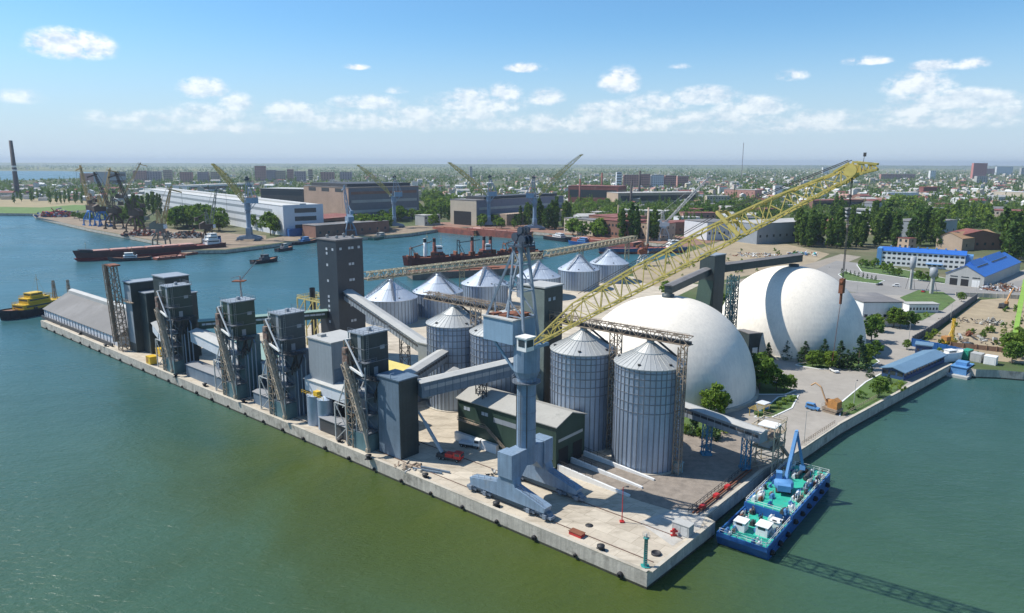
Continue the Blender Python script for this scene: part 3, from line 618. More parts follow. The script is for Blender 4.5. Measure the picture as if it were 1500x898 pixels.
for i, z in enumerate((46, 39.5, 33, 26.5, 22.5, 16)):
    winat(6.5, 0, z, 0, None, t); 
    if i in (0, 3, 4): winat(6.5, 0, z - 1.8, 0, None, t)
    winat(13, 6.3, z + .3, R(90), None, t); winat(13, 7.8, z + .3, R(90), None, t)
winat(10.5, 0, 46, 0, None, t); winat(13, 2, 46.3, R(90), None, t); winat(13, 11, 46.3, R(90), None, t)

def gallery(label, p, q, w, h, body, roof, strip=None, legs=(), legm=None, name='conveyor_gallery', cat='conveyor', ridge=.7, grp=None, und=0.0, legw=3.0):
    p = Vector(p); q = Vector(q); d = q - p
    t = thing(name, label, cat, (p.x, p.y, 0), 0, grp)
    o = Vector((p.x, p.y, 0)); p = p - o; q = q - o
    a = Vector((d.y, -d.x, 0)).normalized(); z = Vector((0, 0, 1))
    def ring(c): return [c - a * w / 2, c + a * w / 2, c + a * w / 2 + z * h, c - a * w / 2 + z * h]
    bb = MB().loft([ring(p), ring(q)])
    if strip:
        for s in (-1, 1):
            k = (w / 2 + .04) * s; nn = max(3, int(d.length / 2.2))
            for i in range(nn + 1): c = p + d * (i / nn) + a * k * 1.012; bb.bar(c + z * .1, c + z * (h - .05), .14)
    bb.build('body', body, t)
    e = d.normalized() * .4; w2 = w / 2 + .35
    def rr(c): return [c - a * w2 + z * h, c + a * w2 + z * h, c + a * w2 + z * (h + .18), c + z * (h + ridge), c - a * w2 + z * (h + .18)]
    MB().loft([rr(p - e), rr(q + e)]).build('roof', roof, t)
    if strip:
        for s in (-1, 1):
            b = MB(); k = (w / 2 + .04) * s
            b.bar(p + d * .02 + a * k + z * h * .62, p + d * .98 + a * k + z * h * .62, .08, h * .25); b.build('window_band', strip, t)
    for f in legs:
        c = p + d * f; b = MB(); top = c.z; s = a * legw / 2; u = d.normalized() * .9; u.z = 0
        b.truss(Vector((c.x, c.y, 0)), Vector((c.x, c.y, top)), legw, 1.4, legw, 1.4, max(2, int(top / 3)), .3, .16, up=(a.x, a.y, 0.001) if False else (d.x, d.y, 0.0))
        b.box(c.x - 1.4, c.y - 1.4, -.1, c.x + 1.4, c.y + 1.4, .5)
        b.build('trestle', legm or dark, t)
    return t
gg = mat('sea_green_roof', (.22, .33, .29), .6, var=.12)
gallery('long green roofed conveyor gallery running from the stepped block to the windowed tower', L(204, 11, 16.8), L(182, 53.9, 17.4), 3.2, 3.0, dgreen2, gg, palewin, (.35, .75))
gallery('grey conveyor gallery climbing from beside the tall silos to the windowed tower', L(111, 47.5, 14), L(175.6, 59, 26), 4.0, 3.4, greyc, lgrey, dark, (.3,), legw=3.4)
gallery('wide pale roofed conveyor gallery from the box tower towards the blue crane', L(78.6, 11.2, 16.8), L(67, 44, 19.2), 3.6, 4.2, dblue, lgrey, greyc, (.55,), legw=4.0)
gallery('upper pale roofed gallery crossing from the front loader to the tall silos', L(86, 12.5, 18), L(99, 39.8, 17.2), 3.4, 3.2, greyc, lgrey, dark, ())
gallery('lower short gallery tucked under the one crossing to the tall silos', L(80, 14.5, 15), L(92, 38, 13.6), 2.6, 2.6, greyc, lgrey, None, ())
t = thing('transfer_house', 'grey transfer house on legs at the foot of the climbing gallery', 'building', L(116, 44.5), QA)
MB().box(0, 0, 7, 6, 6, 19.5).build('wall', greyc, t); MB().box(-.3, -.3, 19.5, 6.3, 6.3, 19.9).build('roof', lgrey, t)
b = MB()
for x in (.3, 5.7):
    for y in (.3, 5.7): b.bar((x, y, 0), (x, y, 7), .4)
b.bar((.3, .3, 3.5), (5.7, .3, 3.5), .25); b.bar((5.7, .3, 3.5), (5.7, 5.7, 3.5), .25); b.bar((.3, 5.7, 3.5), (5.7, 5.7, 3.5), .25); b.build('legs_frame', dark, t)
WG = 'white galleries linking the loader towers'
gallery('white sided gallery below the grey box house', L(125.5, 8.5, 10.2), L(97.5, 8.5, 10.2), 6.0, 3.6, whitec, lgrey, None, (.35,), whitec, grp=WG, ridge=1.1)
gallery('white sided gallery between the second and third loader tower', L(154.5, 10.5, 9.5), L(137, 9.5, 9.2), 5.0, 3.4, whitec, slate, None, (), grp=WG, ridge=1.0)
gallery('long white gallery sloping down from the farthest loader', L(203, 9.5, 12.6), L(166.5, 8.6, 10.2), 5.6, 3.8, whitec, lgrey, None, (.5, .85), whitec, grp=WG, ridge=1.1)
gallery('white gallery at the foot of the dark stepped block', L(226, 4.2, 13.6), L(214, 3.6, 8.6), 3.4, 3.4, whitec, lgrey, None, (), grp=WG)
# low sheds and bins under the galleries
def plain_shed(name, label, cat, u0, u1, v0, v1, h, wm, rm, rise=.8, grp=None):
    t = thing(name, label, cat, L(u1, v0), QA, grp); w = u1 - u0; d = v1 - v0
    MB().box(0, 0, 0, w, d, h).build('wall', wm, t)
    MB().loft([[(-.3, -.3, h), (-.3, d + .3, h), (-.3, d + .3, h + .15), (-.3, d / 2, h + rise), (-.3, -.3, h + .15)][::-1], [(w + .3, -.3, h), (w + .3, d + .3, h), (w + .3, d + .3, h + .15), (w + .3, d / 2, h + rise), (w + .3, -.3, h + .15)][::-1]]).build('roof', rm, t)
    return t
SG = 'low sheds under the loader galleries'
plain_shed('low_shed', 'low dark shed under the white gallery nearest the box tower', 'shed', 99, 115, 3.2, 7.5, 4.2, dark, slate, grp=SG)
plain_shed('low_shed', 'low dark shed between the second and third loaders', 'shed', 138.5, 153.5, 3.5, 8, 4.0, dblue, slate, grp=SG)
plain_shed('low_shed', 'long low dark shed under the long white gallery', 'shed', 167.5, 202, 3.5, 9, 4.5, dblue, slate, grp=SG)
plain_shed('back_shed', 'dark back shed behind the loader towers', 'shed', 100, 160, 14, 24, 11, dark, groof)
plain_shed('back_shed', 'long dark back shed near the stepped block', 'shed', 165, 203, 16, 30, 10, dblue, gg)
plain_shed('yellow_roof_shed', 'grey shed with a flat yellow roof below the sloping gallery', 'shed', 112, 134, 28, 45, 10, greyc, mat('yellow_roof', (.60, .50, .16), .7, var=.1), rise=.3)
t = thing('steel_bin', 'pale steel bin beside the teal shielded loader', 'bin', L(124, 3), QA)
MB().lathe([(2.6, 0), (2.6, 9.5)], 24, c=(3, 3)).lathe([(2.7, 9.5), (.01, 10.4)], 24, c=(3, 3)).build('shell', galv, t)
MB().lathe([(2.6, 0), (2.6, 9.5)], 24, c=(8.6, 3)).lathe([(2.7, 9.5), (.01, 10.4)], 24, c=(8.6, 3)).build('shell', galv, t)
b = MB(); b.rail([(0, .2, 10), (11.5, .2, 10)], r=.08); b.box(5, 1, 10.1, 7, 4, 11.5); b.build('top_walkway', yel, t)

# long gabled warehouse
t = thing('warehouse', 'long grey roofed warehouse with white walls at the far end of the quay', 'warehouse', L(361, 4.2), QA)
WL_, WD_ = 93, 27
MB().box(0, 0, 0, WL_, WD_, 4.4).build('wall', whitec, t)
MB().loft([[(x, -.5, 4.4), (x, WD_ + .5, 4.4), (x, WD_ + .5, 4.6), (x, WD_ / 2, 12.6), (x, -.5, 4.6)][::-1] for x in (-.6, WL_ + .6)]).build('roof', mat('warehouse_roof', (.15, .145, .14), .75, var=.12, sc=.1, c2=(.19, .185, .18), thr=.52, corr=('X', .9, .02)), t)
MB().loft([[(x, WD_ / 2 - 1.8, 11.0), (x, WD_ / 2 + 1.8, 11.0), (x, WD_ / 2 + 1.8, 13.2), (x, WD_ / 2, 13.9), (x, WD_ / 2 - 1.8, 13.2)][::-1] for x in (2, WL_ - 2)]).build('ridge_vent', lgrey, t)
b = MB()
for i in range(24): b.box(2 + i * 3.8, -.2, 0, 2.25 + i * 3.8, 0, 4.4)
b.build('wall_posts', greyc, t)
MB().bar((1, -1.6, .8), (WL_ - 1, -1.6, .8), .5, 1.5).build('conveyor_duct', dark, t)

# dark tower between the silos
t = thing('elevator_tower', 'dark narrow elevator tower rising between the silos behind the crane mast', 'tower', L(70.4, 45.4), QA)
MB().box(0, 0, 0, 8.6, 8.6, 44.5).build('wall', dgreen, t); MB().box(-.2, -.2, 44.5, 8.8, 8.8, 44.9).build('roof', lgrey, t)
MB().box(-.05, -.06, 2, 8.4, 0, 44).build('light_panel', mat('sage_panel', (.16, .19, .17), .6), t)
for k in (0, 1): winat(8.6, 2.2 + k * 2.2, 41, R(90), None, t)

# green hall
t = thing('green_hall', 'dark green gabled hall with two dark gateways at the ramp', 'hall', L(78.5, 26), QA)
w, d, h = 36, 13, 12.6
MB().box(0, 0, 1.2, w, d, h).loft([[(x, 0, h), (x, d, h), (x, d / 2, h + 2.2)][::-1] for x in (0, w)]).build('wall', dgreen2, t)
MB().loft([[(x, -.5, h - .1), (x, d / 2, h + 2.3), (x, d + .5, h - .1), (x, d + .5, h + .15), (x, d / 2, h + 2.55), (x, -.5, h + .15)] for x in (-.5, w + .5)]).build('roof', mat('weathered_roof', (.33, .32, .29), .8, var=.12, sc=.2, c2=(.22, .22, .20), thr=.58), t)
MB().box(.2, -.3, 0, w - .4, 0, 1.2).box(-.2, -1.4, 0, w * .45, -.3, 2.6).build('plinth', white, t)
for x in (3, 10): 
    for k in (0, 1): winat(x + k * 1.3, 0, 10.2, 0, None, t)
MB().box(14, -.05, 8.6, 26, 0, 10).build('window_band', greyc, t); MB().box(w, 1, 8.0, w + .07, d - 1, 8.8).build('light_band', lgrey, t)
for y in (1.2, 7.6): MB().box(w, y, .6, w + .05, y + 4.2, 6).build('gateway', black, t)
b = MB(); b.bar((1, -.8, 6.6), (12, -.8, 6.6), 1.2, .2); b.bar((12, -.8, 6.6), (22, -.8, .2), 1.0, .2); b.rail([(1, -1.4, 6.7), (12, -1.4, 6.7), (22, -1.4, .3)], r=.1); b.build('outside_stair', tan, t)
t = thing('ramp', 'pale concrete double ramp with low walls leading into the green hall', 'ramp', L(42.3, 26), QA)
b = MB()
for y in (.4, 6.4, 12.4): b.extr([(0, y, 0), (22, y, 0), (22, y, .5), (0, y, 2.2)], (0, .6, 0))
b.build('side_wall', white, t)
MB().extr([(0, 1.0, 0), (21, 1.0, 0), (21, 1.0, .1), (0, 1.0, .7)], (0, 5.4, 0)).extr([(0, 7.0, 0), (21, 7.0, 0), (21, 7.0, .1), (0, 7.0, .7)], (0, 5.4, 0)).build('ramp_deck', gritty, t)
b = MB()
for y in (.7, 6.7, 12.7): b.rail([(0, y, 2.2), (11, y, 1.3)], r=.07)
b.build('handrail', dark, t)

# catwalk above the tall silos
t = thing('catwalk', 'tan lattice catwalk passing over the tops of the tall silos', 'catwalk', L(116, 48.6), QA)
b = MB(); b.truss((0, 0, 35.6), (99, 0, 35.6), 2.4, 2.2, 2.4, 2.2, 40, .26, .15); b.box(0, -1.1, 34.5, 99, 1.1, 34.62); b.rail([(0, -1.2, 36.6), (99, -1.2, 36.6)], r=.07); b.build('truss', tan, t)
MB().bar((0, 0, 35.1), (99, 0, 35.1), 1.0, .8).build('conveyor', dark, t)
for x in (23.5, 76.6): 
    b = MB(); b.truss((x, 0, 0), (x, 0, 34.4), 2.4, 2.4, 2.4, 2.4, 14, .26, .15, up=(1, 0, 0)); b.build('lattice_column', tan, t)
b = MB(); b.truss((98.0, -2.4, 0), (98.0, -2.4, 34.4), 1.5, 1.8, 1.5, 1.8, 18, .24, .13, up=(1, 0, 0)); b.bar((98, -2.4, 34), (98, 0, 35), .4)
b.build('lattice_column', tan, t)
for x in (13.8, 33.8, 65.8, 87.4): MB().tube((x, 0, 34.6), (x, 0, 34), .8).bar((x, .8, 35), (x + 6, 4, 29.6), .5, .5).build('drop_chute', dark, t)

# dark gallery over the domes with its tower
dd = (D2 - D1).normalized(); dn = Vector((-dd.y, dd.x, 0))
mid = D1 + (D2 - D1) * .45 + dn * 9.0
t = thing('transfer_tower', 'dark transfer tower standing between the two white domes', 'tower', mid, math.atan2(dd.y, dd.x))
MB().box(-4, -3.4, 0, 4, 3.4, 44).build('wall', dgreen, t); MB().box(-4.2, -3.6, 44, 4.2, 3.6, 44.4).build('roof', greyc, t)
MB().extr([(-4.05, -3.3, 0), (-11, -3.3, 0), (-4.05, -3.3, 34)], (0, 6.6, 0)).build('buttress', dgreen2, t)
gallery('dark conveyor gallery reaching over the top of the garden dome', mid + dd * 4.2 + Vector((0, 0, 36.4)), D2 + dd * 4 + Vector((0, 0, 37.2)), 4.2, 3.0, dgreen, groof, None, ())
gallery('dark conveyor gallery sloping down to the top of the dome behind the silos', mid - dd * 4.2 + Vector((0, 0, 36)), D1 + Vector((0, 0, 34.6)), 3.0, 2.6, dgreen, groof, None, ())
t = thing('lattice_tower', 'teal lattice support tower between the white domes', 'tower', Vector((87.5, 281, 0)), math.atan2(dd.y, dd.x))
MB().truss((-1.2, 0, 0), (-1.2, 0, 36.6), 2.2, 2.2, 2.2, 2.2, 17, .3, .22, m=0, up=(1, 0, 0)).truss((2, 0, 0), (2, 0, 36.6), 2.2, 2.2, 2.2, 2.2, 17, .3, .22, up=(1, 0, 0)).build('lattice', mat('teal_steel', (.05, .12, .13), .5), t)
t = thing('dome_annex', 'dark annex box on the ground between the domes', 'annex', at(1098, 520) , .3)
MB().box(-3, -3, 0, 5, 5, 10).build('wall', dgreen, t); MB().box(-3.2, -3.2, 10, 5.2, 5.2, 10.3).build('roof', groof, t); MB().box(-1, -3.08, 0, 1.5, -3, 4).build('door', white, t)
# front gallery to the loading frame
ga = at(992, 603, 9.6); gb = at(1118, 648, 9.0)
gallery('grey conveyor gallery on blue trestles leading to the quay loading frame', ga, gb, 3.2, 2.8, greyc, lgrey, dark, (.38, .83), mat('blue_trestle', (.05, .20, .32), .5), legw=2.4)
t = thing('loading_frame', 'tan lattice loading frame at the quay edge above the barge', 'loading frame', at(1120, 684), QA + R(90))
b = MB()
for x in (-3, 1, 5):
    for y in (-3, 3): b.bar((x, y, 0), (x, y, 12.5), .3)
for z in (3, 6.2, 9.4, 12.4):
    for y in (-3, 3): b.bar((-3, y, z), (5, y, z), .25); b.bar((-3, y, z - 3), (1, y, z), .16); b.bar((5, y, z - 3), (1, y, z), .16)
    for x in (-3, 1, 5): b.bar((x, -3, z), (x, 3, z), .25); b.bar((x, -3, z), (x, 3, z - 3), .16)
    b.rail([(-3.2, -3.2, z), (5.2, -3.2, z), (5.2, 3.2, z)], r=.08)
b.build('steel_frame', mat('cream_steel', (.42, .36, .26), .6, c2=(.25, .15, .09), thr=.58), t)
for z in (6.2, 9.4): MB().box(-3, -3, z, 5, 3, z + .1).build('landing', tan, t)
MB().box(-3.3, -3.3, 12.5, 1.2, 1.5, 12.75).build('roof', white, t); MB().box(-2, -1.5, 6.3, 2, 1.5, 8.8).build('drive_house', lgrey, t); MB().tube((3, 0, 9), (4.5, -4.5, 3), .5).build('loading_spout', tan, t)
# ---------------------------------------------------------------- big slewing portal cranes
def make_crane(label, loc, rot, tip, grp=None, main=False, colm=None):
    colm = colm or cblue
    t = thing('portal_crane', label, 'crane', loc, rot, grp)
    for sy in (-1, 1):
        y = 6.2 * sy
        b = MB().extr([(-11.5, y - 1.3, 2.0), (11.5, y - 1.3, 2.0), (11.8, y - 1.3, 3.2), (2.8, y - 1.3, 5.6), (2.2, y - 1.3, 7.4), (-2.2, y - 1.3, 7.4), (-2.8, y - 1.3, 5.4), (-11.8, y - 1.3, 3.9)], (0, 2.6, 0))
        b.box(-2.2, y - 1.7, 7.4, 2.2, y + 1.7, 13.4); b.extr([(-1.8, y - 1.7 * sy, 6.0), (-1.8, y - 5.0 * sy, 9.6), (-1.8, y - 1.7 * sy, 9.6)], (3.6, 0, 0))
        b.build('leg', colm, t)
        for sx in (-1, 1):
            b = MB()
            x = 9.2 * sx
            b.extr([(x - 3.6, y - .7, 1.2), (x + 3.6, y - .7, 1.2), (x + 3.2, y - .7, 1.9), (x + .6, y - .7, 2.6), (x - .6, y - .7, 2.6), (x - 3.2, y - .7, 1.9)], (0, 1.4, 0))
            for k in (-1, 1):
                b.box(x + k * 2.4 - 1.6, y - .9, .7, x + k * 2.4 + 1.6, y + .9, 1.35)
                b.box(x + k * 2.4 - .5, y - 1.5, .7, x + k * 2.4 + .5, y - .9, 1.7)
            o = b.build('bogie', mat('bogie_grey', (.17, .21, .26), .6, var=.3, sc=.8, c2=(.10, .10, .11), thr=.55), t)
            if main:
                wb = MB()
                for k in (-3.2, -1.6, 1.6, 3.2): wb.tube((x + k, y - .3, .42), (x + k, y + .3, .42), .42, n=14)
                wb.build('wheels', dark, o)
    MB().box(-1.8, -4.5, 9.6, 1.8, 4.5, 13.2).build('portal_beam', colm, t)
    MB().lathe([(2.5, 9.0), (2.35, 13.4), (2.3, 30.4)], 36).build('column', colm, t)
    if main:
        b = MB()
        for k in range(30): b.bar((-.3, -2.5, 14 + k * .52), (.3, -2.5, 14 + k * .52), .06)
        for s in (-1, 1): b.bar((.3 * s, -2.5, 13.4), (.3 * s, -2.5, 29.4), .08)
        b.build('ladder', galvd, t)
        MB().tube((1.6, -1.75, 13), (1.6, -1.75, 29.4), .12).tube((-1.5, -1.85, 13), (-1.5, -1.85, 29.4), .09).build('cable_duct', dark, t)
        b = MB()
        for z in (17.6, 21.8, 26.0): b.lathe([(2.36, z), (2.42, z + .06), (2.36, z + .12)], 36)
        b.build('weld_ring', galvd, t)
        for sy in (-1, 1):
            b = MB(); b.rail([(-11, 6.2 * sy - 1, 3.7), (-3, 6.2 * sy - 1, 5.3)], r=.06); b.rail([(3, 6.2 * sy - 1, 5.5), (11, 6.2 * sy - 1, 3.2)], r=.06); b.build('leg_railing', galvd, t)
    b = MB().lathe([(3.5, 29.2), (3.5, 29.4), (2.3, 29.4)], 30, sm=False); b.lathe([(2.3, 29.2), (3.5, 29.2)], 30, sm=False)
    for z in (29.9, 30.5): b.lathe([(3.45, z), (3.5, z + .07), (3.4, z)], 30)
    for i in range(14): a = i * 2 * math.pi / 14; b.bar((3.45 * math.cos(a), 3.45 * math.sin(a), 29.3), (3.45 * math.cos(a), 3.45 * math.sin(a), 30.6), .08)
    b.build('column_walkway', galvd, t)
    dx, dy = tip.x - loc.x, tip.y - loc.y; az_ = math.atan2(dy, dx) - rot; hx = math.hypot(dx, dy); tz = tip.z
    up = MB().lathe([(2.5, 30.4), (3.2, 32.0), (3.2, 38.2), (.01, 38.25)], 12, sm=False)
    o = up.build('slewing_head', colm, t, rot=az_)
    hs = MB().box(-10.5, -4.0, 38.6, -.8, 4.0, 44.2); hs.bar((-8, -3, 38.6), (-2.4, -1.8, 32), .5); hs.bar((-8, 3, 38.6), (-2.4, 1.8, 32), .5); hs.box(-.8, -3.2, 38.2, 4.2, 3.2, 38.9)
    ho = hs.build('machine_house', mat('machine_house_cladding', tuple(x * (1.1 if colm is cblue else .9) for x in (.20, .30, .40)), .5, var=.12, streak=.3, corr=('Y', .7, .02)) if colm is cblue else colm, t, rot=az_)
    MB().box(-10.8, -4.3, 44.2, -.5, 4.3, 44.5).build('house_roof', lgrey, ho); MB().box(-7, -2.5, 44.5, -4.4, 2.5, 45.0).box(-3.8, -2.0, 44.5, -1.5, 3, 45.3).box(-9.6, -3, 44.5, -8, 0, 44.9).build('roof_winch', rust, ho)
    MB().box(2.4, -6.0, 38.4, 5.2, -3.3, 41.4).box(2.2, -6.3, 41.4, 5.6, -3.0, 41.7).build('cab', white, t, rot=az_)
    MB().box(5.2, -5.7, 39.4, 5.26, -3.6, 41).box(2.9, -6.06, 39.4, 4.8, -6.0, 41).build('cab_window', glass, t, rot=az_)
    b = MB()
    for s in (-1, 1):
        b.bar((1.5, 2.6 * s, 39), (-1.2, 1.3 * s, 61.4), .55); b.bar((-4.0, 2.9 * s, 39), (-3.0, 1.3 * s, 61.4), .45); b.bar((-10, 3.4 * s, 44.2), (-3.0, 1.2 * s, 60.5), .5)
        for z in (45, 51, 57): k = (z - 39) / 24; b.bar((1.5 - 2.7 * k, (2.6 - 1.3 * k) * s, z), (-4 + k, (2.9 - 1.6 * k) * s, z + 4), .22); b.bar((1.5 - 2.7 * k, (2.6 - 1.3 * k) * s, z), (-4 + k, (2.9 - 1.6 * k) * s, z), .22)
        b.bar((-8.2, 2.4 * s, 52), (-4 + .5, 2.2 * s, 52), .2); b.bar((-8.2, 2.4 * s, 52), (-7.5, 2.9 * s, 45.4), .22)
    for z in (45, 51, 57, 61.2): k = (z - 39) / 24; b.bar((1.5 - 2.7 * k, -(2.6 - 1.3 * k), z), (1.5 - 2.7 * k, 2.6 - 1.3 * k, z), .25); b.bar((-4 + k, -(2.9 - 1.6 * k), z), (-4 + k, 2.9 - 1.6 * k, z), .25)
    b.build('mast', mat('mast_grey', (.24, .29, .35), .5, var=.2), t, rot=az_)
    b = MB()
    b.box(-4.2, -2.2, 61.2, .4, 2.2, 61.5); b.rail([(-4.1, -2.1, 61.4), (.3, -2.1, 61.4), (.3, 2.1, 61.4), (-4.1, 2.1, 61.4)], r=.1)
    for s in (-1.2, 0, 1.2):
        b.tube((-.6, s - .2, 62.8), (-.6, s + .2, 62.8), 1.1, n=14); b.tube((-2.8, s - .2, 63.4), (-2.8, s + .2, 63.4), 1.0, n=14); b.tube((-1.2, s - .2, 65.0), (-1.2, s + .2, 65.0), .8, n=12)
    b.bar((-2.8, -1.6, 61.4), (-1.2, 0, 65.8), .3); b.bar((-.2, 1.6, 61.4), (-1.2, 0, 65.8), .3)
    b.build('mast_head', mat('blue_black_steel', (.05, .065, .09), .5), t, rot=az_)
    # lattice boom
    P = Vector((3.2, 0, 38.8)); T = Vector((hx, 0, tz)); d = T - P; n = d.normalized(); upv = Vector((-n.z, 0, n.x))
    def bp(k, w, h): return P + d * k - upv * 0, w, h
    sec = [(0, 3.6, .5), (.2, 3.8, 4.0), (.42, 3.8, 4.4), (.63, 3.5, 4.2), (.80, 3.0, 3.2), (.93, 2.0, 1.8)]
    b = MB()
    for (k0, w0, h0), (k1, w1, h1) in zip(sec, sec[1:]):
        c0 = P + d * k0 + upv * (h0 * .5); c1 = P + d * k1 + upv * (h1 * .5)
        b.truss(c0, c1, w0, h0, w1, h1, max(2, int(round((k1 - k0) * 27))), *((.30, .14) if main else (.6, .3)))
    cE = P + d * .93 + upv * .9; T2 = T + upv * .2
    tipd = Vector((n.x, 0, n.z * .25)).normalized(); mid_ = P + d * .962 + upv * 1.1
    b.truss(cE, mid_, 2.2, 2.2, 2.0, 2.0, 2, .32, .2); b.truss(mid_, T - upv * .4, 2.0, 2.0, .8, .8, 3, .32, .2)
    bo = b.build('boom', cyel, t, rot=az_)
    b = MB(); k = .70; c = P + d * k
    for s in (-1, 1): b.bar(c + Vector((0, 1.9 * s, 0)), c + upv * 5.6 - n * 2.0 + Vector((0, 1.7 * s, 0)), .5, .6)
    b.bar(c + upv * 5.6 - n * 2.0 + Vector((0, -1.8, 0)), c + upv * 5.6 - n * 2.0 + Vector((0, 1.8, 0)), .5); b.bar(c + upv * 3 + Vector((0, -2.1, 0)) - n, c + upv * 3 + Vector((0, 2.1, 0)) - n, .4)
    b.build('boom_portal', cyel, bo)
    b = MB()
    for s in (-1.0, 1.0):
        b.tube(mid_ + Vector((-.2, s - .2, -.3)), mid_ + Vector((-.2, s + .2, -.3)), .95, n=18)
    b.build('head_sheave', cyel, bo)
    b = MB()
    p0 = c + upv * 5.6 - n * 2.0
    for s in (-1, 1): b.bar(p0 + Vector((0, s, 0)), mid_ + upv * 1.5 + Vector((0, s * .8, 0)), .12); b.bar(p0 + Vector((0, s * .9, 0)), P + d * .22 + upv * 5.4 + Vector((0, s, 0)), .1)
    b.build('boom_ropes', dark, bo)
    b = MB(); b.box(0, -.6, 0, 1, .6, .1)
    if main:
        hk = mid_ + Vector((-.2, 0, -1.2)); L_ = 16.5
        o = MB().tube(hk + Vector((0, .25, 0)), hk + Vector((0, .25, -L_)), .06, n=5).tube(hk + Vector((0, -.25, 0)), hk + Vector((0, -.25, -L_)), .06, n=5).build('hoist_rope', dark, bo)
        ob = MB().box(hk.x - .32, -.55, hk.z - L_ - 2.4, hk.x + .32, .55, hk.z - L_).tube((hk.x - .2, 0, hk.z - L_ - .6), (hk.x + .2, 0, hk.z - L_ - .6), .65, n=14).tube((hk.x, 0, hk.z - L_ - 2.3), (hk.x, 0, hk.z - L_ - 4.2), .22).tube((hk.x, 0, hk.z - L_ - 4.2), (hk.x - .4, 0, hk.z - L_ - 14), .045, n=5).build('hook_block', rust, bo)
        e = T - n * 2.5
        MB().bar(e, e + Vector((.3, 0, 3.0)), .06).box(e.x + .1, -.1, e.z + 2.5, e.x + .5, .1, e.z + 3.1).build('warning_light', dark, bo)
    return t
make_crane('giant blue grey portal crane with a long yellow lattice boom on the quay corner', L(40, 10.5), QA, ray(1284, 241, 113.5), main=True)
for v in (4.3, 16.7):
    o = MB().box(0, -.09, 0, 215, .09, .16).build('crane_rail', rail_m, None, L(216, v, .02), QA); tag(o, 'rusty crane rail set in the deck ' + ('near the water edge' if v < 10 else 'between the crane and the green hall'), 'rail')
FC = 'slewing portal cranes across the basin'
def far_crane(base, tippx, dist, label, rot=0.5):
    b = at(*base); make_crane(label, b, rot, ray(*tippx, dist), FC)
far_crane((366, 352), (310, 240), 760, 'blue portal crane with yellow boom at the end of the white shed', .2)
far_crane((578, 333), (523, 242), 900, 'blue portal crane with yellow boom between the trees and the basin corner', .2)
far_crane((716, 331), (656, 238), 945, 'blue portal crane with yellow boom in front of the tan gabled hall', .1)
far_crane((783, 336), (854, 226), 880, 'blue portal crane with its boom raised to the right against the sky', .1)

# smaller level-luffing cranes
def luffing_crane(label, loc, rot, leg, body, boomc, bl=30, ba=60, sc=1.0, grp=None, counter=True):
    t = thing('luffing_crane', label, 'crane', loc, rot, grp); t.scale = (sc, sc, sc)
    for sx in (-1, 1):
        for sy in (-1, 1):
            b = MB(); b.path([(5 * sx, 5 * sy, 0), (4.6 * sx, 4.6 * sy, 6), (2.2 * sx, 2.2 * sy, 12)], .6, n=8); b.box(5 * sx - 1.5, 5 * sy - .5, 0, 5 * sx + 1.5, 5 * sy + .5, 1.2); b.build('leg', leg, t)
    b = MB()
    for s in (-1, 1): b.bar((-4.7, 4.7 * s, 5.5), (4.7, 4.7 * s, 5.5), .6); b.bar((4.7 * s, -4.7, 5.5), (4.7 * s, 4.7, 5.5), .6)
    b.lathe([(3.4, 11.6), (3.4, 13.4), (.1, 13.4)], 20)
    for s in (-1, 1): b.bar((4.7 * s, 0, 5.5), (3.2 * s, 0, 12.2), .5); b.bar((0, 4.7 * s, 5.5), (0, 3.2 * s, 12.2), .5)
    b.build('portal', leg, t)
    MB().box(-7, -2.6, 13.4, 3.5, 2.6, 17.6).extr([(-7, -2.6, 17.6), (-2, -2.6, 17.6), (-3, -2.6, 20)], (0, 5.2, 0)).build('machine_house', body, t)
    MB().box(3.5, -2.6, 14, 5.6, -.4, 17).build('cab', white, t)
    b = MB(); b.truss((0, 0, 17.6), (-1, 0, 28), 3.4, 3.4, 1.4, 1.4, 4, .4, .22); b.build('mast', boomc, t)
    a = R(ba); P = Vector((2.5, 0, 17)); Q = P + Vector((math.cos(a) * bl, 0, math.sin(a) * bl))
    b = MB(); b.truss(P, P + (Q - P) * .5, 2.6, 1.0, 2.0, 2.2, 6, .36, .2); b.truss(P + (Q - P) * .5, Q, 2.0, 2.2, .8, .8, 6, .34, .2)
    b.bar(Q - (Q - P).normalized() * 3 + Vector((-1.8, 0, 1.0)), Q + Vector((7.5, 0, -4.5)), .7, 1.0); b.bar((-1, 0, 28), Q + Vector((-2, 0, 1)), .2); b.build('boom', boomc, t)
    b = MB(); b.bar((-1, 0, 27), (-8.5, 0, 23), .7); b.box(-10.5, -1.6, 20.5, -7.5, 1.6, 23.5); b.build('counterweight', body, t)
    MB().tube(Q + Vector((7.3, 0, -4.6)), Q + Vector((7.3, 0, -22)), .1, n=5).build('hoist_rope', dark, t)
    return t
LG = 'luffing harbour cranes on the far shore'
brn = mat('brown_black_steel', (.075, .05, .035), .7, var=.3)
cb = mat('bright_blue_legs', (.03, .17, .45), .5)
ytan = mat('faded_yellow_steel', (.42, .29, .12), .6, var=.2)
luffing_crane('yellow harbour crane on bright blue legs, left one of the close pair', at(136, 330), 2.6, cb, brn, ytan, 36, 78, 1.45, LG)
luffing_crane('yellow harbour crane on bright blue legs, right one of the close pair', at(151, 331), .9, cb, brn, ytan, 36, 76, 1.4, LG)
luffing_crane('thin pale crane boom leaning right behind the trees', at(180, 306), .2, lgrey, brn, ytan, 48, 60, 1.35, LG)
luffing_crane('dark brown harbour crane leaning left near the scrap heap', at(168, 335), 2.9, brn, brn, brn, 34, 68, 1.4, LG)
luffing_crane('dark brown harbour crane leaning left, close beside the poplars', at(199, 340), 2.9, brn, brn, brn, 34, 70, 1.4, LG)
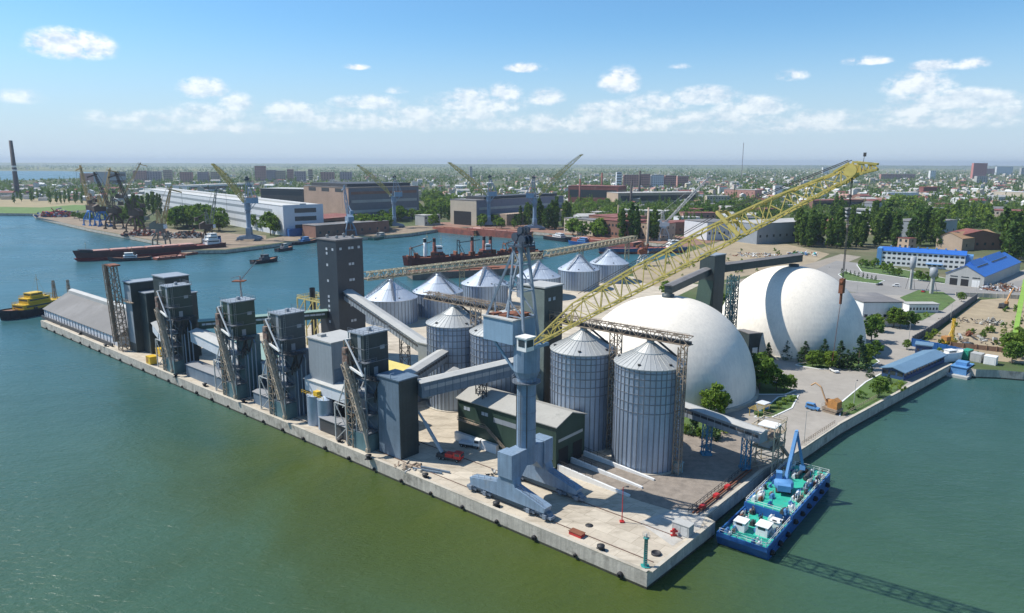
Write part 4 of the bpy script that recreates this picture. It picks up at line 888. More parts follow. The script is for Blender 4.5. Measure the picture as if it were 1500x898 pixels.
luffing_crane('tan harbour crane with boom up, on the pier in front of the cargo ship', at(237, 361), .1, tan, mat('olive_grey', (.20, .19, .14), .6), ytan, 30, 74, 1.25, LG)
luffing_crane('slender grey green harbour crane beside the round trees', at(307, 358), .6, brn, brn, mat('grey_green_steel', (.16, .18, .15), .6), 32, 78, 1.15, LG)
luffing_crane('white lattice harbour crane with boom raised to the right at the ship berth', at(970, 352), .15, mat('dirty_white', (.50, .49, .46), .6, var=.15), white, mat('dirty_white', (.5, .5, .5)), 62, 46, 1.1, LG)
luffing_crane('white legged crane with a dark red top at the end of the silo row', at(942, 389), .5, white, rust, rust, 9, 62, .7, LG)
luffing_crane('pale blue lattice crane behind the windowed tower', at(512, 345), 2.1, cblue, cblue, cblue, 30, 74, 1.2, LG)
# ---------------------------------------------------------------- vessels
def hull_mesh(Ln, B, D, bow=.22, stern=.08, sheer=.6, flare=1.12):
    # x from stern (-Ln/2) to bow (Ln/2); waterline at z=0
    rings = []; N_ = 14
    for i in range(N_ + 1):
        k = i / N_; x = -Ln / 2 + Ln * k
        w = B / 2
        if k > 1 - bow: w *= max(.03, math.cos((k - 1 + bow) / bow * math.pi / 2) ** .75)
        if k < stern: w *= .75 + .25 * k / stern
        zt = D + sheer * max(0, (k - .55) / .45) ** 2 + sheer * .4 * max(0, (.25 - k) / .25) ** 2
        xs = Ln * .03 * max(0, (k - .8) / .2)
        rings.append([(x, -w * .9, -1.0), (x, w * .9, -1.0), (x + xs, w * flare * .95, zt), (x + xs, -w * flare * .95, zt)])
    return rings
def make_boat(label, loc, rot, Ln, B, D, hullm, deckm, housem, grp=None, name='moored_boat', cat='boat', houses=(), masts=(), funnels=(), sheer=.6, extra=None, wl=None):
    t = thing(name, label, cat, (loc[0], loc[1], ZW), rot, grp)
    rg = hull_mesh(Ln, B, D, sheer=sheer)
    MB().loft(rg).build('hull', hullm, t)
    if wl: MB().loft([[(p[0] * 1.002, p[1] * 1.02, -.9 if j < 2 else D * .45) for j, p in enumerate(r)] for r in rg]).build('boot_top', wl, t)
    b = MB(); b.loft([[(r[3][0] * .97, r[3][1] * .93, r[3][2] + .02), (r[2][0] * .97, r[2][1] * .93, r[2][2] + .02), (r[2][0] * .97, r[2][1] * .93, r[2][2] + .06), (r[3][0] * .97, r[3][1] * .93, r[3][2] + .06)] for r in rg[:-1]]); b.build('deck', deckm, t)
    b = MB()
    for r0, r1 in zip(rg, rg[1:]):
        for j in (2, 3):
            p = Vector(r0[j]); q = Vector(r1[j]); b.bar(p + Vector((0, 0, .35)), q + Vector((0, 0, .35)), .15, .8)
    b.build('bulwark', hullm, t)
    for (x, l, w, z0, h, m_) in houses:
        o = MB().box(x - l / 2, -w / 2, z0, x + l / 2, w / 2, z0 + h).box(x - l / 2 - .2, -w / 2 - .2, z0 + h, x + l / 2 + .2, w / 2 + .2, z0 + h + .12).build('deckhouse', m_, t)
        wn = MB()
        for s in (-1, 1): wn.box(x - l * .42, s * (w / 2 + .02) - .02, z0 + h * .55, x + l * .42, s * (w / 2 + .02) + .02, z0 + h * .8)
        wn.box(x + l / 2, -w * .42, z0 + h * .55, x + l / 2 + .04, w * .42, z0 + h * .8); wn.build('window_band', glass, o)
    for (x, z, h) in masts:
        b = MB(); b.tube((x, 0, z), (x, 0, z + h), .16, .08, n=6); b.bar((x, -h * .18, z + h * .7), (x, h * .18, z + h * .7), .1); b.bar((x, 0, z + h * .8), (x - h * .35, 0, z), .07); b.bar((x, 0, z + h * .9), (x + h * .4, 0, z), .05); b.build('mast', ytan, t)
    for (x, z, r, h, m_) in funnels:
        o = MB().lathe([(r, z), (r * .85, z + h), (.01, z + h)], 14, c=(x, 0)).build('funnel', m_, t); MB().lathe([(r * .9, z + h * .78), (r * .88, z + h + .02)], 14, c=(x, 0)).build('funnel_top', black, o)
    if extra: extra(t)
    return t
def seg(a, b, z=ZW):
    A = at(*a, z); B_ = at(*b, z); d = B_ - A
    return (A + B_) / 2, math.atan2(d.y, d.x), d.length
# yellow tug at the quay tip
c, r_, l_ = seg((104, 449), (14, 467))
def tugx(t):
    random.seed(8)
    for k in range(26):
        x, y = random.uniform(-19, 17), random.uniform(-4.6, 4.6); s = random.uniform(.4, 1.0); MB().box(x - s, y - s, 3.2, x + s, y + s, 3.2 + 1.6 * s).tube((x, y, 3.2 + 1.6 * s), (x + .5, y, 4.0 + 2.2 * s), .3 * s, n=8).build('deck_gear', random.choice((yel, yel, rust, orange, dark)), t)
    b = MB()
    for z, r_ in ((6.6, 11), (9.6, 6.6)): b.rail([(2 - r_, -4.4, z), (2 + r_, -4.4, z), (2 + r_, 4.4, z), (2 - r_, 4.4, z), (2 - r_, -4.4, z)], r=.1)
    b.build('railing', yel, t)
    b = MB(); b.truss((-9, 0, 6), (-9, 0, 17), 1.6, 1.6, .8, .8, 6, .25, .15, up=(1, 0, 0)); b.truss((-18, 0, 3), (-18, 0, 16), 1.4, 1.4, .8, .8, 6, .25, .15, up=(1, 0, 0)); b.bar((-9, -2, 15), (-9, 2, 15), .25); b.build('lattice_mast', tan, t)
    b = MB()
    for i in range(11): a = -math.pi / 2 + math.pi * i / 10; b.lathe([(.7, 1.2), (.7, 2.6), (.2, 2.6)], 8, c=(15 + 3.2 * math.cos(a), 4.6 * math.sin(a)))
    b.build('bow_fender', black, t)
    for x in (6, -2): MB().tube((x, 2.6, 2.6), (x, 2.6, 3.6), 1.3).tube((x, -2.6, 2.6), (x, -2.6, 3.6), 1.3).build('winch', yel, t)
make_boat('black hulled tug with bright yellow superstructure at the tip of the quay', c, r_ , 45, 12.5, 3.2, hullb, mat('tug_deck', (.20, .10, .06), .8), yel, name='tugboat', cat='tug', houses=((2, 22, 9, 3.1, 3.4, yel), (3, 13, 7.4, 6.5, 3.0, yel), (3.5, 7, 5.6, 9.5, 2.6, yel), (-13, 8, 7, 3.1, 3.0, yel)), masts=((0.5, 12, 10), (-9, 6, 11), (-18, 3, 13)), funnels=((-3, 6, 1.2, 4, yel),), sheer=1.6, extra=tugx)
# long cargo ship across the basin
c, r_, l_ = seg((330, 366), (113, 383))
def cargox(t):
    L2 = l_ / 2
    MB().box(-L2 * .55, -5.6, 6.0, L2 * .8, 5.6, 8.0).build('hatch_coaming', rustl, t)
    for k in range(6):
        x = -L2 * .52 + k * L2 * .225; MB().box(x, -5.2, 8.0, x + L2 * .2, 5.2, 8.7).build('hatch_cover', mat('pink_primer', (.42, .24, .20), .8, var=.12), t)
    MB().extr([(L2 * .82, -6.5, 7), (L2 * .97, -3, 7.8), (L2 * .97, 3, 7.8), (L2 * .82, 6.5, 7)], (0, 0, 2.4)).build('forecastle', hullb, t)
make_boat('long cargo ship with black bow and dark red hull moored across the water', c, r_, l_ * .98, 16, 6.2, mat('dark_maroon_hull', (.085, .032, .035), .6, var=.3, streak=.3), rustl, white, name='cargo_ship', cat='ship', houses=((-l_ * .40, 12, 12, 6.3, 5, white), (-l_ * .40, 9, 10, 11.3, 3, white), (-l_ * .41, 6, 8, 14.3, 2.6, white)), masts=((-l_ * .41, 17, 6), (l_ * .44, 9, 8)), funnels=((-l_ * .46, 8, 1.8, 6, blue),), sheer=2.5, extra=cargox, wl=mat('red_boot_top', (.22, .03, .03), .7))
SBG = 'small craft across the basin'
def small(label, a, b, hm, hs, D=2.0, w=None, funnel=None, name='tugboat', cat='tug', dm=None):
    c, r_, l_ = seg(a, b); w = w or l_ * .27
    make_boat(label, c, r_, l_, w, D, hm, dm or mat('tug_deck', (.2, .1, .06)), hs, name=name, cat=cat, grp=SBG, houses=((0, l_ * .32, w * .6, D, 2.4, hs), (l_ * .03, l_ * .2, w * .5, D + 2.4, 2.3, hs)), masts=((-l_ * .05, D + 3, 8),), funnels=((-l_ * .12, D + 2, .8, 3, funnel or hullb),), sheer=1.4)
small('white decked tug alongside the cargo ship', (222, 380), (160, 383), hullb, white)
small('dark tug under way alone in the middle of the basin', (369, 387), (406, 382), hullb, mat('dark_house', (.10, .11, .13)))
small('small dark boat moored at the far quay beside the blue crane', (405, 369), (428, 365), hullb, lgrey)
small('dark tug with a blue house moored below the white shed', (428, 359), (463, 354), hullb, lblue)
small('little green boat behind the windowed tower', (543, 352), (570, 347), mat('green_hull', (.03, .13, .10)), lgrey)
def barge(label, a, b, w, h, hm, dm, grp='rusty hulks and barges in the basin'):
    c, r_, l_ = seg(a, b); t = thing('barge', label, 'barge', (c.x, c.y, ZW), r_, grp)
    MB().extr([(-l_ / 2, -w / 2, .4), (-l_ / 2 + 1.5, -w / 2, -.8), (l_ / 2 - 1.5, -w / 2, -.8), (l_ / 2, -w / 2, .4), (l_ / 2, -w / 2, h), (-l_ / 2, -w / 2, h)], (0, w, 0)).build('hull', hm, t)
    MB().box(-l_ / 2 + .6, -w / 2 + .6, h, l_ / 2 - .6, w / 2 - .6, h + .06).build('deck', dm, t)
    b_ = MB()
    for k in range(5): x = -l_ * .4 + l_ * .2 * k; b_.box(x - .4, -w / 2 + .2, h + .06, x + .4, -w / 2 + .9, h + .8)
    b_.box(-l_ * .3, -w * .2, h + .06, l_ * .3, w * .3, h + .7); b_.build('fittings', rust, t)
    return t
barge('flat rust red barge in front of the cargo ship', (227, 381), (268, 377), 9, 2.2, rustl, mat('pink_primer', (.42, .24, .2)))
barge('long rust red pontoon along the far pier', (268, 374), (360, 362), 10, 2.0, rustl, mat('trodden_sand', (.33, .23, .15)))
barge('long rust red floating hulk under the two blue cranes', (690, 343), (775, 350), 16, 8, rustl, mat('pink_primer', (.42, .24, .2)))
barge('second rust red hulk moored at the corner of the basin', (640, 339), (700, 345), 14, 6.0, rustl, rust)
barge('dark red hulk reaching along the right shore of the basin', (845, 356), (935, 364), 20, 6.5, rustl, mat('pink_primer', (.42, .24, .2)))
barge('low flat barge below the crane at the basin corner', (578, 343), (608, 341), 8, 1.4, tan, mat('trodden_sand', (.33, .23, .15)))
barge('dark old pontoon below the cantilever truss behind the silos', (600, 408), (760, 399), 18, 5.0, mat('grey_brown_hull', (.20, .165, .14), .8, var=.3, streak=.4), rust)
def dredger(label, a, b, fun, gantry):
    c, r_, l_ = seg(a, b); w = 10
    def ex(t):
        g = MB()
        x = l_ * .36
        for s in (-1, 1): g.bar((x, 3 * s, 3), (x, 2.4 * s, 11 if gantry else 8), .5); g.bar((x - 6, 3 * s, 3), (x - .5, 2.4 * s, 9), .3)
        g.bar((x, -2.6, 11 if gantry else 8), (x, 2.6, 11 if gantry else 8), .6); g.bar((x, 0, 10 if gantry else 8), (-l_ * .1, 0, 11), .35)
        g.build('gantry', rust if not gantry else hullb, t)
        g = MB()
        for k in range(10):
            x = random.uniform(-l_ * .42, l_ * .42); g.box(x, random.uniform(-4, 1), 3, x + random.uniform(1, 3), random.uniform(1.5, 4), random.uniform(4, 6))
        g.build('deck_machinery', rust, t)
    bt_ = make_boat(label, c, r_, l_, w, 3, mat('maroon_hull', (.13, .035, .03), .7, var=.3), rust, rust, name='dredger', cat='ship', grp='old red dredgers laid up behind the silos', houses=((-l_ * .22, l_ * .2, 6.5, 3, 3, rustl), (-l_ * .25, l_ * .12, 5, 6, 2.6, white)), masts=((0, 5, 12), (-l_ * .3, 8, 6)), funnels=tuple((x, 4, 1.5, 8.5, m_) for x, m_ in fun), sheer=1.0, extra=ex); bt_.scale = (1, 1.2, 1.75)
dredger('dark red dredger with a white black topped funnel, leftmost of the laid up vessels', (660, 386), (592, 389), ((2, white), (-6, rustl)), False)
dredger('dark red dredger with a tall black gantry among the laid up vessels', (730, 382), (662, 386), ((-8, rustl), (-14, rustl), (3, rustl)), True)
dredger('dark red dredger with a pale wheelhouse mast, nearest the crane mast', (792, 377), (730, 381), ((-4, rustl), (4, rustl)), False)
c, r_, l_ = seg((880, 372), (1003, 369))
make_boat('blue and red cargo vessel with white deckhouse at the basin end', c, r_ + math.pi, l_, 13, 4.5, mat('faded_blue_hull', (.05, .12, .22), .6, var=.3, streak=.3), rustl, white, name='cargo_ship', cat='ship', houses=((-l_ * .36, 12, 9, 4.6, 4, white), (-l_ * .36, 8, 8, 8.6, 3, white)), masts=((-l_ * .36, 11, 6),), funnels=((-l_ * .42, 8, 1.2, 4, rustl),), wl=rustl, extra=None)
small('white and black vessel moored below the right hand blue crane', (800, 350), (838, 355), hullb, white, 3.5, name='moored_vessel', cat='ship')
small('small bright blue vessel beside the dark red hulk', (836, 357), (872, 361), blue, lblue, 3.0, name='moored_vessel', cat='ship')

# blue work barge with excavator at the quay
b0 = at(1050, 800, ZW); 
bd = Vector((math.cos(R(51)), math.sin(R(51)), 0)); bn = Vector((bd.y, -bd.x, 0)); brot = math.atan2(bd.y, bd.x)
bl0 = at(1049, 785, -1.4); bl0.z = ZW; LB, WB = 46, 11.4
def B2(x, y, z=0): return bl0 + bd * x + bn * y + Vector((0, 0, z))
t = thing('work_barge', 'blue work barge with bright green decks moored against the quay wall', 'barge', (bl0.x, bl0.y, ZW), brot)
# local x along the hull, y = left; the quay side is +y
hb = MB(); hb.extr([(.0, -WB, 2.2), (1.5, -WB, -.8), (LB - 1.5, -WB, -.8), (LB, -WB, .6), (LB, -WB, 4.2), (16, -WB, 4.2), (16, -WB, 2.2)], (0, WB, 0)); hb.build('hull', blue, t)
MB().box(.5, -WB + .5, 2.2, 15.8, -.5, 2.27).build('lower_deck', deckg, t); MB().box(16.3, -WB + .5, 4.2, LB - .4, -.5, 4.27).build('upper_deck', deckg, t)
b = MB(); b.box(0, -WB, 2.2, .3, 0, 3.2); b.box(.3, -WB, 2.2, 16, -WB + .3, 3.2); b.box(.3, -.3, 2.2, 16, 0, 3.2)
for x in (3, 8, 12): b.box(x, -WB - .12, 1.0, x + 3, -WB, 1.9)
b.build('bulwark', blue, t)
b = MB(); b.rail([(.5, -WB + .4, 3.1), (15.5, -WB + .4, 3.1)], r=.07); b.rail([(16.2, -WB + .3, 4.2), (LB - .3, -WB + .3, 4.2), (LB - .3, -.3, 4.2), (16.2, -.3, 4.2), (16.2, -WB + .3, 4.2)], r=.07); b.rail([(.4, -WB + .5, 3.1), (.4, -.5, 3.1)], r=.07); b.build('railing', white, t)
for x0, y0, w_, d_, h_ in ((5, -4.4, 2.6, 2.4, 2.2), (6, -9.2, 3.2, 2.6, 2.3), (11, -10, 2, 2, 1.8)):
    o = MB().box(x0, y0, 2.27, x0 + w_, y0 + d_, 2.27 + h_).box(x0 - .2, y0 - .2, 2.27 + h_, x0 + w_ + .2, y0 + d_ + .2, 2.4 + h_).build('deckhouse', white, t)
    MB().box(x0 - .03, y0 + .5, 3.8, x0, y0 + d_ - .5, 4.6).box(x0 + .5, y0 - .03, 3.8, x0 + w_ - .5, y0, 4.6).build('window_band', glass, o)
random.seed(4)
for k in range(130):
    x = random.uniform(1.5, LB - 1.5); y = -random.choice((random.uniform(.8, 2.6), random.uniform(WB - 2.8, WB - .8), random.uniform(1, WB - 1))); m_ = random.choice((rust, dark, tan, white, white, blue, lblue, lgrey))
    if 24 < x < 33 and -8 < y < -2: continue
    z = 2.27 if x < 16 else 4.27; s = random.uniform(.25, .75)
    b = MB().box(x - s, y - s * .6, z, x + s, y + s * .6, z + s * .8); b.tube((x - s, y, z + s * 1.1), (x + s, y, z + s * 1.1), s * .5, n=12); b.bar((x, y - s, z), (x, y - s, z + 1.6), .14); b.build('deck_gear', m_, t)
for k in range(9): 
    x = 2.5 + k * 5; MB().lathe([(.25, -.6), (.62, -.3), (.62, .3), (.25, .6)], 12).build('tyre_fender', black, t, (x, -WB - .35, 1.3 if x < 16 else 2.4)).rotation_euler = (R(90), 0, 0)
b = MB()
for s in (-1, 1): b.tube((37, -6.5 + s, 4.9), (42, -6.5 + s, 5.0), .5); 
b.build('pipe_bundle', dark, t)
t = thing('excavator', 'blue excavator with a long arm standing on the green barge deck', 'excavator', B2(28, 5.2, 4.27) , brot + .35); t.scale = (.8, .8, .8)
b = MB()
for s in (-1, 1): b.extr([(-2.6, s * 1.9 - .4, .4), (-2.2, s * 1.9 - .4, 0), (2.2, s * 1.9 - .4, 0), (2.6, s * 1.9 - .4, .4), (2.2, s * 1.9 - .4, 1.0), (-2.2, s * 1.9 - .4, 1.0)], (0, .8, 0))
b.box(-1.4, -1.6, .5, 1.4, 1.6, 1.1); b.build('undercarriage', dark, t)
ub = MB().lathe([(2.6, 1.1), (2.9, 1.5), (2.9, 3.0), (2.4, 3.5), (.01, 3.6)], 20); ub.box(-4.4, -1.9, 1.5, -1.5, 1.9, 3.4); ub.build('body', lblue, t)
MB().box(.4, .6, 3.2, 2.8, 2.4, 5.4).build('cab', lblue, t); MB().box(2.8, .8, 3.8, 2.85, 2.2, 5.2).box(.7, 2.4, 3.8, 2.5, 2.45, 5.2).build('cab_window', glass, t)
b = MB(); b.bar((1.5, -.6, 3), (7.4, -3.0, 17), 1.0, 1.2); b.bar((1, -.8, 5), (4.4, -1.8, 10.5), .35); b.build('boom', lblue, t)
b = MB(); b.bar((7.2, -2.9, 17.4), (9.4, -5.6, 5.5), .85, .85); b.bar((5.8, -2.4, 14.5), (8.0, -3.8, 14), .3); b.extr([(9.0, -6.4, 5.6), (10.2, -6.4, 5.0), (10, -6.4, 3.8), (8.4, -6.4, 4.0)], (0, 1.6, 0)); b.build('arm', lblue, t)
# blue pontoon boat by the small basin corner, white boat on the quay
c = at(1409, 548, ZW)
t = thing('pontoon_boat', 'small blue pontoon boat with a boxy cabin moored in the corner', 'boat', c, .75)
MB().box(-8, -4, -.5, 8, 4, 1.0).build('hull', lgrey, t); MB().box(-5.5, -2.8, 1, 4, 2.8, 4).box(-5.8, -3, 4, 4.3, 3, 4.2).box(-3, -2, 4.2, 1, 2, 5.6).build('cabin', lblue, t)
MB().box(4, -2, 2.2, 4.04, 2, 3.3).box(-5, -2.84, 2.2, 3.5, -2.8, 3.3).build('cabin_window', glass, t); b = MB(); b.rail([(-7.8, -3.8, 1), (7.8, -3.8, 1), (7.8, 3.8, 1)], r=.07); b.build('railing', white, t)
t = make_boat('white motor boat propped on the quay by the blue shed', at(1389, 528), 0.3, 13, 4.4, 2.0, white, lgrey, white, name='motor_boat', cat='boat', houses=((0.5, 4, 2.6, 2.0, 1.5, white),), masts=(), sheer=.7)
t.location.z = 1.0
# ---------------------------------------------------------------- small things on the quay
def fender(u):
    pass
fe = None
FG_ = 'black rubber fenders along the quay wall'
for i in range(31):
    u = 6 + i * 11.3
    p = L(u, -.35, ZW + 1.0)
    if fe is None:
        fe = MB().lathe([(.25, -.4), (.65, -.28), (.65, .28), (.25, .4)], 14).build('fender', black, None, p); fe.rotation_euler = (R(90), 0, QA); tag(fe, 'black tyre fender hanging at the waterline of the quay wall', 'fender', FG_)
    else:
        o = fe.copy(); COL.objects.link(o); o.location = p; s = random.uniform(.6, .95); o.scale = (s, s, s)
bo = None
for i, (x, y) in enumerate(((623, 700), (727, 742), (880, 806), (497, 648), (412, 608), (357, 590), (300, 566), (258, 552), (155, 508), (118, 490), (92, 478), (540, 672))):
    p = at(x, y)
    if bo is None:
        bo = MB().lathe([(.55, 0), (.5, .75), (.85, .85), (.85, 1.15), (.01, 1.3)], 16).box(-.9, -.9, -.02, .9, .9, .12).build('bollard', broken, None, p); tag(bo, 'black cast iron mooring bollard standing on the quay edge', 'bollard', 'mooring bollards on the quay')
    else: o = bo.copy(); COL.objects.link(o); o.location = p
tag(MB().lathe([(1.05, 0), (1.05, .45), (.85, .5), (.85, .3), (.01, .3)], 18).build('capstan_ring', broken, None, at(961, 812)), 'round black ring lying on the concrete by the teal beacon', 'mooring ring')
tag(MB().lathe([(.9, 0), (.9, .12), (.01, .14)], 16).build('manhole', broken, None, at(863, 770)), 'dark round manhole in the pale slab', 'manhole')
t = thing('beacon', 'slim teal navigation beacon at the outer corner of the quay', 'beacon', at(945, 830), 0)
MB().lathe([(.42, 0), (.38, 6.2), (.6, 6.25), (.6, 6.4), (.01, 6.4)], 14).box(-.8, -.8, -.02, .8, .8, .2).build('post', mat('beacon_teal', (.03, .26, .24), .5), t)
b = MB(); b.rail([(-.6, -.6, 6.4), (.6, -.6, 6.4), (.6, .6, 6.4), (-.6, .6, 6.4), (-.6, -.6, 6.4)], h=.9, r=.05, step=1); b.lathe([(.18, 6.4), (.22, 7.2), (.01, 7.4)], 8)
for k in range(12): b.bar((-.2, -.52, .4 + k * .5), (.2, -.52, .4 + k * .5), .05)
b.build('lantern_cage', lgrey, t)
t = thing('red_pole', 'thin rusty red pole standing in the shade near the crane', 'pole', at(911, 765)); MB().tube((0, 0, 0), (0, 0, 8.6), .13, .08).box(-.5, -.5, 0, .5, .5, .35).build('pole', red, t); MB().tube((0, 0, 8.5), (.9, 0, 8.8), .07).box(.7, -.2, 8.6, 1.3, .2, 8.8).build('lamp_head', dark, t)
t = thing('control_cabinet', 'grey control cabinet at the quay corner', 'cabinet', at(1000, 782), QA); MB().box(-2, -1.2, 0, 2, 1.2, 2.6).box(-2.1, -1.3, 2.6, 2.1, 1.3, 2.75).build('case', lgrey, t); MB().box(-1.6, -1.24, .3, -.1, -1.2, 2.3).box(.1, -1.24, .3, 1.6, -1.2, 2.3).build('door', mat('pale_door', (.5, .5, .48)), t)
t = thing('fire_hydrant', 'red fire fighting hose stand beside the grey cabinet', 'hydrant', at(987, 785)); MB().lathe([(.35, 0), (.35, 1.5), (.5, 1.6), (.01, 1.9)], 12).tube((-.8, 0, 1.1), (.8, 0, 1.1), .25).box(-.7, -.35, 0, .7, .35, .25).build('stand', red, t)
t = thing('red_crate', 'flat red crate at the end of the crane bogies', 'crate', at(845, 784), QA); MB().box(-1.6, -.8, 0, 1.6, .8, .8).build('box', red, t); MB().box(-1.7, -.9, .8, 1.7, .9, .9).build('lid', rust, t)
t = thing('switch_box', 'pale teal switch box at the foot of the outer silo', 'cabinet', at(993, 692), QA); MB().box(-1, -.8, 0, 1, .8, 2.8).box(-1.2, -1, 2.8, 1.2, 1, 3).build('case', mat('pale_teal', (.22, .34, .36), .5), t); MB().box(-.7, -.84, .4, .7, -.8, 2.5).build('door', lgrey, t)
t = thing('guard_hut', 'small yellow and white hut beside the green hall', 'hut', at(697, 640), QA); MB().box(-1.6, -1.6, 0, 1.6, 1.6, 3.4).build('wall', yel, t); MB().extr([(-2, -2, 3.4), (2, -2, 3.4), (0, -2, 4.6)], (0, 4, 0)).build('roof', rust, t); MB().box(-.5, -1.66, 0, .5, -1.6, 2.2).build('door', dark, t)
def wheels(t, xs, y, r=.52):
    for x in xs:
        for s in (-1, 1):
            o = MB().lathe([(r * .55, -.2), (r, -.16), (r, .16), (r * .55, .2)], 16).build('wheel', black, t, (x, s * y, r)); o.rotation_euler = (R(90), 0, 0); MB().lathe([(.01, -.19), (r * .5, -.15), (r * .5, .15), (.01, .19)], 12).build('rim', lgrey, o)
t = thing('mobile_crane_truck', 'red cabbed mobile crane truck with its pale boom raised', 'truck', at(660, 674), math.atan2(-.4, .9)); t.scale = (.82, .82, .82)
MB().box(-5, -1.2, .7, 3.2, 1.2, 1.3).build('chassis', dark, t); MB().box(1.6, -1.25, 1.2, 4.4, 1.25, 3.3).build('cab', red, t); MB().box(4.4, -1.1, 2.1, 4.44, 1.1, 3.1).box(2.2, -1.28, 2.2, 4, -1.25, 3.1).build('cab_window', glass, t); MB().box(-1.5, -1.2, 1.3, 1.4, 1.2, 2.6).build('crane_base', red, t); MB().box(-4.8, -1.1, 1.3, -1.7, 1.1, 2.0).build('counterweight', dark, t)
wheels(t, (3, -2.2, -3.6), 1.05)
b = MB(); b.bar((-3.2, 0, 2.2), (-10.5, 1.2, 11.5), .85, .9); b.bar((-10.5, 1.2, 11.5), (-13.2, 1.6, 14.6), .6, .6); b.bar((-3.4, 0, 2), (-6.2, .5, 5.8), .4); b.build('telescopic_boom', mat('pale_blue_boom', (.30, .38, .44), .5), t); MB().tube((-13.2, 1.6, 14.5), (-13.2, 1.6, 3), .05, n=5).box(-13.4, 1.4, 2.4, -13, 1.8, 3).build('hoist_rope', dark, t)
t = thing('white_truck', 'white truck with an open chassis parked by the white ramp wall', 'truck', at(690, 655), math.atan2(-.35, .9)); t.scale = (.85, .85, .85)
MB().box(-4, -1.1, .7, 3, 1.1, 1.2).build('chassis', dark, t); MB().box(1.2, -1.2, 1.1, 3.6, 1.2, 3.2).build('cab', white, t); MB().box(3.6, -1, 2.1, 3.64, 1, 3).box(1.7, -1.23, 2.1, 3.3, -1.2, 3).build('cab_window', glass, t); MB().box(-4, -1.2, 1.2, 1, 1.2, 1.9).build('bed', whitec, t); wheels(t, (2.4, -1.6, -3), 1.0)
for lb_, p, m_ in (('yellow machinery box standing alone on the quay', (223, 533), yel), ('yellow machinery box against the dark stepped block', (237, 521), yel)):
    t = thing('machinery_box', lb_, 'machine box', at(*p), QA, 'yellow machinery boxes'); MB().box(-2, -1.5, .3, 2, 1.5, 3.2).box(-2.1, -1.6, 3.2, 2.1, 1.6, 3.35).build('case', m_, t); MB().box(-2, -1.5, 0, 2, 1.5, .3).build('skid', dark, t); MB().box(-1.5, -1.54, .8, 0, -1.5, 2.8).build('door', orange, t)
def scrap(name, label, cat, loc, n, r, ms, hmax=1.6, s=(.4, 1.4)):
    b = MB()
    for i in range(n):
        a = random.uniform(0, 6.28); q = r * math.sqrt(random.random()); x, y = q * math.cos(a), q * math.sin(a) * .7; z = hmax * (1 - q / r) * random.random()
        l_ = random.uniform(*s); d = Vector((random.uniform(-1, 1), random.uniform(-1, 1), random.uniform(-.3, .6))).normalized() * l_
        b.bar((x, y, max(z, .1)), Vector((x, y, max(z, .1))) + d, l_ * random.uniform(.1, .5), l_ * random.uniform(.1, .4), m=random.randrange(len(ms)))
    return tag(b.build(name, ms, None, loc), label, cat, None, None)
scrap('timber_pile', 'small pile of timber and parts behind the crane leg', 'pile', at(728, 698), 26, 3.5, [tan, dark, lgrey])
scrap('board_pile', 'flat boards lying in front of the dark box tower', 'pile', at(598, 685), 16, 3.6, [tan, lgrey, conc], .3, (1, 2.6))
t = thing('steel_beams', 'two grey steel beams lying beside the red mobile crane', 'beams', at(632, 690), 0); MB().bar((-5, 1, .3), (3, -2, .3), .5).bar((-3, 2, .3), (5, -1.5, .3), .5).build('beam', dblue, t)
t = thing('quay_pipe', 'dark red pipe run with short posts along the right quay wall', 'pipe', (0, 0, 0)); pr2 = [at(1028, 757), at(1108, 692)]
b = MB(); b.tube(pr2[0] + Vector((-1, .8, .5)), pr2[1] + Vector((-1, .8, .5)), .22); b.tube(pr2[0] + Vector((-1.8, 1.4, .3)), pr2[1] + Vector((-1.8, 1.4, .3)), .18)
b.build('pipe', rust, t); b = MB(); b.rail([pr2[0] + Vector((-2.6, 2, 0)), pr2[1] + Vector((-2.6, 2, 0))], r=.1); b.build('handrail', dark, t)
for k in (.12, .35, .55): p = pr2[0].lerp(pr2[1], k) + Vector((-1.3, 1, 0)); MB().box(-.8, -.5, 0, .8, .5, 1.1).build('valve_box', red, t, p, .78)
for i, (p, q) in enumerate((((1180, 655), (1228, 623)), ((1240, 612), (1294, 582)))):
    b = MB(); b.rail([at(*p) + Vector((-.9, .6, .3)), at(*q) + Vector((-.9, .6, .3))], r=.09, step=1.6); tag(b.build('quay_railing', tan), ('rusty railing on the quay near the loading frame', 'rusty railing along the quay beside the garden wall')[i], 'railing')
t = thing('crawler_crane', 'orange crawler crane with a short bent jib at the quay road', 'crane', at(1218, 604), 2.2); t.scale = (.82, .82, .9)
b = MB()
for s in (-1, 1): b.extr([(-3, s * 1.8 - .4, .6), (-2.4, s * 1.8 - .4, 0), (2.4, s * 1.8 - .4, 0), (3, s * 1.8 - .4, .6), (2.4, s * 1.8 - .4, 1.1), (-2.4, s * 1.8 - .4, 1.1)], (0, .8, 0))
b.box(-3.4, -2.4, 1.1, 3, 2.4, 2.0); b.rail([(-3.4, -2.4, 2), (3, -2.4, 2), (3, 2.4, 2)], r=.07); b.build('undercarriage', tan, t)
MB().box(-3, -1.8, 2, 1, 1.8, 4.6).extr([(-3, -1.8, 4.6), (0, -1.8, 4.6), (-1, -1.8, 5.6)], (0, 3.6, 0)).build('body', orange, t); MB().box(1, -1.8, 2.1, 3, -.2, 4.4).build('cab', orange, t)
b = MB(); b.path([(2, .6, 3), (5, .6, 8.6), (7.5, .6, 9.6), (9.4, .6, 8.2)], .3); b.build('jib', mat('faded_orange', (.48, .30, .16), .6), t)
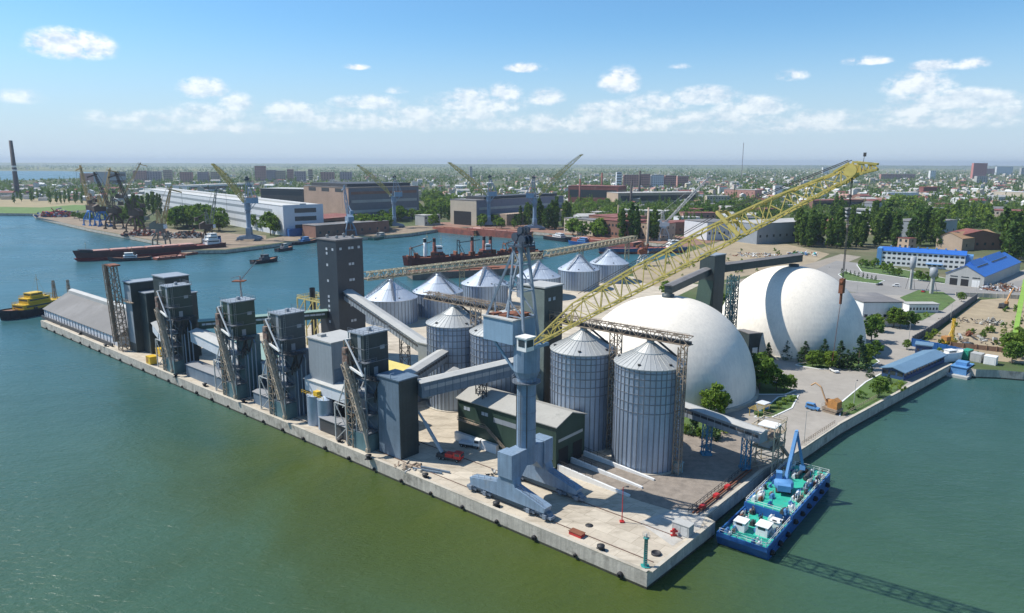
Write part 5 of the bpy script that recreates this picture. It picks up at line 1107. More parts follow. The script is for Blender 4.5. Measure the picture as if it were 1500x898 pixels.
# barge-side garden bits
t = thing('blue_box', 'blue tarpaulin covered box by the dome garden', 'box', at(1117, 602), .7); MB().box(-1.8, -1.5, 0, 1.8, 1.5, 2.8).build('cover', lblue, t); MB().box(-1.9, -1.6, 2.8, 1.9, 1.6, 3.0).build('lid', whitec, t)
t = thing('pergola', 'yellow timber pergola beside the planted island', 'pergola', at(1112, 607), .75)
b = MB()
for x in (-3.5, 0, 3.5):
    for y in (-1.5, 1.5): b.bar((x, y, 0), (x, y, 2.6), .16)
for x in range(-4, 5): b.bar((x, -1.9, 2.7), (x, 1.9, 2.7), .14)
b.build('frame', mat('yellow_timber', (.50, .36, .10), .7), t)

# ---------------------------------------------------------------- right hand buildings
wshare = {}
def winmesh(w, h, m_, key):
    k = (round(w, 2), round(h, 2), key)
    if k not in wshare: wshare[k] = MB().box(-w / 2, -.05, 0, w / 2, .01, h).mesh('pane', m_)
    return wshare[k]
def block(name, label, cat, pl, pr, depth, ytop, wallm, roofm, rows=0, cols=0, ww=1.4, wh=1.4, gm=None, roof='flat', rise=3, grp=None, bands=0, h=None, sides=True, door=0, over=.4, ridge='x', base=0):
    A = at(*pl); B_ = at(*pr); d = B_ - A; w = d.length; rot = math.atan2(d.y, d.x)
    h = h or zat(pl[0], ytop, A)
    t = thing(name, label, cat, A, rot, grp)
    wb = MB().box(0, 0, -.05, w, depth, h)
    if roof == 'gable':
        if ridge == 'x': wb.loft([[(x, 0, h), (x, depth, h), (x, depth / 2, h + rise)][::-1] for x in (0, w)])
        else: wb.loft([[(0, y, h), (w, y, h), (w / 2, y, h + rise)] for y in (0, depth)])
    wb.build('wall', wallm, t)
    if roof == 'flat': MB().box(-over, -over, h, w + over, depth + over, h + .45).build('roof', roofm, t)
    elif ridge == 'x': MB().loft([[(x, -over, h - .1), (x, depth / 2, h + rise), (x, depth + over, h - .1), (x, depth + over, h + .2), (x, depth / 2, h + rise + .3), (x, -over, h + .2)] for x in (-over, w + over)]).build('roof', roofm, t)
    else: MB().loft([[(-over, y, h - .1), (w / 2, y, h + rise), (w + over, y, h - .1), (w + over, y, h + .2), (w / 2, y, h + rise + .3), (-over, y, h + .2)][::-1] for y in (-over, depth + over)]).build('roof', roofm, t)
    gm = gm or glass
    fh = (h - base) / max(rows, 1)
    for r_ in range(rows):
        z = base + fh * r_ + fh * .32
        if bands:
            hh = fh * .45
            winat(w / 2, 0, z, 0, winmesh(w * .94, hh, gm, gm.name), t, 'window_band')
            if sides: winat(w, depth / 2, z, R(90), winmesh(depth * .9, hh, gm, gm.name), t, 'window_band')
        else:
            for c_ in range(cols): winat(w * (c_ + .5) / cols, 0, z, 0, winmesh(ww, wh, gm, gm.name), t, 'window')
            if sides:
                nc = max(1, int(depth / (w / max(cols, 1))))
                for c_ in range(nc): winat(w, depth * (c_ + .5) / nc, z, R(90), winmesh(ww, wh, gm, gm.name), t, 'window')
    return t, w, depth, h
t, w, d, h = block('office_building', 'long white three storey office with a bright blue roof', 'office', (1290, 388), (1412, 396.6), 14, 367, white, broof, 3, 16, 2.2, 1.7, base=.4, over=.6, roof='gable', rise=2.6)
MB().box(-3.5, -.8, 0, -.03, 15, h + 2).box(w + .03, 3, 0, w + 5, 18, h - .5).build('stair_tower', lblue, t)
b = MB()
for k in range(8): x = 5 + k * w / 9; b.box(x, 6, h + 2, x + 1.2, 7.2, h + 4)
b.build('roof_unit', lblue, t); MB().box(w * .55, -3.5, 3.4, w * .75, 0, 3.7).build('canopy', lblue, t)
t, w, d, h = block('workshop_hall', 'grey gabled workshop with bright blue roof and three big gates', 'hall', (1384, 416), (1440, 422), 105, 400, lgrey, broof, 0, 0, roof='gable', ridge='y', rise=6.5, over=.5)
for k in range(3):
    MB().box(w * (.12 + .29 * k), -.08, 0, w * (.12 + .29 * k) + w * .2, 0, h * .62).build('gate', (black, black, white)[k], t); MB().box(w * (.12 + .29 * k), -.07, h * .75, w * (.12 + .29 * k) + w * .2, 0, h * .85).build('gate_window', glass, t)
for y0, y1 in ((10, 38), (48, 92)):
    o = MB().loft([[(w / 2 - 5, y, h + 3.4), (w / 2 - .5, y, h + 8.4), (w / 2 + 4, y, h + 4.2)] for y in (y0, y1)]).build('roof_lantern', broof, t); MB().box(w / 2 + 4.05, y0 + .5, h + 4.0, w / 2 + 4.3, y1 - .5, h + 5.2).build('lantern_glazing', glass, o)
for x_, ytop_, yb, r_, lb_ in ((1333, 375, 424, 1.2, 'tall grey water tower with a cylindrical tank on a slim column'), (1364, 391, 430, 1.5, 'shorter grey water tower beside the slim one, in front of the workshop')):
    b_ = at(x_, yb); h = zat(x_, ytop_, b_); t = thing('water_tower', lb_, 'water tower', b_); MB().lathe([(r_ * .8, 0), (r_ * .75, h * .68)], 16).build('column', lgrey, t); MB().lathe([(r_ * .8, h * .62), (r_ * 1.5, h * .66), (r_ * 1.5, h * .97), (.01, h)], 20).build('tank', mat('tank_grey', (.30, .32, .34), .6, streak=.3), t)
    b = MB(); p = r_ * 1.55; b.bar((p, 0, h * .7), (p, 0, h), .12); 
    for a in range(3): an = a * 2.1; b.bar((r_ * 2.6 * math.cos(an), r_ * 2.6 * math.sin(an), 0), (r_ * .8 * math.cos(an), r_ * .8 * math.sin(an), h * .5), .16)
    b.build('brace', dark, t)
t, w, d, h = block('low_office', 'low white building with a flat dark roof behind the garden dome', 'building', (1262, 478), (1318, 478), 26, 443, white, groof, 1, 6, 1.6, 1.6, base=1.0)
t, w, d, h = block('low_annex', 'low white annex wall with slanted dark openings', 'annex', (1331, 458), (1374, 458), 6, 446, white, sroof, 1, 9, 1.0, 1.4, sides=False)
t, w, d, h = block('boat_shed', 'blue shed with a steel blue pitched roof at the quay wall', 'shed', (1291, 551), (1323, 558), 40, 539, mat('navy_cladding', (.03, .07, .17), .5, var=.15), tealroof, 1, 3, 2.0, 1.6, roof='gable', ridge='y', rise=1.2, base=.6, over=.8)
block('blue_cabin', 'small dark blue cabin behind the steel blue roofed shed', 'cabin', (1340, 517), (1364, 520), 6, 505, mat('navy_cladding', (.03, .07, .17)), tealroof, 1, 3, 1.0, 1.0)
def wallrun(name, label, cat, pts, h, m_, th=.3, posts=None):
    t = thing(name, label, cat, at(*pts[0])); o = at(*pts[0]); b = MB(); pb = MB()
    for p, q in zip(pts, pts[1:]):
        P, Q = at(*p) - o, at(*q) - o; b.bar(P + Vector((0, 0, h / 2)), Q + Vector((0, 0, h / 2)), th, h)
        for k in range(int((Q - P).length / 3.5)): c = P.lerp(Q, k / max(1, int((Q - P).length / 3.5))); pb.box(c.x - .2, c.y - .25, 0, c.x + .2, c.y + .25, h + .15)
    b.build('panel', m_, t); pb.build('posts', posts or m_, t); return t
wallrun('yard_wall', 'long dark grey wall between the road and the sandy yard', 'wall', [(1336, 503), (1362, 488), (1385, 472), (1431, 438)], 3.4, mat('dark_wall', (.13, .13, .14), .8))
wallrun('yard_wall', 'grey concrete wall along the back of the sandy yard', 'wall', [(1400, 434), (1450, 436), (1520, 440)], 2.6, conc)
wallrun('blue_fence', 'bright blue sheet fence at the edge of the sandy yard', 'fence', [(1335, 507), (1372, 514), (1411, 523)], 3.6, blue)
wallrun('mesh_fence', 'thin rusty fence of posts and rails in the sandy yard', 'fence', [(1392, 508), (1430, 512), (1475, 517)], 2.2, mat('rust_mesh', (.2, .12, .08), .8), .06)
for pl, pr, dp, hh, m_, lb_, nm in (((1407, 526), (1417, 528), 5, 3.6, mat('container_green', (.03, .28, .18), .5), 'green shipping container at the head of the little basin', 'container'), ((1420, 529), (1436, 532), 4, 3.2, lgrey, 'grey shipping container beside the green one', 'container'), ((1440, 533), (1458, 536), 4, 3.0, white, 'white shipping container nearest the tree by the water', 'container')):
    t, w, d, h = block('shipping_' + nm, lb_, nm, pl, pr, dp, 0, m_, m_, h=hh, over=.05)
    MB().box(w * .1, -.06, .2, w * .45, 0, hh - .2).box(w * .5, -.06, .2, w * .9, 0, hh - .2).build('door', m_, t)
t = thing('gantry_beam', 'lime green gantry crane beam leaning across the right edge of the yard', 'crane', at(1484, 508), 0)
p1 = Vector((0, 0, 3)); p2 = at(1496, 450) - at(1484, 508) + Vector((0, 0, 15))
lg = mat('lime_green', (.22, .36, .05), .5, var=.15); MB().bar(p1, p2, 2.0, 2.4).build('beam', lg, t); b = MB(); b.bar((-2, 0, 0), p1, .8); b.bar((2.5, 1, 0), p1, .8); q = Vector((p2.x, p2.y, 0)); b.bar(q + Vector((-2, 0, 0)), p2, .8); b.bar(q + Vector((3, 0, 0)), p2, .8); b.build('leg', lg, t)
t = thing('drilling_rig', 'yellow drilling rig with a raised mast in the sandy yard', 'rig', at(1390, 503), .4)
MB().box(-4, -1.5, .5, 3.5, 1.5, 1.6).build('chassis', yel, t); MB().box(-3.8, -1.4, 1.6, -.6, 1.4, 3.6).build('body', orange, t); b = MB(); b.truss((1.5, 0, 1.6), (1.5, 0, 11.5), 1.0, 1.0, .8, .8, 8, .22, .14); b.bar((-1, 0, 3.6), (1.5, 0, 8), .2); b.build('mast', yel, t); wheels(t, (-3, -1.5, 2.6), 1.3, .55)
t = thing('excavator', 'orange excavator with bent arm working in the sandy yard', 'excavator', at(1470, 452), .5)
MB().box(-2.6, -1.8, 0, 2.6, -1, 1).box(-2.6, 1, 0, 2.6, 1.8, 1).build('track', dark, t); MB().box(-2.6, -1.5, 1.1, 1.8, 1.5, 3).build('body', dark, t); MB().box(0, -1.5, 3, 1.8, 0, 4.2).build('cab', orange, t); b = MB(); b.bar((1.6, .4, 2), (5.4, .4, 7.6), .7); b.bar((5.4, .4, 7.6), (8.6, .4, 11), .55); b.build('arm', orange, t)
scrap('timber_pile', 'scattered planks near the drilling rig in the sandy yard', 'pile', at(1432, 500), 30, 9, [tan, lgrey, dark], .4, (1, 4))
scrap('rubble_heap', 'scattered rubble by the long dark wall of the sandy yard', 'heap', at(1410, 470), 60, 12, [conc, tan, dark], 1, (.4, 1.6))
scrap('stone_heap', 'grey heap of broken concrete in the sandy yard', 'heap', at(1452, 475), 90, 7, [conc, lgrey, dark], 5, (.6, 2))
scrap('scrap_heap', 'wide rusty scrap heap beside the blue roofed workshop', 'heap', at(1470, 424), 240, 15, [rust, lgrey, tan, whitec], 4, (.6, 3))
scrap('timber_pile', 'low pile of logs on the sandy yard', 'pile', at(1420, 492), 14, 3.5, [tan, rust], .5, (2, 4.5))
scrap('scrap_heap', 'long dark scrap heap behind the harbour cranes across the basin', 'heap', at(215, 344), 420, 26, [rust, dark, lgrey, rustl], 7, (1, 5))
scrap('scrap_heap', 'dark scrap heap in front of the round trees across the basin', 'heap', at(275, 347), 420, 24, [dark, rust, lgrey, hullb], 8, (1, 5))
scrap('scrap_heap', 'red and grey heap of ship sections at the tip of the far quay', 'heap', at(85, 317), 260, 26, [red, lgrey, blue, rust], 12, (2, 9))
scrap('rubble_heap', 'pale rubble and crates strewn over the sandy yard behind the domes', 'heap', at(1105, 374), 120, 22, [lgrey, tan, white, rust], 1.5, (.8, 3))
scrap('rubble_heap', 'coloured crates and sheets near the poplar row', 'heap', at(1175, 372), 90, 14, [lblue, white, deckg, rust], 2.5, (.8, 3.5))
# cantilever truss behind the zinc roofed silos
def cbridge(label, a, b, za, zb, legs, w=3.4):
    A = at(*a, za); B_ = at(*b, zb); t = thing('truss_bridge', label, 'conveyor', (A.x, A.y, 0)); o = Vector((A.x, A.y, 0))
    m_ = mat('pale_yellow_steel', (.40, .35, .23), .65, var=.25, c2=(.33, .26, .16), thr=.56)
    n_ = int((B_ - A).length / 3); MB().truss(A - o, B_ - o, w, 4.2, w, 4.2, n_, .5, .32).build('truss', m_, t); MB().bar(A - o - Vector((0, 0, 1.2)), B_ - o - Vector((0, 0, 1.2)), w * .8, .4).build('belt', tan, t)
    for k in legs: c = A.lerp(B_, k) - o; MB().truss(Vector((c.x, c.y, 0)), c, 3.4, 3.4, 3.0, 3.0, 5, .34, .22, up=(1, 0, 0)).build('trestle', m_, t)
cbridge('long pale yellow truss conveyor crossing behind the zinc roofed silos', (534, 405), (792, 374), 17, 17, (.12, .5, .86), 5.0)
cbridge('pale yellow truss conveyor continuing to the right of the crane mast', (800, 372), (930, 349), 17, 17, (.35, .9), 5.0)
t = thing('hopper_frame', 'yellow open steel hopper frame left of the windowed tower', 'frame', L(205, 66), QA)
b = MB()
for x in (-9, -3, 3, 9):
    for y in (-5, 5): b.bar((x, y, 0), (x, y, 21), .45)
for z in (14, 20.8):
    for y in (-5, 5): b.bar((-9, y, z), (9, y, z), .5)
    for x in (-9, -3, 3, 9): b.bar((x, -5, z), (x, 5, z), .45); 
for x in (-9, -3, 3): b.bar((x, -5, 14), (x + 6, -5, 20.8), .3); b.bar((x, -5, 7), (x + 6, -5, 14), .3)
b.rail([(-9, -5, 21), (9, -5, 21), (9, 5, 21), (-9, 5, 21), (-9, -5, 21)], r=.14); b.build('frame', mat('hopper_yellow', (.50, .42, .16), .6), t); MB().lathe([(1.2, 0), (1.2, 26)], 14, c=(0, -3)).build('riser', hullb, t)
t = thing('thin_mast_crane', 'thin grey derrick mast behind the loader towers', 'derrick', L(224, 40)); b = MB(); b.tube((0, 0, 0), (0, 0, 32), .5, .35); b.bar((0, 0, 30), (7, 1, 38), .4); b.bar((0, 0, 32), (-4, 0, 31), .25); b.build('mast', lgrey, t); MB().box(-3, -2, 29.6, 2, 2, 30).build('platform', rust, t)
# ---------------------------------------------------------------- far shore halls and town blocks
wgrey = mat('pale_blue_cladding', (.50, .55, .60), .6, var=.08, sc=.05)
t, w, d, h = block('long_shed', 'very long white shed with a pale blue glazed end wall across the basin', 'shed', (214, 304), (417, 346), 46, 0, whitec, mat('pale_roof', (.50, .50, .48), .7, var=.1, sc=.03), 0, h=33)
for z in (7, 16, 25): 
    winat(w * .55, 0, z, 0, winmesh(w * .8, 3.2, greyc, 'band'), t, 'window_band')
    winat(w, d * .62, z, R(90), winmesh(d * .45, 4.6, glass, 'band'), t, 'window_band')
MB().box(w, -.4, 0, w + .5, d + .4, h + 1).build('end_wall', wgrey, t); 
for z in (8, 17, 26): winat(w + .5, d * .55, z - 1, R(90), winmesh(d * .55, 5, glass, 'endband'), t, 'window_band')
MB().box(w + .6, 2, 0, w + 8, d * .95, 8).build('annex', blue, t); MB().box(0, d * .42, h + .45, w, d * .58, h + 2.2).build('roof_lantern', lgrey, t)
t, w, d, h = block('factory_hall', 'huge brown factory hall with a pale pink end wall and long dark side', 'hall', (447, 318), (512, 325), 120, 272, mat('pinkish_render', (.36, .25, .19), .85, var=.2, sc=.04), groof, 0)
for k in range(3): MB().box(w * (.12 + .3 * k), -.1, h * .86, w * (.12 + .3 * k) + w * .17, 0, h * .97).build('window_band', dark, t)
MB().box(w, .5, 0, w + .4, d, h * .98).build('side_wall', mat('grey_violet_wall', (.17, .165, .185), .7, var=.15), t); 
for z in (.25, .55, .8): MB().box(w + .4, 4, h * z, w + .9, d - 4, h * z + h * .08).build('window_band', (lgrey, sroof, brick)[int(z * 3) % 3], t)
MB().box(w * .1, 6, h + .4, w * .9, d - 6, h + 5).build('roof_lantern', dark, t)
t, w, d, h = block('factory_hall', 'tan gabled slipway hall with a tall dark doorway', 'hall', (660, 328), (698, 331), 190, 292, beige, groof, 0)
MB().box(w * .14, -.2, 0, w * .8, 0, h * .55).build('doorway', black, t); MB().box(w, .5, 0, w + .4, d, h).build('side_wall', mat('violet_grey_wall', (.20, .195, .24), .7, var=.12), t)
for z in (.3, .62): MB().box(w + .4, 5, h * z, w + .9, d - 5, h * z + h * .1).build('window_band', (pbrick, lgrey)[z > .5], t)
MB().box(w * .2, 20, h + .4, w * .9, d - 10, h + 4).build('roof_lantern', dark, t); MB().box(w + .9, 30, 0, w + 26, d - 20, h * .45).build('side_aisle', pbrick, t)
HB = 'factory buildings across the basin'
FB = [
 ('dark long hall with pale roof edge left of the pink ended hall', (383, 303), (446, 305), 60, 276, dark, lgrey, 2, 0, 1),
 ('low brown roofed shed with rows of rooflights right of the white shed', (463, 338), (540, 330), 60, 322, brick, rroof, 1, 0, 1),
 ('low dark brick shed behind the moored tugs', (463, 349), (570, 340), 26, 331, brick, groof, 1, 9, 0),
 ('flat grey roofed shed beside the basin corner trees', (540, 337), (572, 334), 40, 322, pbrick, sroof, 1, 5, 0),
 ('small grey house on posts at the basin corner', (622, 331), (645, 329), 18, 316, lgrey, sroof, 2, 5, 0),
 ('beige two storey office with small windows beside round trees', (826, 341), (868, 346), 20, 319, beige, groof, 3, 7, 0),
 ('flat brown roofed workshop behind the beige office', (862, 333), (900, 338), 50, 315, brick, rroof, 1, 0, 1),
 ('reddish brick workshop behind the ship berth poplars', (880, 346), (920, 350), 40, 322, brick, rroof, 2, 8, 0),
 ('tan brick boiler house next to the pair of poplars', (938, 349), (968, 352), 25, 326, pbrick, rroof, 2, 4, 0),
 ('long low shed with a sloping rust red roof behind the white lattice crane', (985, 344), (1030, 343), 30, 326, brick, rroof, 1, 6, 0),
 ('white and grey workshop with a dark roof at the sandy yard', (1035, 352), (1078, 350), 40, 326, whitec, groof, 1, 6, 0),
 ('long grey shed with a flat roof behind the boom', (1108, 358), (1202, 352), 40, 328, greyc, sroof, 1, 10, 0),
 ('white four storey factory office with long window bands', (1233, 322), (1296, 327), 20, 305, whitec, sroof, 3, 0, 1),
 ('low grey workshop roof in front of the white banded office', (1238, 340), (1288, 344), 50, 329, pbrick, sroof, 1, 8, 0),
 ('long shed with a dark red roof near the boom tip', (1190, 308), (1264, 306), 30, 294, brick, rroof, 1, 0, 1),
 ('dark grey double roofed shed among poplars behind the blue roofed office', (1355, 350), (1400, 345), 40, 326, greyc, groof, 1, 5, 0),
 ('small tan brick house directly behind the blue roofed office', (1314, 364), (1330, 366), 10, 348, pbrick, rroof, 2, 2, 0),
 ('brown pitched workshop with a rust red roof behind the office', (1380, 362), (1402, 366), 46, 342, brick, rroof, 1, 3, 0),
 ('wide orange brown gabled hall behind the blue roofed workshop', (1408, 368), (1462, 362), 24, 350, pbrick, mat('ochre_roof', (.36, .22, .12), .8, var=.2, sc=.08), 1, 4, 0),
 ('long beige factory with dark windows at the right edge', (1450, 330), (1510, 333), 40, 308, beige, rroof, 3, 10, 0),
 ('dark red roofed hall with tall chimneys in the middle distance', (832, 296), (905, 298), 60, 272, rroof, rroof, 1, 0, 1),
 ('long beige flat hall in the middle distance right of the chimneys', (905, 300), (1022, 298), 50, 283, pbrick, sroof, 1, 0, 1),
 ('cream apartment house with two rows of windows in the middle distance', (1035, 300), (1068, 300), 15, 287, beige, sroof, 2, 8, 0),
 ('pink and white town houses in the middle distance', (1060, 292), (1105, 294), 30, 277, pink, sroof, 2, 6, 0),
 ('white narrow tower block behind the boom', (1134, 293), (1145, 293), 12, 272, white, sroof, 3, 2, 0),
 ('long white roofed hall near the right horizon', (1300, 290), (1345, 290), 25, 282, whitec, white, 1, 8, 0),
 ('white roofed hall with dark doors near the right edge', (1455, 292), (1500, 294), 30, 280, beige, white, 1, 6, 0),
 ('red roofed house beside the pale halls on the right', (1352, 284), (1376, 284), 20, 274, rroof, mat('tile_red', (.38, .11, .07), .8), 1, 4, 0),
 ('long white low hall on the far left shore', (276, 282), (372, 277), 50, 272, white, sroof, 1, 0, 1),
 ('dark grey plant building beyond the far left cranes', (160, 272), (186, 271), 60, 252, greyc, groof, 2, 0, 1),
 ('pinkish factory row behind the far left cranes', (118, 270), (160, 270), 40, 254, pink, groof, 2, 6, 0),
 ('brick workshop seen through the trees behind the basin', (988, 318), (1022, 320), 20, 305, brick, rroof, 2, 5, 0),
 ('pink brick stores behind the white lattice crane', (1000, 330), (1048, 330), 20, 312, mat('pink_brick', (.34, .19, .15), .85, var=.2), rroof, 2, 6, 0),
 ('low grey workshops at the foot of the chimneys', (915, 320), (975, 322), 30, 308, pbrick, sroof, 1, 8, 0),
]
for (lb_, pl, pr, dp, yt, wm, rm, rows, cols, bands) in FB:
    block('factory_building', lb_, 'building', pl, pr, dp, yt, wm, rm, rows, cols, 2.4, 2.6, bands=bands, grp=HB, roof='gable' if 'gabled' in lb_ or 'pitched' in lb_ else 'flat', rise=5)
AB = 'apartment blocks of the far town'
random.seed(3)
def flat(x0, x1, yb, yt, m_, lb_, rows=5, cols=8):
    block('apartment_block', lb_, 'apartment block', (x0, yb), (x1, yb), 16, yt, m_, sroof, rows, cols, 3.4, 3.0, grp=AB)
pkl = ['pink apartment block in the far left row', 'pale apartment block in the far left row']
for i, (x0, x1, yb, yt) in enumerate([(196, 214, 266, 250), (216, 236, 266, 251), (240, 252, 265, 249), (264, 282, 267, 252), (290, 306, 267, 252), (309, 322, 267, 252), (374, 390, 265, 243), (391, 404, 266, 249), (405, 418, 266, 250), (421, 430, 265, 248), (432, 448, 266, 251), (452, 458, 264, 248), (470, 490, 265, 252), (498, 516, 265, 252)]):
    flat(x0, x1, yb, yt, (pink, mat('lilac_panel', (.34, .27, .28), .85), pbrick)[i % 3], ('pink apartment block', 'lilac grey apartment block', 'tan apartment block')[i % 3] + ' in the far town row left of the basin' if i != 6 else 'tallest pink tower block on the far left skyline', 6, 5)
for i, (x0, x1, yb, yt) in enumerate([(903, 910, 276, 252), (914, 935, 276, 256), (937, 952, 275, 255), (954, 972, 275, 256), (974, 990, 275, 257), (992, 1008, 274, 258)]):
    flat(x0, x1, yb, yt, (whitec, pink, pink)[i % 3], ('white apartment slab', 'pink apartment slab beside a white one', 'long pink apartment slab')[i % 3] + ' in the row behind the chimneys', 6, 6)
flat(1424, 1444, 262, 239, mat('salmon_panel', (.50, .20, .17), .8), 'tall salmon pink tower block on the right skyline', 8, 5)
flat(1459, 1483, 256, 244, whitec, 'wide white apartment block on the right skyline', 5, 8)
flat(1444, 1456, 257, 247, pink, 'low pink block beside the salmon tower', 4, 4)
flat(1495, 1510, 258, 246, lgrey, 'grey tower at the right edge of the skyline', 6, 4)
flat(1430, 1446, 270, 258, lgrey, 'grey apartment block below the salmon tower', 5, 5)
flat(1205, 1214, 254, 245, white, 'small white tower beyond the boom', 5, 3)
flat(1362, 1370, 262, 250, white, 'narrow white block on the right hillside', 5, 3)
flat(1290, 1340, 262, 255, pink, 'long pale pink row on the right hillside', 2, 12)
flat(688, 692, 262, 244, lgrey, 'slim grey tower behind the tan hall crane', 6, 2)
# smaller sheds filling the works
random.seed(31)
SH = [('small workshop with a rusty red roof among the trees of the works', brick, rroof), ('small workshop with a pale flat roof among the trees of the works', pbrick, sroof), ('small grey workshop with a dark flat roof among the trees of the works', greyc, groof), ('small white walled workshop among the trees of the works', whitec, sroof)]
for i in range(54):
    x = random.uniform(830, 1500); y = random.uniform(288, 340) - (0 if x < 1250 else 6)
    lb_, wm, rm = random.choice(SH); w_ = random.uniform(10, 34)
    block('workshop', lb_, 'workshop', (x, y), (x + w_, y + random.uniform(-.8, 1.2)), random.uniform(14, 40), 0, wm, rm, random.choice((1, 1, 2)), int(w_ / 5) + 2, 2.2, 2.0, h=random.uniform(6, 12), grp='workshops of the works: ' + rm.name.replace('_', ' '), roof=random.choice(('flat', 'gable')), rise=3)
# chimneys
def chimney(label, p, yt, r0, m_, bands=True):
    b_ = at(*p); h = zat(p[0], yt, b_); t = thing('chimney', label, 'chimney', b_, 0, 'factory chimneys')
    MB().lathe([(r0, 0), (r0 * .62, h), (.01, h)], 18).build('stack', m_, t)
    if bands:
        for k in (.45, .52): MB().lathe([(r0 * (1 - .38 * k) + .05, h * k), (r0 * (1 - .38 * k) + .03, h * k + h * .03)], 18).build('white_band', white, t)
cm_ = mat('dark_chimney', (.07, .06, .06), .85)
chimney('tall dark chimney with white bands on the far left shore', (26, 287), 206, 6, cm_)
for i, (x, yb, yt) in enumerate(((936, 292, 250), (924, 300, 265), (881, 288, 253), (849, 300, 262))): chimney(('tallest dark chimney of the works', 'short dark chimney of the works', 'thin brown chimney behind the red roofed hall', 'brown chimney beside the red roofed hall')[i], (x, yb), yt, (3.5, 3, 3, 2.4)[i], (cm_, cm_, rroof, rroof)[i], False)
chimney('pale brick chimney between the poplars at the ship berth', (948, 358), 304, 1.5, pbrick, False)
chimney('yellowish brick chimney near the boiler house', (905, 320), 300, 1.2, pbrick, False)
b_ = at(1086, 262); h = zat(1086, 209, b_); t = thing('radio_mast', 'thin lattice radio mast on the horizon', 'mast', b_); MB().truss((0, 0, 0), (0, 0, h), 2.4, 2.4, 1.6, 1.6, 24, .6, .35, up=(1, 0, 0)).build('lattice', mat('mast_red_grey', (.28, .22, .22), .7), t)
# ---------------------------------------------------------------- trees
rng = np.random.default_rng(5)
def leaf_quads(cent, rad, n, size, squash=1.0):
    """n leaf cards scattered over each clump"""
    C_ = np.repeat(cent, n, 0); m_ = len(C_)
    d = rng.normal(size=(m_, 3)); d /= np.linalg.norm(d, axis=1)[:, None]
    P = C_ + d * (np.repeat(rad, n)[:, None] * rng.uniform(.45, 1.0, (m_, 1))) * np.array([1, 1, squash])
    nn = d + rng.normal(scale=.55, size=(m_, 3)); nn /= np.linalg.norm(nn, axis=1)[:, None]
    a = np.cross(nn, rng.normal(size=(m_, 3))); a /= np.linalg.norm(a, axis=1)[:, None]; b = np.cross(nn, a)
    s = size * rng.uniform(.6, 1.3, (m_, 1))
    V = np.stack([P - a * s, P - b * s * .62, P + a * s, P + b * s * .62], 1).reshape(-1, 3)
    return V
def np_mesh(name, V, m_):
    me = bpy.data.meshes.new(name); nq = len(V) // 4
    me.vertices.add(len(V)); me.vertices.foreach_set('co', V.astype(np.float32).ravel())
    me.loops.add(len(V)); me.loops.foreach_set('vertex_index', np.arange(len(V), dtype=np.int32))
    me.polygons.add(nq); me.polygons.foreach_set('loop_start', np.arange(0, len(V), 4, dtype=np.int32))
    me.materials.append(m_); me.update(); me.validate(); return me
def crown_pts(kind, n):
    u = rng.uniform(0, 1, n); th = rng.uniform(0, 2 * np.pi, n)
    if kind == 'poplar':      # unit height 1
        z = .1 + .9 * u; r = .115 * np.sin(np.pi * np.clip(z * .92 + .06, 0, 1)) ** .7 * rng.uniform(.3, 1.05, n); rad = .045 + .04 * np.sin(np.pi * z)
    elif kind == 'broad':
        z = .26 + .74 * u ** .8; k = (z - .6) / .4; r = .40 * np.sqrt(np.clip(1 - k * k, .05, 1)) * np.sqrt(rng.uniform(.05, 1.1, n)); rad = rng.uniform(.08, .15, n)
    elif kind == 'spruce':
        z = .06 + .94 * u ** 1.3; r = .24 * (1 - z) ** .85 * rng.uniform(.5, 1.05, n) ; rad = .025 + .06 * (1 - z)
    else:                     # shrub
        z = .1 + .8 * u; k = (z - .4) / .6; r = .52 * np.sqrt(np.clip(1 - k * k, .05, 1)) * np.sqrt(rng.uniform(.05, 1.1, n)); rad = rng.uniform(.12, .2, n)
    return np.stack([r * np.cos(th), r * np.sin(th), z], 1), rad * np.ones(n)
PROTO = {}
def proto(kind, lm, var, lod):
    key = (kind, lm.name, var, lod)
    if key in PROTO: return PROTO[key]
    nc, nl, sz = {'poplar': (80, 20, .030), 'broad': (60, 28, .048), 'spruce': (80, 14, .030), 'shrub': (20, 26, .07)}[kind]
    if lod: nc, nl, sz = int(nc * .6), int(nl * .55), sz * 1.55
    c, r = crown_pts(kind, nc)
    cm = np_mesh('crown', leaf_quads(c, r, nl, sz, .9), lm)
    b = MB(); 
    if kind == 'poplar': b.tube((0, 0, -.01), (0, 0, .8), .016, .004, n=6)
    elif kind == 'broad':
        b.tube((0, 0, -.01), (0, 0, .4), .026, .016, n=6)
        for k in range(5): a = k * 1.26; b.tube((0, 0, .26 + .03 * k), (.22 * math.cos(a), .22 * math.sin(a), .55 + .06 * (k % 3)), .013, .004, n=5)
    elif kind == 'spruce': b.tube((0, 0, -.01), (0, 0, .9), .018, .003, n=6)
    else:
        for k in range(3): a = k * 2.1; b.tube((0, 0, -.01), (.2 * math.cos(a), .2 * math.sin(a), .5), .02, .008, n=5)
    tm = b.mesh('trunk', barkm); PROTO[key] = (cm, tm); return PROTO[key]
def plant(kind, loc, h, label, grp, lm=None, lod=0, wide=1.0, shape=None):
    lm = lm or {'poplar': leaf_p, 'broad': leaf_b, 'spruce': leaf_s, 'shrub': leaf_l}[kind]
    cm, tm = proto(kind, lm, random.randrange(3), lod)
    nm = {'poplar': 'poplar_tree', 'broad': 'broadleaf_tree', 'spruce': 'spruce_tree', 'shrub': 'shrub'}[kind]
    e = thing(nm, label, 'shrub' if kind == 'shrub' else 'tree', loc, random.uniform(0, 6.28), grp); s = h * random.uniform(.88, 1.12); e.scale = (s * wide, s * wide, s)
    for n_, me_ in (('crown', cm), ('trunk', tm)):
        o = bpy.data.objects.new(n_, me_); COL.objects.link(o); o.parent = e
    return e
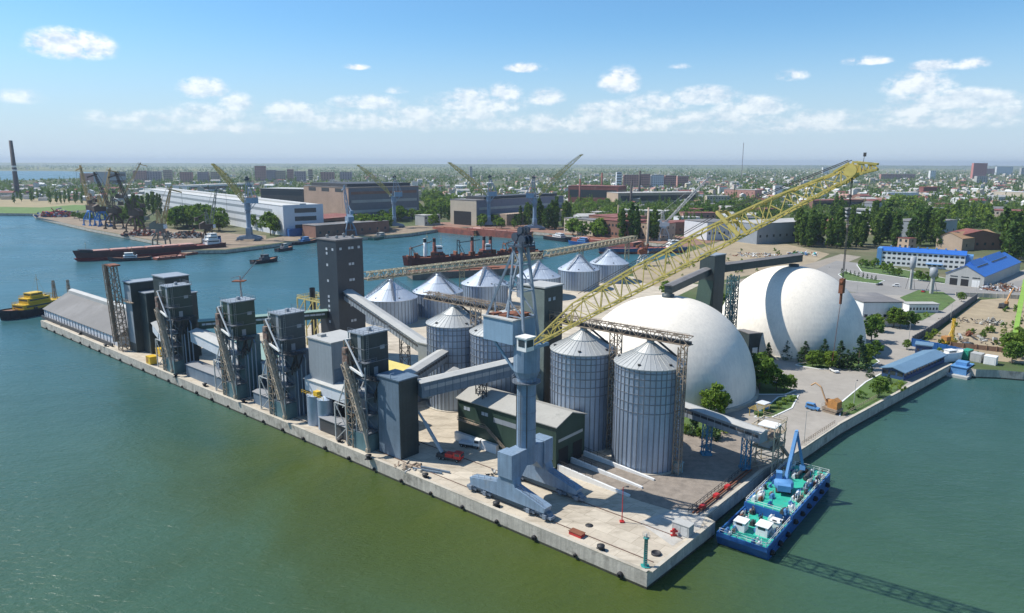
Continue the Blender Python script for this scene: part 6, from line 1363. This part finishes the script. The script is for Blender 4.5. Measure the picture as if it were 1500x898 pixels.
def H_(px, yb, yt): return zat(px, yt, at(px, yb))
# garden around the domes
gt = [('spruce', 1125, 527, 505), ('spruce', 1152, 527, 502), ('spruce', 1178, 531, 503), ('spruce', 1206, 532, 502), ('spruce', 1229, 538, 502), ('spruce', 1257, 540, 503), ('spruce', 1240, 541, 515),
      ('broad', 1190, 537, 512), ('broad', 1196, 538, 514), ('broad', 1282, 523, 498), ('broad', 1276, 500, 462), ('broad', 1268, 535, 505), ('broad', 1284, 486, 460), ('broad', 1215, 540, 512),
      ('broad', 1112, 572, 516), ('broad', 1118, 560, 528), ('broad', 1137, 573, 540), ('broad', 1158, 572, 548), ('broad', 1148, 574, 545), ('broad', 1046, 612, 560), ('broad', 1058, 605, 568), ('broad', 1103, 565, 540),
      ('spruce', 1014, 636, 610), ('spruce', 1043, 642, 610), ('shrub', 1026, 640, 626), ('shrub', 1003, 634, 618), ('shrub', 1060, 636, 620),
      ('spruce', 1275, 553, 537), ('broad', 1287, 583, 553), ('spruce', 1298, 552, 545), ('shrub', 1316, 572, 556), ('spruce', 1301, 562, 550), ('shrub', 1262, 583, 570), ('broad', 1328, 512, 497), ('shrub', 1245, 600, 590), ('shrub', 1300, 575, 566),
      ('broad', 1309, 480, 450), ('broad', 1318, 481, 449), ('broad', 1330, 480, 452), ('broad', 1340, 478, 458), ('spruce', 1298, 474, 455), ('spruce', 1288, 470, 452), ('shrub', 1356, 464, 457), ('broad', 1408, 442, 428), ('shrub', 1370, 492, 482), ('shrub', 1360, 497, 486),
      ('broad', 1375, 525, 509), ('broad', 1440, 496, 484), ('broad', 1482, 532, 500), ('broad', 1490, 500, 478), ('shrub', 1470, 488, 480), ('shrub', 1150, 592, 582), ('shrub', 1120, 606, 597), ('shrub', 1140, 598, 588), ('shrub', 1160, 588, 579), ('shrub', 1090, 560, 550), ('spruce', 1075, 452, 430), ('broad', 1052, 450, 425), ('broad', 1040, 445, 428), ('broad', 975, 434, 412)]
gl = {'spruce': 'dark spruce in the garden beds round the white domes and the blue shed', 'broad': 'leafy green garden tree between the domes, the sheds and the right hand yard', 'shrub': 'low green bush in the lawns by the port road and yard'}
for k, x, yb, yt in gt: plant(k, at(x, yb), max(1.8, {'spruce': 1.2, 'broad': .88, 'shrub': 1.0}[k] * H_(x, yb, yt)), gl[k], {'spruce': 'garden spruces', 'broad': 'garden trees', 'shrub': 'garden bushes'}[k], wide=1.55 if k == 'spruce' else 1.0)
for i in range(9): x = 1233 + i * 6.2; plant('spruce', at(x, 400 + i * 1.35), 3.6, 'small clipped cone tree in the row on the car park island', 'cone trees on the car park island', lod=1, wide=1.2)
for x, y in ((1262, 392), (1268, 393), (1275, 391), (1281, 393), (1303, 402), (1310, 404), (1316, 405), (1345, 411), (1352, 412), (1358, 412), (1366, 413), (1293, 399)): plant('broad', at(x, y), random.uniform(4, 8), 'small tree in front of the white office facade', 'trees in front of the office', lod=1)
b = MB(); 
for px, py in ((1112, 608), (1122, 603), (1132, 598), (1142, 592), (1152, 588), (1160, 584)): p = at(px, py) - at(1112, 608); b.box(p.x - 1.4, p.y - 1, 0, p.x + 1.4, p.y + 1, 1.0)
tag(b.build('hedge', grassm, None, at(1112, 608)), 'low clipped hedge along the planted island by the pergola', 'hedge')
def car(label, loc, rot, m_, van=False):
    t = thing('parked_van' if van else 'parked_car', label, 'van' if van else 'car', loc, rot, 'vehicles parked about the yard')
    MB().extr([(-2.2, -.85, .35), (2.2, -.85, .35), (2.2, -.85, .9), (1.2, -.85, 1.0), (-2.2, -.85, 1.0)], (0, 1.7, 0)).build('body', m_, t)
    MB().extr([(-2.1, -.78, 1.0), (1.1, -.78, 1.0), (.5, -.78, 2.1 if van else 1.5), (-2.0 if van else -1.5, -.78, 2.1 if van else 1.5)], (0, 1.56, 0)).build('cabin', m_ if van else glass, t)
    if van: MB().extr([(-1.6, -.8, 1.3), (.85, -.8, 1.3), (.5, -.8, 1.9), (-1.6, -.8, 1.9)], (0, 1.6, 0)).build('window', glass, t)
    wheels(t, (1.4, -1.4), .75, .33)
for i, (x, y, m_, v, lb_) in enumerate(((1168, 373, white, 1, 'white van parked left of the poplar row'), (1181, 374, lblue, 0, 'light blue car beside the white van at the poplars'), (1193, 375, white, 0, 'white car parked by the coloured crates'), (1312, 420, white, 1, 'white van on the car park near the slim water tower'), (1288, 418, dark, 0, 'dark car on the open car park'), (1352, 428, red, 0, 'red car between the two water towers'), (1222, 545, white, 0, 'white car on the port road below the garden dome'), (1190, 600, lblue, 1, 'blue van on the port road near the orange crane'))): car(lb_, at(x, y) + Vector((0, 0, .06)), .6 + i * .7, m_, v)
for i, (x, y) in enumerate(((1178, 645), (1250, 598), (1331, 500), (1392, 470), (1255, 430), (1430, 426), (1210, 410))):
    t = thing('lamp_post', 'slender grey lamp post standing beside the port road', 'lamp post', at(x, y), i * .9, 'lamp posts along the port road'); b = MB(); b.tube((0, 0, 0), (0, 0, 9), .12, .07, n=8); b.tube((0, 0, 8.9), (1.6, 0, 9.3), .06, n=6); b.build('post', lgrey, t); MB().box(1.2, -.18, 9.22, 2.1, .18, 9.4).build('lamp_head', dark, t)
# tree groups further off: (kind, list of px polygons, count, height range, label, leaf material)
def inpoly(x, y, P):
    c = False; j = len(P) - 1
    for i in range(len(P)):
        if (P[i][1] > y) != (P[j][1] > y) and x < (P[j][0] - P[i][0]) * (y - P[i][1]) / (P[j][1] - P[i][1]) + P[i][0]: c = not c
        j = i
    return c
def scatter(P, n):
    xs = [p[0] for p in P]; ys = [p[1] for p in P]; out = []; k = 0
    while len(out) < n and k < 20000:
        k += 1; x = random.uniform(min(xs), max(xs)); y = random.uniform(min(ys), max(ys))
        if inpoly(x, y, P): out.append((x, y))
    return out
random.seed(11)
GR = [
 ('poplar', [(1166, 362), (1262, 366), (1270, 358), (1166, 352)], 26, (24, 34), 'tall dark poplar in the dense row behind the sandy yard', leaf_p),
 ('poplar', [(1205, 340), (1250, 338), (1240, 315), (1220, 318)], 8, (26, 34), 'tall poplar standing behind the dense row', leaf_p),
 ('poplar', [(1278, 362), (1312, 364), (1315, 352), (1280, 350)], 9, (26, 36), 'tall poplar left of the small tan brick house', leaf_p),
 ('poplar', [(1330, 362), (1355, 364), (1358, 352), (1335, 350)], 7, (28, 38), 'tall dark poplar behind the middle of the blue roofed office', leaf_p),
 ('poplar', [(1362, 366), (1378, 366), (1378, 358), (1362, 356)], 3, (30, 36), 'tall poplar beside the rust red roofed workshop', leaf_p),
 ('poplar', [(1464, 382), (1500, 386), (1502, 366), (1466, 362)], 11, (30, 42), 'tall dark poplar behind the right end of the blue roofed workshop', leaf_p),
 ('shrub', [(1370, 502), (1430, 448), (1500, 445), (1500, 525), (1420, 520)], 16, (1.5, 4), 'low green bush growing in the right hand sandy yard', leaf_b),
 ('shrub', [(930, 400), (1010, 372), (1150, 362), (1190, 380), (1060, 408)], 24, (1.5, 4), 'low green bush on the sandy ground behind the domes', leaf_b),
 ('broad', [(1466, 528), (1500, 532), (1500, 500), (1476, 505)], 5, (5, 9), 'tree on the earth bank at the right edge of the water', leaf_b),
 ('broad', [(1320, 345), (1460, 342), (1450, 320), (1310, 322)], 34, (12, 20), 'green tree in the wooded belt behind the office', leaf_b),
 ('poplar', [(1390, 335), (1452, 335), (1450, 318), (1395, 318)], 16, (20, 28), 'pale poplar in the wooded belt right of the office', leaf_l),
 ('broad', [(1300, 318), (1350, 318), (1345, 300), (1305, 300)], 10, (16, 24), 'bright green tree right of the white banded office', leaf_l),
 ('poplar', [(860, 344), (886, 346), (886, 338), (862, 336)], 0, (24, 30), '', leaf_p),
 ('poplar', [(760, 333), (832, 338), (832, 332), (762, 327)], 18, (22, 36), 'dark poplar in the row beside the two blue cranes', leaf_p),
 ('broad', [(832, 345), (880, 350), (880, 344), (834, 340)], 9, (14, 18), 'round green tree in front of the beige office', leaf_b),
 ('poplar', [(905, 354), (932, 357), (934, 348), (908, 346)], 7, (26, 36), 'poplar in the clump behind the dark red hulk', leaf_p),
 ('poplar', [(950, 355), (962, 356), (962, 350), (950, 349)], 3, (28, 34), 'poplar right of the pale brick chimney', leaf_p),
 ('broad', [(832, 316), (905, 318), (900, 298), (828, 298)], 34, (9, 14), 'light green tree in the thicket below the red roofed hall', leaf_l),
 ('broad', [(1000, 325), (1100, 326), (1095, 304), (1005, 304)], 26, (12, 18), 'green tree in the thicket behind the white lattice crane', leaf_b),
 ('broad', [(1045, 345), (1110, 345), (1110, 330), (1050, 330)], 12, (8, 14), 'green tree near the white and grey workshop', leaf_b),
 ('broad', [(252, 336), (334, 340), (332, 328), (255, 325)], 16, (20, 27), 'round dark green tree in the clump before the white shed', leaf_b),
 ('broad', [(376, 343), (408, 346), (408, 336), (376, 334)], 7, (18, 26), 'round green tree beside the blue crane at the white shed', leaf_b),
 ('poplar', [(188, 338), (212, 338), (212, 325), (188, 322)], 8, (28, 38), 'dark poplar behind the far left harbour cranes', leaf_p),
 ('poplar', [(216, 315), (244, 318), (244, 312), (216, 308)], 5, (28, 34), 'poplar standing in front of the white shed', leaf_p),
 ('broad', [(150, 330), (190, 334), (190, 324), (152, 318)], 9, (12, 18), 'green tree between the far left harbour cranes', leaf_b),
 ('broad', [(100, 322), (135, 326), (135, 318), (105, 314)], 7, (6, 10), 'low tree on the tip of the far quay', leaf_b),
 ('broad', [(516, 341), (568, 340), (568, 332), (516, 334)], 14, (12, 19), 'round tree on the shore behind the windowed tower', leaf_b),
 ('broad', [(560, 325), (625, 326), (622, 310), (558, 310)], 18, (12, 20), 'tree in front of the huge brown factory hall', leaf_b),
 ('broad', [(608, 336), (640, 334), (640, 326), (610, 326)], 5, (12, 18), 'round tree at the small grey house by the basin corner', leaf_b),
 ('broad', [(624, 318), (668, 320), (668, 290), (620, 288)], 22, (14, 20), 'bright green tree in the wood left of the tan hall', leaf_l),
 ('broad', [(460, 318), (512, 320), (512, 312), (460, 310)], 9, (14, 22), 'dark tree in front of the pink end wall', leaf_b),
 ('broad', [(700, 335), (760, 335), (758, 329), (704, 328)], 9, (8, 14), 'low green tree between the two basin cranes', leaf_b),
 ('poplar', [(640, 326), (662, 328), (662, 318), (644, 316)], 4, (18, 24), 'poplar at the left corner of the tan hall', leaf_p),
 ('poplar', [(20, 300), (130, 301), (130, 292), (20, 290)], 14, (16, 26), 'tree standing round the tall banded chimney', leaf_b),
 ('poplar', [(1275, 350), (1300, 350), (1300, 330), (1275, 330)], 7, (26, 36), 'dark poplar right of the white banded office', leaf_p),
]
for kd, P, n_, (h0, h1), lb_, lm in GR:
    for x, y in scatter(P, int(n_ * (1.7 if kd == 'poplar' else 1.4))): plant(kd, at(x, y), random.uniform(h0, h1), lb_, lb_, lm, lod=1, wide=random.uniform(.75, 1.05) if kd == 'poplar' else random.uniform(.95, 1.3))

# ---------------------------------------------------------------- distant town and woods
NOGO = [[(-50, 249), (172, 249), (172, 258), (120, 264), (-50, 267)], [(-50, 313), (60, 313), (60, 302), (-50, 302)], [(205, 308), (470, 346), (470, 300), (205, 285)], [(440, 330), (625, 330), (625, 300), (440, 300)], [(655, 333), (822, 335), (822, 305), (655, 300)], [(1100, 362), (1210, 362), (1210, 330), (1100, 330)]]
def okp(x, y): return not any(inpoly(x, y, P) for P in NOGO)
def town_y(): return 244.5 + 55 * random.random() ** 1.25
hm_cols = [('pale_wall_tile_roof', (.50, .45, .38), rroof), ('white_wall_grey_roof', (.58, .56, .52), sroof), ('cream_wall_pink_roof', (.50, .42, .32), mat('pink_tile', (.36, .20, .16), .8)), ('white_wall_white_roof', (.6, .6, .58), mat('white_roof', (.62, .62, .60), .6))]
HP = []
for nm, c, rm in hm_cols:
    for shp in (0, 1):
        w_, d_, h_ = ((12, 9, 5.5), (26, 12, 8))[shp]
        b = MB().box(-w_ / 2, -d_ / 2, 0, w_ / 2, d_ / 2, h_, 0); b.loft([[(x, -d_ / 2 - .5, h_), (x, d_ / 2 + .5, h_), (x, 0, h_ + 3.2)][::-1] for x in (-w_ / 2 - .4, w_ / 2 + .4)], 1); b.box(w_ * .2, .8, h_ + 1, w_ * .2 + 1, 1.8, h_ + 4.2, 2)
        for k in range(4): b.box(-w_ * .4 + w_ * .22 * k, -d_ / 2 - .04, 1.4, -w_ * .4 + w_ * .22 * k + 1.4, -d_ / 2, h_ * .62, 3)
        HP.append((b, [mat(nm, c, .85, var=.06), rm, brick, glass], nm.replace('_', ' ')))
random.seed(21)
pts = []
while len(pts) < 300:
    x = random.uniform(-20, 1520); y = 255 + 48 * random.random() ** .8
    if y > 290 and x < 880: continue
    if y > 300 and random.random() < .5: continue
    if okp(x, y): pts.append((x, y))
HM = [(b.mesh('town_house', ms), nm) for b, ms, nm in HP]
for x, y in pts:
    me_, nm = random.choice(HM); o = bpy.data.objects.new('town_house', me_); COL.objects.link(o); o.location = at(x, y); o.rotation_euler = (0, 0, random.choice((.2, .2 + math.pi / 2)) + random.uniform(-.15, .15)); s = random.uniform(.85, 1.3); o.scale = (s, s, s)
    tag(o, 'small town house with ' + nm.replace('wall ', 'walls and ') + ' among the far trees', 'house', 'houses of the far town with ' + nm.replace('wall ', 'walls and '))
# the rest of the town beyond counting
fb = MB()
for i in range(4200):
    x = random.uniform(-200, 1800); y = 243.2 + 52 * random.random() ** 1.5
    if not okp(x, y): continue
    if x < 560 and random.random() < .45: continue
    p = at(x, y); w_, d_, h_ = random.uniform(7, 22), random.uniform(7, 13), random.uniform(3.5, 8) if random.random() < .93 else random.uniform(10, 22); a = .2 + random.choice((0, math.pi / 2)) + random.uniform(-.2, .2); ca, sa = math.cos(a), math.sin(a)
    P8 = [(p.x + ca * sx * w_ / 2 - sa * sy * d_ / 2, p.y + sa * sx * w_ / 2 + ca * sy * d_ / 2) for sx, sy in ((-1, -1), (1, -1), (1, 1), (-1, 1))]
    vs = [(*q, 0) for q in P8] + [(*q, h_) for q in P8] + [((P8[0][0] + P8[3][0]) / 2, (P8[0][1] + P8[3][1]) / 2, h_ + 2.5), ((P8[1][0] + P8[2][0]) / 2, (P8[1][1] + P8[2][1]) / 2, h_ + 2.5)]
    k = random.randrange(3); fb.add(vs, [(0, 1, 5, 4), (1, 2, 6, 5), (2, 3, 7, 6), (3, 0, 4, 7), (5, 6, 9), (7, 4, 8)], k); fb.add(vs, [(4, 5, 9, 8), (6, 7, 8, 9)], 3 + random.randrange(4))
o = fb.build('distant_town', [mat('pale_wall_tile_roof', (1, 1, 1)), mat('white_wall_grey_roof', (1, 1, 1)), mat('cream_wall_pink_roof', (1, 1, 1)), rroof, sroof, mat('white_roof', (1, 1, 1)), groof]); tag(o, 'mass of tiny houses of the town fading to the horizon', 'town', None, 'stuff')
xs = rng.uniform(-200, 1800, 110000); ys = 242.4 + 100 * rng.uniform(0, 1, 110000) ** 1.35
keep = []
for x, y in zip(xs, ys):
    if not okp(x, y): continue
    if y > 289 and x < 560: continue
    if y > 322 and x < 830: continue
    if y > 300 and 560 < x < 830 and rng.random() < .7: continue
    if y > 326 and (x < 985 or 1030 < x < 1300) : continue
    if y > 350: continue
    if 268 < y < 303 and 895 < x < 1030 and rng.random() < .6: continue
    n_ = math.sin(x * .021 + y * .31) + math.sin(x * .057 - y * .23 + 1.3) + math.sin(x * .11 + y * .07)
    if n_ < -.6 and rng.random() < .8: continue
    if rng.random() > .36 + .3 * (y < 262): continue
    keep.append((x, y))
T_ = np.array([at(x, y)[:] for x, y in keep]); hh = rng.uniform(5, 13, len(T_)) * (1 + .00006 * T_[:, 1])
parts_ = []
for sel, nl, qs, rr_ in ((T_[:, 1] < 1500, 40, .13, .38), (T_[:, 1] >= 1500, 12, .24, .42)):
    P_, h_ = T_[sel], hh[sel]; tall = rng.uniform(0, 1, len(P_)) < .22
    Cc = P_.copy(); Cc[:, 2] = h_ * .55
    Vq = leaf_quads(Cc, h_ * rr_, nl, 1.0, 1.15); Vr = Vq.reshape(-1, 4, 3)
    ctr = Vr.mean(1, keepdims=True); sc_ = np.repeat(h_ * qs, nl)[:, None, None]; Vr = ctr + (Vr - ctr) * sc_
    tl = np.repeat(tall, nl); base = np.repeat(P_, nl, 0)[:, None, :]
    Vr[tl] = base[tl] + (Vr[tl] - base[tl]) * np.array([.45, .45, 1.7])
    parts_.append(Vr.reshape(-1, 3))
print('far trees', len(T_))
o = bpy.data.objects.new('distant_wood', np_mesh('distant_wood', np.concatenate(parts_), leaf_f)); COL.objects.link(o); tag(o, 'mass of trees filling the town out to the horizon', 'wood', None, 'stuff')
# ---------------------------------------------------------------- air
hb_ = MB().box(-17000, -420, ZW - 4.2, 17000, 17000, 150)
hm2 = bpy.data.materials.new('haze_air'); hm2.use_nodes = True; t_ = hm2.node_tree; t_.nodes.clear()
pv = N(t_, 'ShaderNodeVolumePrincipled'); pv.inputs['Color'].default_value = (.56, .67, .80, 1); pv.inputs['Density'].default_value = .00006; pv.inputs['Anisotropy'].default_value = .2
t_.links.new(pv.outputs[0], N(t_, 'ShaderNodeOutputMaterial').inputs['Volume'])
o = hb_.build('haze', hm2); tag(o, 'thin blue summer haze over the harbour and town', 'haze', None, 'stuff')
